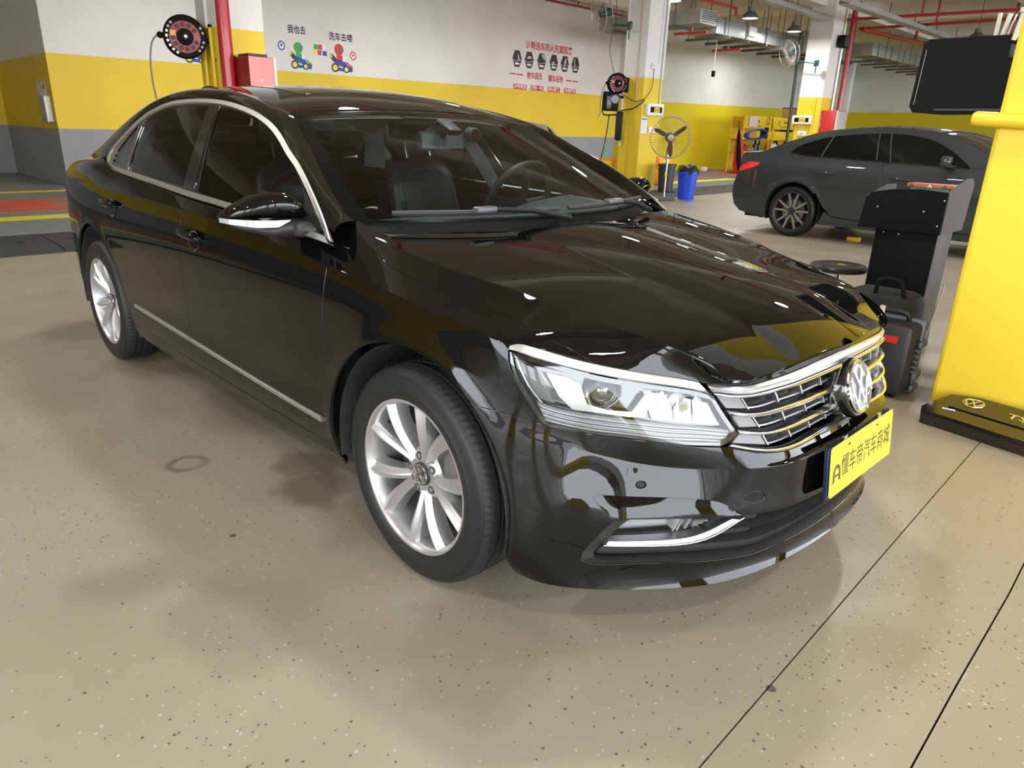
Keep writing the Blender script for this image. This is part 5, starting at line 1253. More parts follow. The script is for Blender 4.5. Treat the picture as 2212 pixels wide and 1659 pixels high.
q = MB(); q.grid(across2(E2[i0:i1 + 1], .032), flip=True); q.build('roof', GP, gcar)
q = MB(); q.grid(across2(E2[:i0 + 1], .030), flip=True); q.build('tailgate', GP, gcar)
q = MB(); q.grid(across2(E2[i1:], .032), flip=True); q.build('windscreen', DGLASS, gcar)
q = MB(); q.grid(across2([(2.40, 1.03), (2.7, 1.0), (3.1, .945), (3.45, .865), (3.7, .72)], .03), flip=True); q.build('bonnet', GP, gcar)
q = MB(); q.grid(across2([(3.70, .73), (3.77, .6), (3.79, .4), (3.74, .24)], .0, push=.12), flip=True); q.build('front_bumper', GP, gcar)
q = MB(); q.grid(across2([(-.445, .203), (-.814, .276), (-.914, .359), (-.96, .5), (-.955, .647), (-.907, .80), (-.89, .90), (-.89, 1.045)], 0, push=-.10), flip=True); q.build('rear_bumper', GP, gcar)
q = MB(); q.box((1.4, 0, .28), (4.6, 1.1, .2)); q.box((1.45, 0, .3), (1.9, 1.66, .16)); q.box((1.4, 0, .62), (4.2, 1.04, .5)); q.build('underbody', UNDER, gcar)
G_SP = mat('machined_spoke', (.50, .50, .50), .3, .9); G_RM = mat('wheel_dark', (.055, .052, .05), .4, .5)
def gwheel(x, mr):
    w = MB(); w.lathe([(.262, .085), (.262, .098), (.254, .100), (.246, .094), (.238, .06), (.235, -.08)], (0, 0, 0), 'Y', 56, flip=True); w.lathe([(.07, .04), (.055, .06), (.0005, .062)], (0, 0, 0), 'Y', 24, flip=True)
    o = w.build('wheel', G_RM, gcar); o.location = (x, .80 if mr else -.80, .338); o.rotation_euler = (0, 0, math.pi if mr else 0)
    t = MB(); t.cur = 0; sd = [(.25, .08), (.262, .100), (.285, .108), (.315, .104), (.330, .088)]; t.lathe(sd, (0, 0, 0), 'Y', 64); t.lathe([(r, -h) for r, h in sd], (0, 0, 0), 'Y', 64, flip=True); t.lathe([(.330, .088), (.338, .07), (.3385, 0), (.338, -.07), (.330, -.088)], (0, 0, 0), 'Y', 64); t.build('tyre', RUBBER, o)
    bk = MB(); bk.lathe([(.234, -.02), (.06, -.02)], (0, 0, 0), 'Y', 32, flip=True); bk.build('wheel_back', UNDER, o)
    bd = MB(); bd.lathe([(.16, .01), (.16, .02), (.07, .02)], (0, 0, 0), 'Y', 32, flip=True); bd.build('brake_disc', mat('brake_steel', (.22, .21, .20), .35, .9), o)
    for kk in range(5):
        for s in (-1, 1):
            a = math.radians(90 + 72 * kk); sp = MB()
            P = [Vector((.045 * s * .5, .05)), Vector((.030 * s, .12)), Vector((.072 * s, .245))]
            for p, qv in zip(P[:-1], P[1:]):
                d = (qv - p).normalized(); nn = Vector((-d.y, d.x)) * .0125
                pts = [p - nn, p + nn, qv + nn, qv - nn]; R2 = Matrix.Rotation(a - math.pi / 2, 2); pts = [R2 @ u for u in pts]
                sp.add([(u.x, -.082, u.y) for u in pts] + [(u.x, -.045, u.y) for u in pts], [(0, 1, 2, 3), (0, 4, 5, 1), (1, 5, 6, 2), (2, 6, 7, 3), (3, 7, 4, 0)])
            sp.build('wheel_spoke', G_SP, o, smooth=False)
for x in (0, 2.85): gwheel(x, False); gwheel(x, True)
# ------------------------------------------------------------------ silver hatchback glimpsed through the saloon's windscreen
scar = thing('silver_hatchback', 'silver hatchback with yellow rear plate, seen through the windscreen of the black saloon', 'car', (-6.75, 6.62, .0), math.radians(-12))
SP = mat('silver_paint', (.50, .53, .54), .3, .6, .8)
def sec(x, z0, zs, zr, ys, yr):   # half section points from sill to roof centre
    return [(x, ys - .06, z0), (x, ys, .45), (x, ys, .75), (x, ys - .02, zs), (x, yr + .05, zs + (zr - zs) * .75), (x, yr - .12, zr - .01), (x, 0, zr)]
stn = [(-4.05, .45, .70, .72, .62, .50), (-3.95, .25, .78, .80, .78, .60), (-3.2, .2, .90, .95, .85, .68), (-2.95, .2, .93, 1.05, .86, .66), (-2.2, .2, .95, 1.42, .86, .60), (-1.2, .2, .97, 1.45, .86, .62), (-.45, .2, 1.0, 1.38, .85, .60), (-.12, .22, 1.02, 1.08, .82, .58), (-.02, .30, .95, 1.0, .76, .55)]
rows = []
for s_ in stn:
    h = sec(*s_); rows.append([(a, -b, c) for a, b, c in h] + [(a, b, c) for a, b, c in h[-2::-1]])
q = MB(); q.grid(rows, flip=True); q.f.append(tuple(range(13))); q.mi.append(0); n_ = len(rows) - 1; q.f.append(tuple(n_ * 13 + i for i in range(12, -1, -1))); q.mi.append(0)
body = q.build('car_body', SP, scar, angle=50)
def quad(nm, pts, m, th=.012, par=None, nrm=(1, 0, 0)):
    b = MB(); nv = Vector(nrm) * th; N = len(pts); P = [Vector(p) for p in pts]; b.add([p + nv for p in P] + [p - nv for p in P], [tuple(range(N)), tuple(range(2 * N - 1, N - 1, -1))] + [(i, N + i, N + (i + 1) % N, (i + 1) % N) for i in range(N)]); return b.build(nm, m, par or scar, smooth=False)
quad('rear_window', [(-.14, -.60, 1.08), (-.14, .60, 1.08), (-.44, .50, 1.34), (-.44, -.50, 1.34)], DGLASS, .012, nrm=(.65, 0, .75))
quad('tailgate_panel', [(.0, -.52, .62), (.0, .52, .62), (-.01, .58, .97), (-.01, -.58, .97)], SP, .02)
quad('bumper_strip', [(.035, -.72, .52), (.035, .72, .52), (.03, .72, .60), (.03, -.72, .60)], mat('silver_bumper', (.62, .64, .65), .25, .5, .8), .03)
for s_ in (-1, 1): quad('tail_light', [(-.03, s_ * .60, .72), (-.03, s_ * .76, .72), (-.06, s_ * .78, .98), (-.05, s_ * .60, .95)], mat('red_lamp_lens', (.25, .004, .006), .1, 0, 1.), .03)
quad('rear_plate', [(.035, -.22, .82), (.035, .22, .82), (.030, .22, .955), (.030, -.22, .955)], YPLATE, .006)
text_mesh('懂车帝汽车商城', .050, 'plate_lettering', BROWN, lambda x, y, h: (.0425 + h, x + .03, .888 + y), scar, .0004)
disc(MB(), [(.05, .0), (.048, .012), (.040, .012), (.038, .004)], lambda x, y, h: (.012 + h, x, 1.0 + y * .8)).build('tailgate_badge', CHROME, scar)
for x in (-.75, -3.25):
    for s_ in (-1, 1):
        w = MB(); w.lathe([(.19, .09), (.28, .10), (.31, .08), (.32, 0), (.31, -.08), (.2, -.09), (.0005, -.09)], (0, 0, 0), 'Y', 36); w.lathe([(.19, .09), (.18, .05), (.0005, .07)], (0, 0, 0), 'Y', 24, flip=True); o = w.build('wheel', RUBBER, scar); o.location = (x, s_ * .80, .35); o.rotation_euler = (0, 0, math.pi if s_ > 0 else 0)

# ------------------------------------------------------------------ small things in the hall
BLK = mat('matt_black', (.008, .008, .008), .55, spec=.10); REDM = mat('fire_red', (.50, .022, .03), .35, 0, .3); WHT = mat('white_plastic', (.78, .78, .76), .4); STEEL = mat('brushed_steel', (.55, .55, .54), .3, 1.0)
YELP = mat('yellow_enamel', (.78, .55, .025), .4); DGREEN = mat('dark_green_enamel', (.012, .045, .040), .4); ORNG = mat('orange_plastic', (.75, .28, .02), .45); CABLE = mat('cable_black', (.012, .012, .012), .5); PVC = mat('pvc_white', (.74, .74, .72), .35)
def tag1(o, label, cat, group=None): return tag(o, label, cat, group)
def one(mb, name, m, label, cat, group=None, smooth=True): return tag(mb.build(name, m, None, smooth=smooth), label, cat, group)
def part(mb, name, m, par, smooth=True): return mb.build(name, m, par, smooth=smooth)
# ---- stickers and lettering on the back wall
FW = lambda y0, z0: (lambda x, y, h: (XW + .0015 + h, y0 + x, z0 + y))
INK = mat('sticker_ink', (.015, .015, .03), .5); RINK = mat('sticker_red', (.62, .03, .035), .5); WINK = mat('sticker_white', (.85, .83, .83), .5)
def wtext(s, y, z, size, sx, sy, m, label, grp=None):
    f = FW(y, z); o = text_mesh(s, size, 'wall_lettering', m, lambda a, b, h: f(a * sx, b * sy, h), None, .0015, bold=True); return tag(o, label, 'lettering', grp)
wtext('我也去', 6.72, 3.20, .155, .95, 1.15, INK, 'black lettering 我也去 above the green and blue kart sticker')
wtext('洗车去喽', 7.83, 3.155, .165, .96, 1.1, INK, 'black lettering 洗车去喽 above the red and blue kart sticker')
wtext('让勤洗车的人先富起来', 14.9, 3.555, .208, .97, 1.1, RINK, 'red slogan 让勤洗车的人先富起来 high on the back wall')
wtext('脏车我洗', 14.30, 2.76, .165, .98, 1.2, RINK, 'red lettering 脏车我洗, left half of the line below the hexagon pictures'); wtext('靓车还你', 15.215, 2.735, .165, 1.0, 1.2, RINK, 'red lettering 靓车还你, right half of the line below the hexagon pictures')
for i, (a, b, w_) in enumerate(((13.405, 2.775, 'outermost left'), (13.695, 2.77, 'second from left'), (15.815, 2.735, 'third from left'), (16.105, 2.73, 'outermost right'))):
    one(MB().prism([(-.125, -.018), (.125, -.018), (.125, .018), (-.125, .018)], 0, .003, FW(a, b)), 'red_dash', RINK, 'short red dash on the white wall, %s of the four' % w_, 'sticker', 'red dashes on the back wall', smooth=False)
for a, s, w_ in ((13.71, '内饰清洁', 'leftmost'), (14.42, '焕然一新', 'second from left'), (15.155, '用心服务', 'third from left'), (15.885, '为您解忧', 'rightmost')):
    t = MB().prism([(-.268, -.07), (.268, -.07), (.268, .07), (-.268, .07)], 0, .003, FW(a, 2.448)).build('red_label', RINK, None, smooth=False); tag(t, 'small red label reading %s, %s of the four above the yellow paint' % (s, w_), 'label', 'red labels on the back wall')
    f = FW(a, 2.445); text_mesh(s, .122, 'label_lettering', WINK, lambda x, y, h: f(x, y, h + .0032), t, .0006, bold=True)
HEXG = mat('hex_dark', (.02, .02, .022), .4)
for i, (y, kind) in enumerate(((13.56, 'showing a pinkish hand'), (14.05, 'with a car front'), (14.57, 'with a bright slanted sheet'), (15.10, 'with two pale round shapes'), (15.59, 'with a pale figure'), (16.08, 'with streaked grey panes'))):
    hx = [(-.185, .0), (-.095, .215), (.095, .215), (.185, .0), (.095, -.215), (-.095, -.215)]
    t = MB().prism(hx, 0, .004, FW(y, 3.175 + .004 * i)).build('hexagon_picture', HEXG, None, smooth=False); tag(t, 'hexagonal dark wall picture %s' % kind, 'picture', 'hexagon pictures on the back wall')
    F_ = FW(y, 3.175 + .004 * i); G_ = lambda a, b, h: F_(a, b, h + .0042)
    MB().prism([(-.085, -.155), (.085, -.155), (.085, -.10), (-.085, -.10)], 0, .001, G_).build('white_band', WINK, t, smooth=False)
    shp = [[(.02, .12), (.05, .14), (.08, .02), (.13, -.01), (.10, -.05), (.03, -.04)], [(-.06, .10), (.08, .10), (.10, .03), (-.09, .03)], [(-.02, .19), (.09, .19), (.16, .02), (.03, .10)], [(-.10, -.03), (-.06, .03), (.0, .03), (.05, -.03), (.02, -.055), (-.08, -.055)], [(.0, .14), (.06, .16), (.08, .05), (.02, -.05), (-.05, -.02)], [(-.08, .17), (-.04, .18), (.0, -.03), (-.05, -.05)]][i]
    MB().prism(shp, 0, .001, G_).build('picture_shape', mat('hex_pink', (.55, .33, .34), .5) if i == 0 else mat('hex_pale', (.45, .45, .47), .5), t, smooth=False)
    MB().prism([(-.165, -.045), (-.05, -.075), (.165, -.03), (.158, -.02), (-.05, -.064), (-.160, -.034)], 0, .001, G_).build('picture_shape', WINK, t, smooth=False)
def kart(y, z, s, col, label):
    t = thing('kart_sticker', label, 'sticker', (XW, y, z), 0, 'kart stickers on the back wall'); K = lambda a, b, h: (.0015 + h, a * s, b * s)
    def c2(cx, cy, r, h0, h1, m, nm, n=20): MB().prism([(cx + r * math.cos(2 * math.pi * k / n), cy + r * math.sin(2 * math.pi * k / n)) for k in range(n)], h0, h1, K).build(nm, m, t, smooth=False)
    def pg(p, h0, h1, m, nm): MB().prism(p, h0, h1, K).build(nm, m, t, smooth=False)
    NAVY = mat('sticker_navy', (.02, .02, .09), .5); BLUE = mat('sticker_blue', (.015, .06, .42), .5); YS = mat('sticker_yellow', (.85, .72, .04), .5)
    pg([(-.34, .06), (-.28, .12), (-.10, -.02), (-.16, -.10), (-.24, -.06)], 0, .002, NAVY, 'exhaust'); pg([(-.33, .07), (-.285, .11), (-.25, .04), (-.30, .02)], .002, .003, YS, 'exhaust_flame')
    pg([(-.14, -.02), (.10, -.05), (.18, -.14), (.32, -.17), (.30, -.28), (-.10, -.27), (-.18, -.14)], 0, .003, BLUE, 'kart_body')
    pg([(.12, -.03), (.30, -.14), (.33, -.17), (.30, -.19), (.14, -.08)], .001, .004, col, 'kart_nose_band')
    pg([(-.09, -.13), (.02, -.15), (.03, -.18), (-.09, -.16)], .003, .004, col, 'kart_stripe'); pg([(-.09, -.16), (.03, -.18), (.03, -.205), (-.09, -.185)], .003, .004, WINK, 'kart_stripe')
    c2(-.19, -.20, .105, .003, .004, INK, 'kart_wheel'); c2(-.19, -.20, .068, .004, .005, YS, 'wheel_hub'); c2(.13, -.225, .085, .003, .004, INK, 'kart_wheel'); c2(.13, -.225, .055, .004, .005, YS, 'wheel_hub')
    pg([(-.14, .10), (.02, .09), (.06, -.05), (-.12, -.04)], .002, .003, col, 'driver_suit'); c2(-.06, .22, .13, .002, .004, col, 'driver_helmet'); pg([(-.03, .17), (.065, .17), (.065, .25), (-.02, .255)], .004, .005, mat('visor_grey', (.12, .13, .15), .3), 'helmet_visor'); pg([(.03, .06), (.12, .07), (.13, -.05), (.03, -.05)], .003, .005, WINK, 'driver_glove')
GREEN_S = mat('sticker_green', (.02, .36, .08), .5)
kart(6.78, 2.67, .84, GREEN_S, 'wall sticker of a blue kart with a green helmeted driver'); kart(7.82, 2.70, .93, RINK, 'wall sticker of a blue kart with a red helmeted driver'); kart(4.45, 2.60, .80, mat('sticker_sky', (.05, .15, .5), .5), 'blue kart sticker half hidden behind the left hose reel')
for y, z, m, c in ((6.33, 2.86, mat('sticker_blue2', (.04, .05, .30), .5), 'blue'), (8.14, 2.80, RINK, 'red')):
    t = one(MB().prism(circle(0, 0, .085, .095, 20).tolist(), 0, .003, FW(y, z)), 'round_sticker', m, 'small round %s and white sticker on the back wall' % c, 'sticker', smooth=False); MB().prism(circle(0, 0, .06, .068, 18).tolist(), .003, .0036, FW(y, z)).build('sticker_field', WINK, t, smooth=False)
    MB().prism(circle(0, .01, .028, .03, 14).tolist(), .0036, .0042, FW(y, z)).build('sticker_dot', m, t, smooth=False)
t = thing('colour_block_sticker', 'small sticker of green, red, yellow and blue blocks between the two karts', 'sticker', (XW, 7.28, 2.86))
for i, (a, b, m) in enumerate(((-.11, .05, GREEN_S), (.0, .05, RINK), (.10, .04, WINK), (-.13, -.06, mat('sticker_yellow', (.85, .72, .04), .5)), (-.02, -.065, RINK), (.11, -.07, mat('sticker_blue', (.015, .06, .42), .5)))):
    MB().prism([(a - .05, b - .05), (a + .05, b - .05), (a + .05, b + .05), (a - .05, b + .05)], .0015, .004, lambda x, y, h: (h, x, y)).build('colour_block', m, t, smooth=False)
# ---- hose reels
def reel(loc, R, rz, label, hose, hose2, arm):
    t = thing('hose_reel', label, 'hose reel', loc, rz, 'hose reels on the pillars')
    m = MB(); m.lathe([(R, -.07), (R * 1.02, .05), (R * .93, .075), (R * .76, .06), (R * .74, .03)], (0, 0, 0), 'X', 44); m.lathe([(R, -.07), (.0005, -.07)], (0, 0, 0), 'X', 44); part(m, 'reel_rim', BLK, t)
    m = MB(); m.lathe([(R * .76, .035), (R * .36, .045)], (0, 0, 0), 'X', 44, flip=True); part(m, 'reel_disc', mat('reel_red', (.34, .02, .035), .35), t)
    for k in range(12):
        a = 2 * math.pi * k / 12 + .1; c = Vector((.052, R * .57 * math.cos(a), R * .57 * math.sin(a)))
        if k in (0,): continue
        mm = MB(); mm.lathe([(R * .105, 0), (R * .10, .006), (.0005, .004)], tuple(c), 'X', 12); part(mm, 'reel_slot', mat('reel_slot_dark', (.01, .008, .009), .5), t)
    a = math.radians(165); mm = MB(); mm.box((.056, R * .57 * math.cos(a), R * .57 * math.sin(a)), (.006, R * .26, R * .26), bev=.002); part(mm, 'reel_label', mat('reel_orange', (.75, .33, .04), .5), t)
    for k in list(range(9, 17)) + [21, 22, 23, 1, 2]:
        a = 2 * math.pi * k / 24; mm = MB(); mm.box((.070, R * .86 * math.cos(a), R * .86 * math.sin(a)), (.014, R * .12, R * .12), rot=Matrix.Rotation(a, 3, 'X'), bev=.004); part(mm, 'reel_mark', WHT if k in range(11, 17) else mat('reel_mark_grey', (.35, .35, .36), .5), t)
    m = MB(); m.lathe([(R * .40, .045), (R * .38, .085), (R * .22, .10), (R * .20, .12), (.0005, .125)], (0, 0, 0), 'X', 30, flip=True); part(m, 'reel_hub', BLK, t)
    m = MB(); m.lathe([(R * .08, .125), (.0005, .132)], (0, 0, 0), 'X', 14, flip=True); part(m, 'reel_cap', WHT, t)
    m = MB(); m.lathe([(.0005, -R * .17), (R * .12, -R * .12), (R * .17, 0), (R * .12, R * .12), (.0005, R * .17)], (0, -R * 1.13, R * .02), 'Z', 14); part(m, 'hose_stop', BLK, t)
    m = MB(); m.tube(hose, .011, 8); part(m, 'hose', mat('hose_grey', (.16, .15, .13), .5), t)
    if hose2: m = MB(); m.tube(hose2, .013, 8); part(m, 'feed_hose', CABLE, t)
    m = MB(); m.box(arm[0], arm[1], bev=.01); m.box((arm[0][0], R * 1.02, arm[0][2]), (.07, .10, .05), bev=.01); part(m, 'reel_bracket', BLK, t)
cm = lambda p, s=.05: [tuple(q) for q in catmull(p, s)]
reel((-8.74, 2.06, 2.285), .255, math.radians(-16), 'black and red hose reel hanging on the left pillar', cm([(0, -.33, .0), (.03, -.40, -.10), (.03, -.44, -.32), (.02, -.44, -.6), (.0, -.40, -.95), (-.02, -.36, -1.3), (-.02, -.36, -2.24)]),
     cm([(.0, .30, -.16), (.06, .37, -.30), (.10, .42, -.50), (.10, .40, -.60), (.08, .20, -.585), (.08, .10, -.65), (.09, .14, -.75), (.08, .27, -.79), (.06, .34, -.79)]), ((-.02, .34, -.02), (.06, .10, .40)))
reel((-9.06, 11.52, 2.30), .215, math.radians(-28), 'black hose reel hanging on the middle pillar above a black case', cm([(0, -.26, .0), (.0, -.33, -.12), (.02, -.38, -.40), (.03, -.37, -.62), (.02, -.42, -.70)]), None, ((-.02, .255, -.02), (.06, .10, .30)))
t = thing('portable_light', 'black portable flood light with a round lens hanging below the right hose reel', 'lamp', (-9.12, 11.45, 1.93), math.radians(-28))
m = MB(); m.box((0, -.02, 0), (.12, .34, .40), bev=.03); part(m, 'light_body', BLK, t); m = MB(); m.tube(cm([(.0, -.20, .20), (.02, -.22, .0), (.02, -.20, -.26), (.02, .0, -.28), (.02, .17, -.26)]), .014, 8); part(m, 'light_frame', BLK, t)
m = MB(); m.lathe([(.11, .06), (.11, .075), (.09, .078), (.085, .064), (.0005, .062)], (0, .05, .05), 'X', 22, flip=True); part(m, 'light_lens', mat('lens_dark', (.03, .03, .033), .2), t); m = MB(); m.box((.06, -.09, -.02), (.012, .11, .26), bev=.004); part(m, 'light_window', mat('window_grey', (.10, .105, .11), .3), t); m = MB(); m.box((-.02, .20, .1), (.05, .16, .06)); part(m, 'light_bracket', BLK, t)
one(MB().tube(cm([(-9.14, 11.42, 1.66), (-9.16, 11.40, 1.3), (-9.2, 11.36, .9), (-9.25, 11.25, .45), (-9.3, 11.1, .1)], .1), .013, 8), 'hanging_cable', CABLE, 'black cable hanging down from the portable flood light', 'cable')
one(MB().tube(cm([(-8.50, 11.80, 1.98), (-8.49, 11.74, 1.93), (-8.70, 11.70, 1.80), (-8.95, 11.68, 1.76), (-9.1, 11.66, 1.72)], .05), .012, 8), 'air_hose', CABLE, 'short black air hose curving across the middle pillar', 'hose')
m = MB(); m.box((-9.07, 11.70, 1.42), (.16, .05, .62), bev=.008); one(m, 'black_board', mat('board_dark_green', (.012, .018, .017), .4), 'narrow black board on the side of the middle pillar', 'board')
one(MB().tube(cm([(-9.12, 11.66, 1.70), (-9.22, 11.60, 1.45), (-9.20, 11.60, 1.25), (-9.08, 11.64, 1.10), (-9.02, 11.68, 1.08)], .05), .011, 8), 'grey_hose', mat('hose_pale', (.42, .42, .41), .5), 'pale grey hose looped beside the narrow black board', 'hose')
# ---- pillar services
def vpipe(x, y, z0, z1, r, m, name, label, cat='pipe'): return one(MB().tube([(x, y, z0), (x, y, z1)], r, 14), name, m, label, cat)
REDP = mat('sprinkler_red', (.42, .018, .028), .32, 0, .3)
vpipe(-8.375, 2.43, .0, 5.38, .085, REDP, 'red_pipe', 'thick red fire pipe standing against the left pillar')
m = MB(); m.tube([(-8.70, 2.352, 2.42), (-8.70, 2.352, 5.3)], .030, 10); one(m, 'white_conduit', PVC, 'white conduit up the side of the left pillar', 'conduit')
one(MB().tube([(-8.78, 2.356, 2.42), (-8.78, 2.356, 5.3)], .014, 8), 'beige_conduit', mat('beige_pvc', (.52, .42, .30), .4), 'thin beige conduit beside the white one on the left pillar', 'conduit')
one(MB().tube([(-8.86, 2.352, .9), (-8.86, 2.352, 2.42)], .030, 10), 'yellow_conduit', YELP, 'yellow painted conduit behind the left hose reel', 'conduit'); t = one(MB().tube([(-8.62, 2.352, 1.62), (-8.62, 2.352, 2.42)], .028, 10), 'yellow_air_pipe', YELP, 'yellow air pipe ending in a brass tap on the left pillar', 'pipe')
m = MB(); m.tube([(-8.62, 2.352, 1.50), (-8.62, 2.352, 1.64)], .034, 10); part(m, 'tap_collar', mat('tap_grey', (.42, .40, .34), .4, .5), t); m = MB(); m.tube(cm([(-8.62, 2.352, 1.52), (-8.62, 2.34, 1.46), (-8.66, 2.30, 1.44)], .02), .026, 8); part(m, 'tap_elbow', mat('brass', (.62, .46, .16), .3, .9), t)
# red cabinet in front of the left pillar
t = thing('red_cabinet', 'red metal cabinet with a pale pink front beside the left pillar', 'cabinet', (-8.2, 2.68, 0)); m = MB(); m.box((0, 0, 1.04), (.52, .34, 2.06), bev=.008); part(m, 'cabinet_body', mat('cabinet_red', (.23, .016, .011), .35, 0, .25), t)
m = MB(); m.box((.268, .0, 1.04), (.012, .335, 2.05), bev=.004); part(m, 'cabinet_door', mat('cabinet_pink', (.72, .26, .26), .35, 0, .3), t); m = MB(); m.box((.262, .185, 1.04), (.03, .03, 2.05), bev=.004); part(m, 'cabinet_edge', WHT, t)
t2 = thing('black_switch_box', 'flat black device lying on top of the red cabinet', 'device', (-8.2, 2.68, 2.072)); m = MB(); m.box((0, .02, .02), (.30, .26, .04), bev=.006); part(m, 'device_case', mat('device_brown', (.05, .03, .02), .5), t2); m = MB(); m.tube(cm([(.1, .12, .04), (.12, .16, .12), (.12, .22, .10), (.12, .25, .02)], .03), .004, 6); part(m, 'device_wire', PVC, t2)
one(MB().box((-8.43, 2.60, 2.088), (.10, .08, .03), bev=.008), 'paper_wad', mat('paper_grey', (.45, .45, .42), .7), 'crumpled grey paper beside the black device on the red cabinet', 'paper')
# distribution boxes, notices, sockets
def dbox(x, y, z, rz, label):
    t = thing('distribution_box', label, 'fuse box', (x, y, z), rz); m = MB(); m.box((.05, 0, 0), (.10, .60, .25), bev=.015); part(m, 'box_body', WHT, t); m = MB(); m.box((.102, 0, 0), (.008, .44, .12), bev=.003); part(m, 'box_window', BLK, t); m = MB(); m.box((.107, .02, -.005), (.004, .20, .105)); p = part(m, 'box_label', YELP, t, False)
    for dy in (-.04, .02, .06): m = MB(); m.box((.1095, dy, -.01), (.001, .018, .045)); part(m, 'label_mark', INK, p, False)
dbox(-8.505, 12.15, 1.785, 0, 'white fuse box with yellow label on the middle pillar'); dbox(-8.74, 20.22, 1.80, math.radians(-90), 'white fuse box with yellow label on the far pillar by the shelves')
def notice(x, y, z, w, h, rz, label, band):
    t = thing('notice', label, 'notice', (x, y, z), rz); m = MB(); m.box((.004, 0, 0), (.006, w, h)); part(m, 'notice_sheet', mat('paper_white', (.74, .77, .82), .5), t, False); m = MB(); m.box((.0075, 0, h * .40), (.001, w * .9, h * .10)); part(m, 'notice_heading', mat(*band), t, False)
    for k in range(5): m = MB(); m.box((.0075, -.01, h * (.22 - .13 * k)), (.001, w * .66, h * .03)); part(m, 'notice_line', mat('notice_grey', (.42, .46, .55), .6), t, False)
notice(-8.505, 11.87, 1.45, .23, .33, 0, 'paper notice with blue heading on the middle pillar', ('notice_blue', (.05, .16, .45), .5)); notice(-8.255, 20.42, 1.77, .24, .34, 0, 'white notice with blue heading on the far pillar', ('notice_blue', (.05, .16, .45), .5)); 
def socket(x, y, z, w, h, rz, label): t = thing('socket', label, 'socket', (x, y, z), rz); m = MB(); m.box((.02, 0, 0), (.04, w, h), bev=.008); part(m, 'socket_plate', WHT, t); m = MB(); m.box((.041, 0, 0), (.003, w * .4, h * .4)); part(m, 'socket_face', mat('socket_grey', (.5, .5, .5), .4), t, False)
socket(-8.505, 12.02, 2.68, .12, .12, 0, 'small white socket high on the middle pillar'); socket(-8.505, 12.15, 1.36, .24, .12, 0, 'white double switch beside the paper notice'); socket(-8.70, 20.225, 1.42, .28, .14, math.radians(-90), 'white double switch below the fuse box on the far pillar')
one(MB().tube(cm([(-8.47, 12.02, 2.62), (-8.46, 12.0, 2.3), (-8.47, 11.9, 2.1), (-8.5, 11.75, 1.98), (-8.7, 11.70, 1.95), (-9.0, 11.62, 2.1)], .06), .007, 6), 'power_cable', CABLE, 'thin cable drooping from the socket to the right hose reel', 'cable')
one(MB().tube([(-8.50, 12.36, 1.9), (-8.50, 12.36, 5.3)], .020, 8), 'grey_conduit', mat('conduit_grey', (.35, .36, .37), .4, .4), 'grey conduit rising from the fuse box on the middle pillar', 'conduit'); one(MB().tube([(-8.50, 12.24, 2.74), (-8.50, 12.24, 5.3)], .018, 8), 'white_conduit', PVC, 'white conduit rising above the middle pillar socket', 'conduit')
one(MB().tube([(-8.70, 11.752, 1.96), (-8.70, 11.752, 5.3)], .018, 8), 'beige_conduit', mat('beige_pvc', (.52, .42, .30), .4), 'beige conduit on the left face of the middle pillar', 'conduit'); one(MB().tube([(-9.05, 11.752, 1.0), (-9.05, 11.752, 5.3)], .024, 8), 'white_conduit', PVC, 'white conduit along the back edge of the middle pillar', 'conduit')
# paper holder and switch box on the dark wall at the left
t = thing('notice', 'white papers pinned to the shaded yellow wall at far left', 'notice', (-14.95, 1.755, 1.70)); m = MB(); m.box((.16, -.006, .03), (.34, .006, .26)); part(m, 'notice_sheet', WHT, t, False); m = MB(); m.box((-.16, -.012, -.03), (.20, .012, .42)); part(m, 'notice_board', mat('paper_grey2', (.60, .60, .60), .5), t, False); m = MB(); m.box((.18, -.010, .08), (.12, .003, .08)); part(m, 'notice_stamp', RINK, t, False)
t = thing('switch_box', 'tall grey switch box on the shaded yellow wall at far left', 'switch box', (-14.62, 1.755, 1.39)); m = MB(); m.box((0, -.06, 0), (.34, .12, .46), bev=.012); part(m, 'box_body', mat('box_grey', (.34, .33, .29), .45), t); m = MB(); m.box((.175, -.06, 0), (.015, .10, .44), bev=.006); part(m, 'box_front', WHT, t)
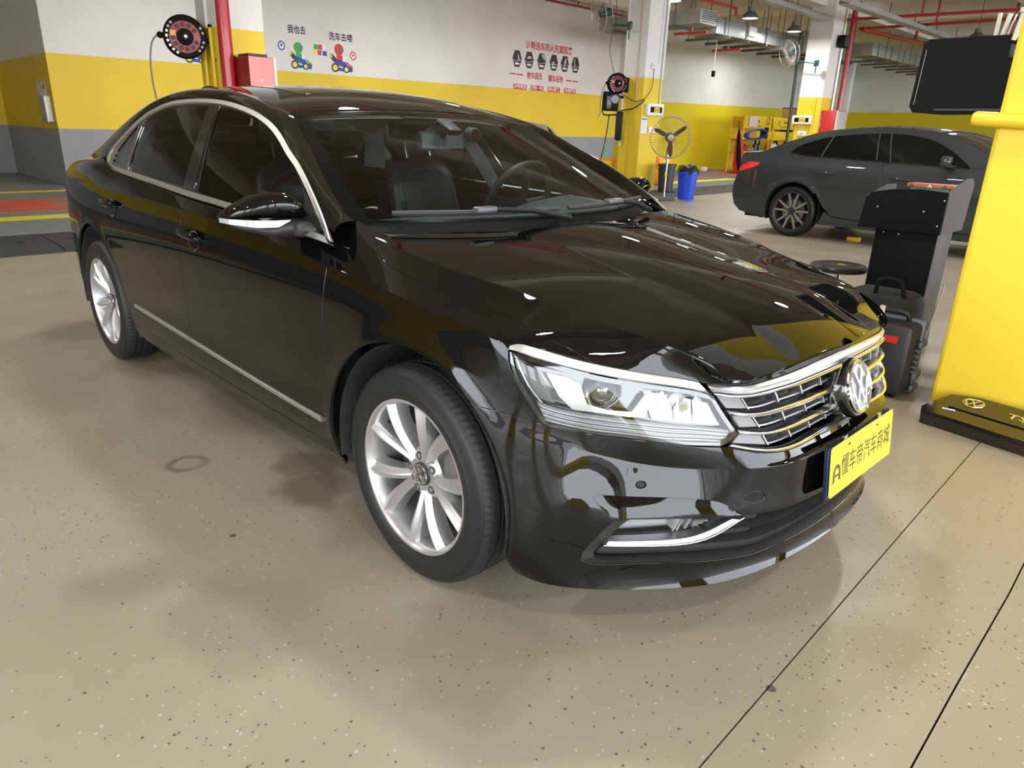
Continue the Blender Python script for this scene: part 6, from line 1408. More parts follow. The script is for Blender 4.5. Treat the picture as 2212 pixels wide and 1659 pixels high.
# ---- fans
def fan(loc, R, rz, rx, label, motor, cage, blade, nwire=40):
    t = thing('fan', label, 'fan', loc, rz)
    rot = Matrix.Rotation(rx, 3, 'Y')
    def X(mb): mb.v = [tuple(rot @ Vector(v)) for v in mb.v]; return mb
    m = MB(); m.tube([(.06, R * math.cos(a), R * math.sin(a)) for a in np.linspace(0, 2 * math.pi, 40, endpoint=False)], .010, 6, closed=True); m.tube([(-.09, R * .97 * math.cos(a), R * .97 * math.sin(a)) for a in np.linspace(0, 2 * math.pi, 40, endpoint=False)], .007, 6, closed=True)
    for k in range(nwire):
        a = 2 * math.pi * k / nwire; c_, s_ = math.cos(a), math.sin(a); m.tube([(.12, R * .13 * c_, R * .13 * s_), (.115, R * .6 * c_, R * .6 * s_), (.06, R * c_, R * s_)], .0022, 4, caps=False); m.tube([(-.13, R * .25 * c_, R * .25 * s_), (-.09, R * .97 * c_, R * .97 * s_)], .0022, 4, caps=False)
    o = part(X(m), 'fan_cage', cage, t); o['kind'] = 'stuff'
    m = MB(); m.lathe([(R * .16, .10), (R * .15, .13), (.0005, .14)], (0, 0, 0), 'X', 18, flip=True); part(X(m), 'fan_badge', mat('fan_badge_grey', (.30, .29, .28), .4, .4), t)
    m = MB(); m.lathe([(R * .06, .07), (R * .22, .03), (R * .24, -.12), (R * .20, -.26), (.0005, -.28)], (0, 0, 0), 'X', 20, flip=True); part(X(m), 'fan_motor', motor, t)
    for k in range(3):
        a0 = math.radians(35 + 120 * k); rows = []
        for r, w in ((.16, .05), (.3, .075), (.55, .085), (.78, .075), (.9, .04), (.93, .01)):
            row = []
            for s in (-1, 0, 1):
                p = Vector((.03 + .035 * s * (1 - r * .4), R * r, R * w * 1.6 * s * .8)); row.append(rot @ (Matrix.Rotation(a0, 3, 'X') @ p))
            rows.append(row)
        m = MB(); m.grid(rows); m.grid([[p + Vector((-.004, 0, 0)) for p in r] for r in rows], flip=True); part(m, 'fan_blade', blade, t)
    return t
BROWNF = mat('fan_brown', (.09, .045, .04), .4, .2); WIRE = mat('cage_wire', (.30, .24, .20), .35, .7); WIREG = mat('cage_wire_grey', (.45, .42, .40), .35, .6)
t = fan((-7.03, 10.75, 1.223), .396, math.radians(-50), 0, 'tall pedestal fan with brown blades standing by the middle pillar', BROWNF, WIRE, BROWNF)
m = MB(); m.tube([(-.12, 0, -.03), (-.12, 0, -1.16)], .020, 10); part(m, 'fan_pole', STEEL, t); m = MB(); m.lathe([(.24, -1.22), (.24, -1.195), (.20, -1.175), (.05, -1.165), (.0005, -1.16)], (-.12, 0, 0), 'Z', 28); part(m, 'fan_base', mat('cast_grey', (.06, .06, .055), .6), t); m = MB(); m.box((-.12, 0, -.72), (.05, .05, .09), bev=.01); part(m, 'fan_clamp', YELP, t); m = MB(); m.tube(cm([(-.2, .0, -.05), (-.26, -.02, -.4), (-.22, .02, -.75), (-.2, 0, -1.15)], .08), .007, 6); part(m, 'fan_cable', CABLE, t)
def wallfan(loc, rz, label, foot):
    t = fan(loc, .36, rz, .25, label, DGREEN, WIREG, mat('fan_blade_grey', (.25, .24, .24), .4), 44)
    m = MB(); m.tube(foot, .020, 8); p = foot[-1]; m.box(p, (.06, .16, .16), bev=.02); m.tube([p, (p[0], p[1], p[2] - .26)], .016, 8); part(m, 'fan_arm', DGREEN, t)
wallfan((-9.55, 11.42, 3.70), math.radians(-115), 'green wall fan high on the middle pillar, seen almost edge on', cm([(-.24, 0, -.08), (-.26, 0, -.24), (-.18, .30, -.24), (-.34, .70, -.28)], .05)); wallfan((-9.25, 19.75, 3.62), math.radians(-115), 'green wall fan high on the far pillar', cm([(-.24, 0, -.08), (-.26, 0, -.24), (-.20, .30, -.24), (-.42, .72, -.30)], .05))
one(MB().tube(cm([(-9.32, 11.6, 3.4), (-9.36, 11.55, 3.0), (-9.22, 11.6, 2.5)], .1), .006, 6), 'fan_lead', CABLE, 'thin lead hanging from the wall fan to the right hose reel', 'cable')
# ---- bins, barrier, broom at the kerb
def bin_(x, y, r, h, m_, label, bag):
    t = thing('waste_bin', label, 'bin', (x, y, .047 if x < -8 else 0)); m = MB(); m.lathe([(r * .80, 0), (r * .97, h * .9), (r * 1.06, h * .91), (r * 1.07, h), (r, h), (r * .95, h * .9), (r * .76, .03), (.0005, .03)], (0, 0, 0), 'Z', 36); m.lathe([(r * .80, 0), (.0005, .001)], (0, 0, 0), 'Z', 36, flip=True); part(m, 'bin_body', m_, t)
    for s in (-1, 1): q = MB(); q.tube(cm([(s * r * .2, -r * 1.0 * .98, h * .82), (s * r * .2, -r * 1.16, h * .80), (s * r * .55, -r * .98, h * .80)], .03), .010, 6); part(q, 'bin_handle', m_, t)
    if bag: 
        q = MB(); q.lathe([(r * 1.02, -.04), (r * 1.08, .03), (r * .85, .10), (r * .45, .13), (.0005, .12)], (0, 0, h), 'Z', 22); q.v = [(x_ + .02 * math.sin(31 * y_), y_ + .05 * (z_ - h) * 6 * .2, z_ + .035 * math.sin(19 * x_ + 23 * y_) * (z_ > h)) for x_, y_, z_ in q.v]; part(q, 'bin_bag', mat('bag_black', (.012, .012, .013), .35), t)
bin_(-6.98, 11.46, .205, .56, mat('bin_blue', (.012, .06, .62), .35), 'blue plastic bin with a black bag beside the pedestal fan', True); bin_(-8.12, 12.37, .20, .60, mat('bin_dark', (.03, .035, .045), .5), 'dark grey bin standing behind the pedestal fan pole', False)
def barrier(x, y, label):
    t = thing('water_barrier', label, 'barrier', (x, y, .035)); m = MB(); m.box((0, 0, .2), (.40, .62, .4), bev=.05); m.box((0, 0, .52), (.22, .58, .36), bev=.05); part(m, 'barrier_body', ORNG, t); q = MB(); q.box((.115, 0, .55), (.01, .26, .14), bev=.004); part(q, 'barrier_panel', YELP, t)
barrier(-9.6, 14.35, 'orange plastic barrier behind the pedestal fan'); barrier(-9.35, 11.62, 'orange barrier partly hidden by the middle pillar')
t = thing('squeegee', 'floor squeegee with green and white handle leaning near the middle pillar', 'broom', (-8.9, 11.1, .05)); m = MB(); m.tube([(0, 0, .02), (-.08, .06, .62)], .014, 8); part(m, 'handle_lower', WHT, t); m = MB(); m.tube([(-.08, .06, .60), (-.12, .09, .98)], .016, 8); part(m, 'handle_grip', mat('grip_green', (.03, .5, .10), .4), t); m = MB(); m.box((0, 0, .02), (.10, .40, .05), bev=.01); part(m, 'squeegee_head', YELP, t)
# ---- shelves with supplies
def shelf(x, y, label):
    t = thing('supply_shelf', label, 'shelf', (x, y, .033)); W_ = 2.0
    for sx in (-.24, .24):
        for sy in (-W_ / 2, W_ / 2): m = MB(); m.box((sx, sy, .97), (.05, .05, 1.94), bev=.006); part(m, 'shelf_post', YELP, t)
    for z in (.12, .72, 1.17): m = MB(); m.box((0, 0, z), (.52, W_, .05), bev=.006); part(m, 'shelf_board', YELP, t)
    m = MB(); m.box((-.25, 0, 1.0), (.015, W_, 1.85)); part(m, 'shelf_back', mat('shelf_back_amber', (.55, .34, .02), .5), t, False); m = MB(); m.box((.25, 0, 1.74), (.03, W_, .42), bev=.004); sg = part(m, 'shelf_sign', YELP, t)
    D_ = mat('sign_brown', (.16, .075, .01), .5)
    m = MB(); 
    for a, b, w, h in ((-.62, .0, .16, .02), (-.62, -.12, .16, .02), (-.69, -.06, .02, .14), (-.55, -.06, .02, .14)): m.box((.268, a, 1.80 + b), (.004, w, h))
    m.build('sign_mark', D_, sg, smooth=False)['kind'] = 'stuff'
    m = MB(); m.box((.268, .72, 1.72), (.004, .34, .15)); part(m, 'sign_panel', mat('sign_amber', (.60, .36, .015), .5), sg, False); m = MB(); m.tube([(.27, .72 + .10 * math.cos(a), 1.80 + .14 * math.sin(a)) for a in np.linspace(0, math.pi, 12)], .012, 6); part(m, 'sign_bag_handle', D_, sg); m = MB(); m.box((.271, .72, 1.70), (.003, .26, .03)); part(m, 'sign_line', D_, sg, False); m = MB(); m.box((.268, -.1, 1.78), (.004, .34, .06)); part(m, 'sign_line', D_, sg, False); m = MB(); m.box((.268, -.15, 1.62), (.004, .8, .022)); part(m, 'sign_line', D_, sg, False)
shelf(-12.25, 23.7, 'yellow supply shelf holding a blue hose coil, the left of two'); shelf(-12.2, 25.85, 'yellow supply shelf right of the one with the blue hose')
def bottle(x, y, z, r, h, m_, label, grp): t = thing('spray_bottle', label, 'bottle', (x, y, z), 0, grp); m = MB(); m.lathe([(.0005, 0), (r, 0), (r, h * .62), (r * .45, h * .76), (r * .36, h * .84)], (0, 0, 0), 'Z', 16); part(m, 'bottle_body', m_, t); m = MB(); m.lathe([(r * .42, h * .82), (r * .42, h), (.0005, h)], (0, 0, 0), 'Z', 12); part(m, 'bottle_cap', BLK, t)
bg = 'bottles on the supply shelves'; DB = mat('bottle_dark', (.03, .03, .035), .3); WB = mat('bottle_white', (.65, .66, .70), .35); RB = mat('bottle_red', (.45, .05, .03), .4)
for y, m_, l in ((23.98, DB, 'dark bottle on the left shelf, beside its twin'), (24.28, DB, 'dark bottle near the right end of the left shelf'), (25.28, WB, 'white bottle at the left end of the right shelf'), (25.50, WB, 'white bottle second along the right shelf'), (25.66, DB, 'dark bottle beside two white ones on the right shelf'), (26.3, DB, 'dark bottle further along the right shelf'), (23.2, RB, 'low red bottle at the left end of the left shelf'), (24.98, RB, 'red bottle in the corner of the right shelf')): bottle(-12.15, y, .783, .085, .36 if m_ is not RB else .22, m_, l, bg)
t = thing('hose_coil', 'coil of blue pressure hose hanging from the left supply shelf', 'hose', (-11.95, 23.55, 1.36)); m = MB(); 
for k in range(5): m.tube([(.03 * k - .04, (.80 - .03 * k) * math.cos(a), (.14 + .012 * k) * math.sin(a) + .05 * math.cos(a)) for a in np.linspace(0, 2 * math.pi, 30, endpoint=False)], .022, 6, closed=True)
part(m, 'hose', mat('hose_blue', (.02, .10, .50), .4), t)['kind'] = 'stuff'
one(MB().box((-12.1, 23.35, .84), (.30, .45, .12), bev=.02), 'rag_bundle', mat('rag_grey', (.22, .2, .24), .8), 'bundle of grey rags on the left shelf', 'rags'); one(MB().box((-12.05, 24.35, 1.42), (.2, .25, .4), bev=.02), 'black_can', BLK, 'black canister at the right of the blue hose', 'canister'); one(MB().box((-12.1, 25.75, 1.362), (.35, 1.5, .26), bev=.02), 'yellow_crate', YELP, 'yellow crate on the top board of the right shelf', 'crate'); one(MB().box((-12.1, 26.2, 1.605), (.3, .5, .22), bev=.02), 'black_box', BLK, 'black box on the yellow crate', 'box')
t = thing('folded_umbrella', 'red and black folded parasol leaning against the left supply shelf', 'umbrella', (-11.7, 22.2, .04)); m = MB(); m.tube([(0, 0, 0), (-.1, .10, .3), (-.3, .30, 1.1), (-.4, .38, 1.45)], [.16, .20, .12, .03], 12); part(m, 'umbrella_cloth', mat('cloth_red', (.55, .03, .02), .7), t); m = MB(); m.tube([(.06, -.10, .1), (-.06, -.02, .5), (-.26, .18, 1.1), (-.36, .3, 1.5)], [.07, .09, .06, .02], 10); part(m, 'umbrella_panel', BLK, t); m = MB(); m.tube([(-.4, .38, 1.40), (-.5, .47, 1.75)], .012, 6); part(m, 'umbrella_tip', BLK, t)
one(MB().box((-11.95, 23.25, 1.80), (.02, .62, .34)), 'white_card', mat('card_pinkish', (.75, .62, .60), .6), 'pale card with a line of print on the left shelf sign', 'card', smooth=False); text_mesh('━━━━', .10, 'card_print', RINK, lambda x, y, h: (-11.938 + h, 23.25 + x * .6, 1.82 + y * .5), bpy.data.objects['white_card'])
t = thing('carton', 'brown carton on top of the right supply shelf', 'carton', (-12.2, 26.55, 1.975)); m = MB(); m.box((0, 0, .19), (.4, .6, .38), bev=.01); part(m, 'carton_body', mat('carton_brown', (.28, .16, .04), .6), t); m = MB(); m.box((0, 0, .385), (.42, .62, .03), bev=.005); part(m, 'carton_lid', BLK, t)
one(MB().box((-13.0, 22.0, .11), (.2, .2, .16), bev=.03), 'white_tub', WHT, 'small white tub on the bay floor at the foot of the yellow board', 'tub')
one(MB().tube([(-9.08, 20.10, .03), (-9.12, 20.08, 4.2)], .045, 10), 'black_drain_pipe', mat('pipe_dark_green', (.015, .022, .022), .4), 'dark drain pipe descending left of the far pillar', 'pipe')
# far pillar: fire cabinet, loudspeaker, pipes
t = thing('fire_cabinet', 'fire hydrant cabinet, red side and grey front, on the far pillar', 'cabinet', (-8.02, 20.72, 1.48)); m = MB(); m.box((0, 0, 0), (.42, .74, 1.2), bev=.01); part(m, 'cabinet_body', mat('hydrant_red', (.55, .025, .02), .4), t); m = MB(); m.box((.216, 0, 0), (.014, .70, 1.16), bev=.004); part(m, 'cabinet_door', mat('door_grey', (.45, .46, .46), .4, .3), t); m = MB(); m.box((.222, -.36, 0), (.018, .04, 1.2)); part(m, 'cabinet_edge', WHT, t, False)
vpipe(-8.12, 21.18, 2.1, 5.3, .075, REDP, 'red_pipe', 'thick red fire pipe beside the far pillar'); vpipe(-8.23, 20.92, 2.1, 5.3, .04, STEEL, 'steel_conduit', 'bright steel conduit on the front of the far pillar', 'conduit'); vpipe(-8.45, 20.205, .1, 2.43, .03, YELP, 'yellow_conduit', 'yellow conduit on the left face of the far pillar', 'conduit')
t = thing('loudspeaker', 'small black loudspeaker high on the far pillar', 'speaker', (-8.12, 20.72, 3.95)); m = MB(); m.box((0, 0, 0), (.22, .40, .32), bev=.04); part(m, 'speaker_box', BLK, t); m = MB(); m.box((.112, 0, 0), (.006, .34, .26), bev=.002); part(m, 'speaker_grille', mat('speaker_grille', (.03, .03, .03), .7), t); m = MB(); m.box((-.13, 0, 0), (.06, .08, .08)); part(m, 'speaker_mount', BLK, t)
# ---- overhead: ducts, tray, sprinkler pipes
ZINC = mat('zinc_duct', (.36, .38, .37), .38, .7, noise=(1.2, .25)); DUCTC = mat('insulated_duct', (.26, .27, .245), .7, noise=(3, .2))
t = thing('air_duct', 'grey insulated air duct with louvred end above the wash bays', 'duct', (-11, 15.45, 4.08)); m = MB(); m.box((0, 0, 0), (3.2, .80, .34), bev=.01); part(m, 'duct_body', DUCTC, t); m = MB(); m.box((1.61, 0, 0), (.03, .74, .30)); part(m, 'duct_frame', mat('louvre_pale', (.58, .59, .58), .4), t, False)
for k in range(6): m = MB(); m.box((1.635, 0, -.12 + .048 * k), (.03, .68, .018), rot=Matrix.Rotation(.5, 3, 'Y')); part(m, 'duct_louvre', mat('louvre_dark', (.16, .17, .17), .5), t, False)
for sx in (-1.0, .9): m = MB(); m.box((sx, 0, -.20), (.06, .95, .05)); m.tube([(sx, -.44, -.2), (sx, -.44, 1.25)], .010, 6); m.tube([(sx, .44, -.2), (sx, .44, 1.25)], .010, 6); part(m, 'duct_hanger', mat('hanger_dark', (.07, .075, .075), .6), t, False)
t = thing('air_duct', 'long zinc air duct running deep along the wash bays', 'duct', (-9.95, 20.4, 3.98)); m = MB(); 
m.box((0, 0, 0), (.85, 8.6, .38), bev=.008); part(m, 'duct_body', ZINC, t)
for k in range(8): m = MB(); m.box((0, -3.9 + 1.15 * k, 0), (.90, .05, .43)); part(m, 'duct_flange', mat('flange_grey', (.22, .23, .23), .45, .5), t, False)
for k in range(9): m = MB(); m.box((0, -4.0 + 1.0 * k, -.27), (1.35, .06, .06)); m.tube([(-.6, -4.0 + k, -.27), (-.6, -4.0 + k, 1.4)], .010, 6); m.tube([(.6, -4.0 + k, -.27), (.6, -4.0 + k, 1.4)], .010, 6); part(m, 'duct_hanger', mat('hanger_dark', (.07, .075, .075), .6), t, False)
m = MB(); m.box((.46, -2.5, .02), (.06, .42, .24), bev=.01); part(m, 'duct_box', WHT, t)
t = thing('air_duct', 'zinc air duct behind the television, furthest of the ducts', 'duct', (-9.4, 29.5, 4.2)); m = MB(); m.box((0, 0, 0), (.8, 8.5, .40), bev=.008); part(m, 'duct_body', ZINC, t)
for k in range(7): m = MB(); m.box((0, -3.8 + 1.25 * k, 0), (.85, .05, .44)); part(m, 'duct_flange', mat('flange_grey', (.22, .23, .23), .45, .5), t, False)
for k in range(7): m = MB(); m.box((0, -3.6 + 1.2 * k, -.32), (1.3, .07, .06)); m.tube([(.6, -3.6 + 1.2 * k, -.3), (.6, -3.6 + 1.2 * k, 1.2)], .010, 6); part(m, 'duct_hanger', mat('hanger_dark', (.07, .075, .075), .6), t, False)
for x, y0, y1, lb in ((-8.3, 8.0, 19.8, 'galvanised cable tray hung along the row of pillars'), (-6.9, 17.5, 30, 'galvanised cable tray with tube lights beyond the far pillar')):
    t = thing('cable_tray', lb, 'cable tray', (x, (y0 + y1) / 2, 4.42)); L_ = y1 - y0; m = MB(); m.box((0, 0, 0), (.26, L_, .02)); m.box((-.13, 0, .05), (.015, L_, .10)); m.box((.13, 0, .05), (.015, L_, .10)); part(m, 'tray_body', mat('tray_grey', (.42, .43, .43), .45, .4), t, False)
    for k in range(int(L_ / 2)): m = MB(); m.tube([(0, -L_ / 2 + 1 + 2 * k, .05), (0, -L_ / 2 + 1 + 2 * k, .40)], .012, 6); part(m, 'tray_rod', mat('hanger_dark', (.07, .075, .075), .6), t)
def redpipe(pts, r, label, drops=()):
    t = thing('sprinkler_pipe', label, 'pipe', pts[0]); o = Vector(pts[0]); m = MB(); m.tube([tuple(Vector(p) - o) for p in pts], r, 8); part(m, 'pipe_run', REDP, t)
    for d, up in drops: d = Vector(d) - o; m = MB(); m.tube([tuple(d), tuple(d + Vector((0, 0, up)))], r * .7, 6); part(m, 'pipe_drop', REDP, t)
redpipe([(XW + .06, 14.2, 4.80), (XW + .06, 18.2, 4.80)], .03, 'red sprinkler pipe along the top of the back wall', [((XW + .06, 16.0, 4.8), .3)])
redpipe([(-8.95, 13.2, 4.30), (-8.9, 15.9, 4.30), (-8.9, 15.9, 4.12)], .035, 'red sprinkler pipe above the grey duct by the middle pillar', [((-8.95, 14.0, 4.3), .9)])
redpipe([(-8.2, 20.9, 4.55), (-4.0, 21.5, 4.55), (1.5, 22.2, 4.55)], .04, 'red sprinkler pipe crossing above the television, nearest one', [((-6.3, 21.2, 4.55), .7), ((-3.2, 21.6, 4.55), .7)])
redpipe([(-8.8, 23.3, 4.6), (-5.3, 23.5, 4.6), (1, 23.8, 4.6)], .04, 'red sprinkler pipe crossing above the television, second one', [((-6.6, 23.4, 4.6), .7), ((-4.6, 23.5, 4.15), 1.1)])
redpipe([(-8.6, 23.1, 4.55), (-8.1, 29.5, 4.55)], .07, 'thick pale red main pipe running away beyond the far pillar', [((-8.3, 27.0, 4.55), .7)])
redpipe([(-6.0, 1.5, 4.5), (-5.5, 7.4, 4.5), (-5.1, 8.0, 4.5), (-3.2, 8.4, 4.5), (2, 8.6, 4.5)], .05, 'red sprinkler pipe mirrored in the bonnet of the black saloon', [((-5.85, 3.5, 4.5), .7), ((-3.2, 8.4, 4.5), .7), ((-.5, 8.5, 4.5), .7)])
redpipe([(-10.5, 17.6, 3.55), (-9.6, 17.6, 3.55)], .03, 'short red pipe stub under the zinc duct', [((-10.0, 17.6, 3.55), .25)])
redpipe([(-10.2, 15.2, 3.72), (-9.3, 15.3, 3.72)], .03, 'short red pipe stub under the grey insulated duct', [((-9.7, 15.25, 3.72), .2)])
t = thing('hanging_socket', 'black cable socket dangling in front of the far bay wall', 'socket', (-10.2, 17.3, 2.92)); m = MB(); m.tube([(0, 0, .05), (0, 0, .85)], .012, 6); part(m, 'socket_cable', PVC, t); m = MB(); m.box((0, 0, 0), (.08, .10, .16), bev=.02); part(m, 'socket_plug', BLK, t)
# ---- television, lectern, stool, cases, engine cover beside the near pillar
t = thing('television', 'black flat television hung beside the near yellow pillar, seen from behind', 'television', (.27, 3.30, 1.69), math.radians(-1.5))
m = MB(); m.prism([(-.50, -.185), (-.475, -.222), (-.30, -.235), (.50, -.222), (.50, .205), (-.455, .205), (-.487, .185), (-.487, .155)], -.02, .0, lambda x, y, h: (x, h - .008, y)); part(m, 'tv_back', BLK, t)
m = MB(); m.box((0, .012, -.008), (.985, .03, .40), bev=.006); part(m, 'tv_frame', mat('tv_frame', (.008, .008, .009), .25), t)
m = MB(); m.tube([(-.462, -.031, .145), (-.474, -.031, -.175)], .0022, 5); part(m, 'tv_edge_highlight', mat('tv_edge_grey', (.35, .35, .36), .3), t); m = MB(); m.box((.02, -.036, .115), (.05, .014, .075), bev=.004); part(m, 'tv_connector', mat('tv_conn_grey', (.045, .045, .05), .35), t); m = MB(); m.box((-.1, -.030, -.205), (.5, .012, .012)); part(m, 'tv_vent', mat('tv_vent_grey', (.03, .03, .03), .5), t, False)
m = MB(); m.box((.42, -.10, .0), (.10, .20, .10), bev=.01); m.box((.52, -.33, .0), (.08, .45, .06), bev=.01); part(m, 'tv_arm', BLK, t)
t = thing('white_tube', 'white plastic tube with flared top stuck in front of the television', 'tube', (.275, 3.245, 1.86), 0); m = MB(); m.tube([(0, 0, 0), (.025, 0, .125), (.028, 0, .14), (.028, 0, .141), (.032, 0, .165)], [.013, .021, .022, .032, .033], 16); part(m, 'tube_body', WHT, t)
for i, (x, dx, h, r, l) in enumerate(((.16, .0, .12, .012, 'left of the three white rods above the television'), (.195, .018, .115, .013, 'middle of the three white rods above the television'), (.222, .022, .11, .005, 'thinnest white rod above the television'))): one(MB().tube([(x, 3.315, 1.897), (x + dx, 3.315, 1.897 + h)], r, 10), 'white_rod', mat('rod_cream', (.68, .66, .60), .4), l, 'rod', 'white rods above the television')
t = thing('device_box', 'small black device box with yellow end on top of the television', 'device', (.33, 3.315, 1.895)); m = MB(); m.box((0, 0, .04), (.13, .06, .08), bev=.006); part(m, 'device_case', BLK, t); m = MB(); m.box((.075, 0, .025), (.03, .05, .05), bev=.004); part(m, 'device_end', YELP, t)
one(MB().tube([(.585, 2.0 - .03, 1.395), (.50, 2.0 - .03, 1.398), (.49, 2.0 - .03, 1.398)], [.034, .034, .028], 16), 'yellow_pipe_stub', YELP, 'yellow painted pipe stub at the left edge of the near pillar', 'pipe'); m = MB(); m.tube([(.57, 1.97, 1.395), (1.5, 1.97, 1.37)], .033, 14); part(m, 'pipe_run', YELP, bpy.data.objects['yellow_pipe_stub'])
t = thing('lectern', 'black metal lectern with a wide hooded top and grey side beside the near pillar', 'lectern', (.02, 2.92, 0))
BLKP = mat('lectern_black', (.006, .006, .007), .6, spec=.08); BRN = mat('lectern_side_grey', (.040, .034, .029), .55, spec=.2)
def fpoly(mb, pts, y0, y1): return mb.prism(pts, y0, y1, lambda x, y, h: (x, h, y))
m = MB(); m.box((0, .16, .38), (.36, .30, .76), bev=.004); part(m, 'lectern_column', BRN, t); m = MB(); m.box((0, .006, .385), (.362, .012, .75), bev=.002); part(m, 'column_front', BLKP, t)
m = MB(); fpoly(m, [(-.285, .765), (.195, .765), (.20, 1.012), (.05, 1.022), (-.12, 1.010), (-.235, .985), (-.262, .955)], -.035, -.022); part(m, 'hood_front', BLKP, t)
m = MB(); m.prism([(-.022, .765), (.42, .765), (.46, 1.05), (.40, 1.085), (.30, 1.08), (-.022, 1.012)], .188, .20, lambda a, b, h: (h, a, b)); part(m, 'hood_side', BRN, t); m = MB(); m.prism([(-.022, .765), (.42, .765), (.46, 1.02), (.30, 1.02), (-.022, .96)], -.27, -.258, lambda a, b, h: (h, a, b)); part(m, 'hood_side', BRN, t)
m = MB(); m.box((-.035, .18, .79), (.45, .40, .012)); m.box((-.035, .20, .93), (.45, .36, .012), rot=Matrix.Rotation(.12, 3, 'X')); part(m, 'hood_tray', BLKP, t, False)
for x, z in ((-.185, .90), (.085, .893), (.185, .965), (.175, .815)): m = MB(); m.lathe([(.006, 0), (.005, .004), (.0005, .005)], (x, -.036, z), 'Y', 10); part(m, 'rivet', STEEL, t)
for x, z in ((-.13, .745), (-.04, .742), (-.02, .16)): m = MB(); m.lathe([(.005, 0), (.004, .003), (.0005, .004)], (x, -.0005, z), 'Y', 10); part(m, 'rivet', STEEL, t)
m = MB(); m.tube(cm([(.20, .30, .42), (.215, .26, .43), (.222, .20, .36), (.215, .16, .22), (.20, .12, .06)], .03), .004, 6); part(m, 'lectern_cable', mat('cable_grey', (.28, .27, .25), .5), t)
t = thing('tissue_box', 'flat green box with orange lid lying on the lectern', 'box', (.075, 3.07, .945)); m = MB(); m.box((0, 0, .045), (.225, .12, .07), bev=.004); part(m, 'box_base', mat('box_green', (.03, .26, .19), .5), t); m = MB(); m.box((0, 0, .092), (.262, .14, .024), bev=.004); lid = part(m, 'box_lid', mat('box_orange', (.42, .10, .04), .5), t)
for x in (-.105, .0, .085): m = MB(); m.add([(x - .014, -.0705, .083), (x - .006, -.0705, .083), (x, -.0705, .096), (x + .006, -.0705, .083), (x + .014, -.0705, .083), (x, -.0705, .103)], [(0, 1, 2, 5), (2, 3, 4, 5)]); part(m, 'lid_mark', INK if x else WINK, lid, False)
t = thing('stool', 'round black padded stool with steel stem between the bonnet and the lectern', 'stool', (-.41, 3.08, 0)); m = MB(); m.lathe([(.0005, .475), (.06, .470), (.10, .476), (.14, .478), (.175, .476), (.188, .462), (.186, .44), (.165, .432), (.0005, .43)], (0, 0, 0), 'Z', 40, flip=True); part(m, 'seat', mat('stool_vinyl', (.018, .018, .018), .3, bump=(60, .2)), t); m = MB(); m.lathe([(.115, .4785), (.12, .4805), (.125, .4785)], (0, 0, 0), 'Z', 40, flip=True); part(m, 'seat_piping', BLK, t)
m = MB(); m.tube([(0, 0, .06), (0, 0, .30)], .027, 16); m.tube([(0, 0, .30), (0, 0, .435)], .020, 16); part(m, 'stem', CHROME, t)
for k in range(5):
    a = 2 * math.pi * k / 5; c_, s_ = math.cos(a), math.sin(a); m = MB(); m.tube([(0, 0, .085), (.22 * c_, .22 * s_, .065)], [.022, .014], 8); leg = part(m, 'stool_leg', CHROME, t); m = MB(); m.lathe([(.0005, 0), (.02, .004), (.026, .025), (.02, .05), (.0005, .055)], (.22 * c_, .22 * s_, 0), 'Z', 12); part(m, 'castor', BLK, leg)
one(MB().box((-.37, 3.02, .486), (.05, .02, .012), bev=.003), 'key_fob', mat('fob_yellow', (.30, .24, .02), .5), 'small yellow and black key fob on the stool', 'key')
def case(x0, x1, y0, y1, h, label, red):
    cx, cy = (x0 + x1) / 2, (y0 + y1) / 2; t = thing('hard_case', label, 'case', (cx, cy, 0)); w, d = x1 - x0, y1 - y0; CS = mat('case_black', (.013, .013, .014), .45); CG = mat('case_grey', (.10, .105, .125), .42)
    m = MB(); m.box((0, -d * .14, h / 2 + .01), (w, d * .70, h - .02), bev=.03); part(m, 'case_shell', CS, t); m = MB(); m.box((0, d * .30, h / 2 + .01), (w, d * .36, h - .02), bev=.03); part(m, 'case_lid', mat('case_lid_grey', (.055, .05, .045), .35), t)
    m = MB(); m.box((0, d * .20, h / 2 + .01), (w + .022, .035, h + .004), bev=.012); part(m, 'case_rim', CG, t)
    for s in (.30, .72, .12): m = MB(); m.box((w / 2 + .012, d * .16, h * s), (.022, .10, .035), bev=.008); part(m, 'case_latch', CG, t)
    for k in range(5): m = MB(); m.box((w / 2 + .010, -d * .02 + .0, h * (.36 + .075 * k)), (.018, .05, .008)); part(m, 'case_rib', CG, t, False)
    m = MB(); m.tube(cm([(-.02, .02, h - .01), (-.02, .0, h + .035), (.08, .0, h + .045), (.14, .0, h + .035), (.14, .02, h - .01)], .02), .013, 8); part(m, 'case_handle', CS, t)
    if red: m = MB(); m.box((w * .22, -d * .49 - .002, h * .80), (.11, .004, .036)); part(m, 'case_label', mat('label_red', (.55, .012, .012), .5), t, False)
    for s in (-1, 1): m = MB(); m.lathe([(.0005, -.02), (.025, -.02), (.025, .02), (.0005, .02)], (s * w * .36, -d * .3, .0251), 'X', 14); part(m, 'case_wheel', BLK, t)
case(.03, .455, 1.93, 2.18, .40, 'black hard tool case with red label standing by the near pillar', True)
t = thing('tool_bag', 'soft black tool bag with loop handles behind the hard case', 'bag', (.13, 2.42, 0)); m = MB(); m.box((0, 0, .24), (.40, .30, .48), bev=.07); part(m, 'bag_body', mat('bag_cloth', (.010, .010, .010), .8), t); m = MB(); m.tube(cm([(-.02, -.1, .46), (0, -.12, .55), (.10, -.12, .56), (.14, -.1, .46)], .03), .012, 8); part(m, 'bag_handle', BLK, t)
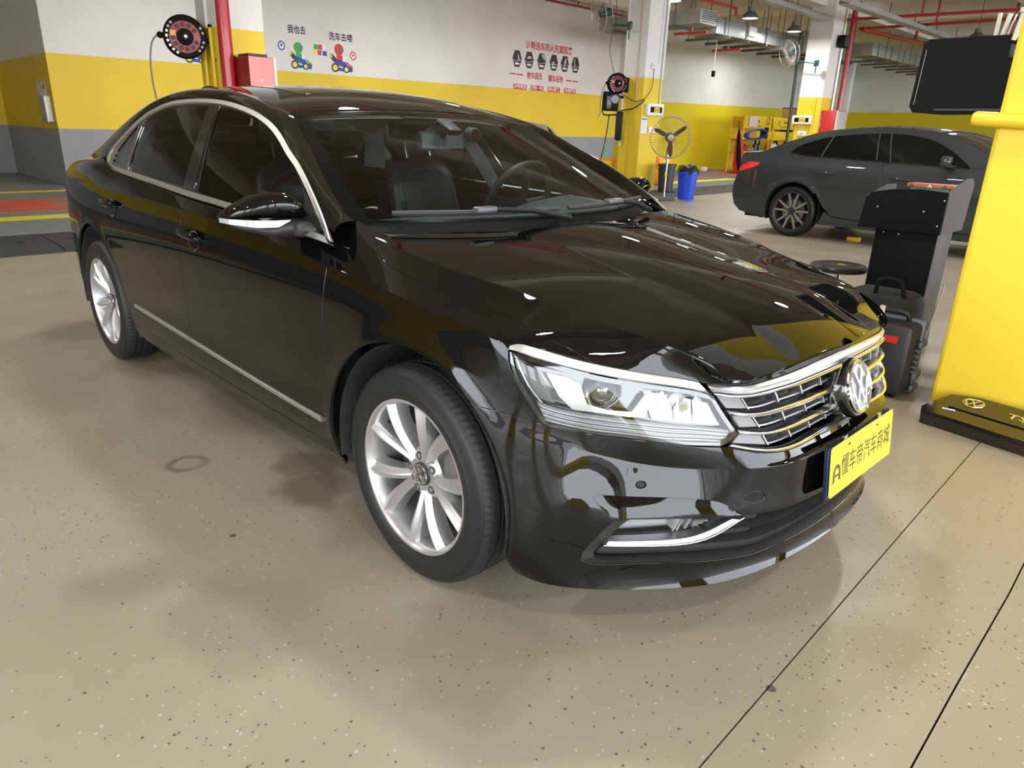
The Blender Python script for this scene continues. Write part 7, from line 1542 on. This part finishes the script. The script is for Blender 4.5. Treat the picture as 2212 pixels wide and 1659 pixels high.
t = thing('wooden_brush', 'narrow brush with pale wooden handle propped against the tool case', 'brush', (.30, 1.895, 0)); m = MB(); m.box((.0, 0, .395), (.024, .018, .20), rot=Matrix.Rotation(-.02, 3, 'Y'), bev=.004); part(m, 'brush_handle', mat('pale_wood', (.55, .42, .24), .5), t); m = MB(); m.box((.004, 0, .235), (.016, .014, .14), bev=.003); part(m, 'brush_ferrule', mat('ferrule_grey', (.20, .20, .22), .4, .4), t); m = MB(); m.box((.006, 0, .09), (.030, .018, .18), bev=.005); part(m, 'brush_head', BLK, t)
t = thing('engine_cover', 'glossy black engine cover with chrome letters lying against the near pillar', 'engine cover', (1.02, 1.775, .0), math.radians(-7)); CV = mat('cover_gloss', (.010, .009, .008), .16, 0, .5)
rt = Matrix.Rotation(.20, 3, 'X'); FC = lambda x, y, h: tuple(rt @ Vector((x, y, h)) + Vector((0, 0, .062)))
out = [(-.41, -.05), (-.38, -.125), (-.15, -.135), (.10, -.145), (.36, -.145), (.40, -.12), (.40, .15), (.30, .165), (-.24, .165), (-.36, .12)]
m = MB(); n = len(out); vs = [FC(x, y, -.045) for x, y in out] + [FC(x, y, .010) for x, y in out] + [FC(x * .95, y * .90, .030) for x, y in out]
m.add(vs, [(i, (i + 1) % n, n + (i + 1) % n, n + i) for i in range(n)] + [(n + i, n + (i + 1) % n, 2 * n + (i + 1) % n, 2 * n + i) for i in range(n)] + [tuple(range(2 * n, 3 * n)), tuple(range(n))[::-1]]); part(m, 'cover_shell', CV, t)
m = MB(); m.prism([(-.30, -.02), (.33, -.035), (.36, .13), (-.20, .135)], .030, .036, FC); part(m, 'cover_plateau', CV, t, False)
m = MB(); vw_badge(m, .048, lambda x, y, h: FC(-.225 + x, .065 + y * .9, .037 + h), .003); part(m, 'cover_badge', CHROME, t); text_mesh('TSI', .062, 'cover_lettering', CHROME, lambda x, y, h: FC(-.02 + x * 1.25, .04 + y, .0365 + h), t, .0012, bold=True)
m = MB(); m.prism([(-.315, -.055), (-.26, -.045), (-.262, -.037), (-.317, -.047)], .031, .034, FC); part(m, 'cover_tab', WHT, t, False)
for x in (-.34, .02, .30): m = MB(); m.box((x, -.10, .016), (.05, .05, .032), bev=.008); part(m, 'cover_foot', UNDER, t)
# things under the grey car and at its far side
one(MB().box((-2.18, 8.1, .03), (.16, .10, .06), bev=.01), 'wheel_chock', mat('chock_yellow', (.60, .36, .02), .5), 'yellow and red wheel chock behind the grey fastback rear wheel', 'chock'); one(MB().box((-1.45, 8.2, .022), (.09, .05, .042), bev=.006), 'white_carton', WHT, 'tiny white carton on the floor under the grey fastback', 'carton')
t = thing('trolley', 'thin black trolley handle rising behind the grey fastback', 'trolley', (-3.0, 22.0, 0)); m = MB(); m.tube(cm([(0, -.3, .1), (0, -.25, 1.3), (.02, -.1, 1.42), (0, .3, 1.42)], .1), .014, 6); m.tube(cm([(0, .25, .1), (0, .3, 1.3), (.02, .45, 1.42), (0, .75, 1.42)], .1), .014, 6); part(m, 'trolley_handle', CABLE, t); m = MB(); m.box((.2, .1, .12), (.6, .7, .06)); part(m, 'trolley_deck', BLK, t, False)
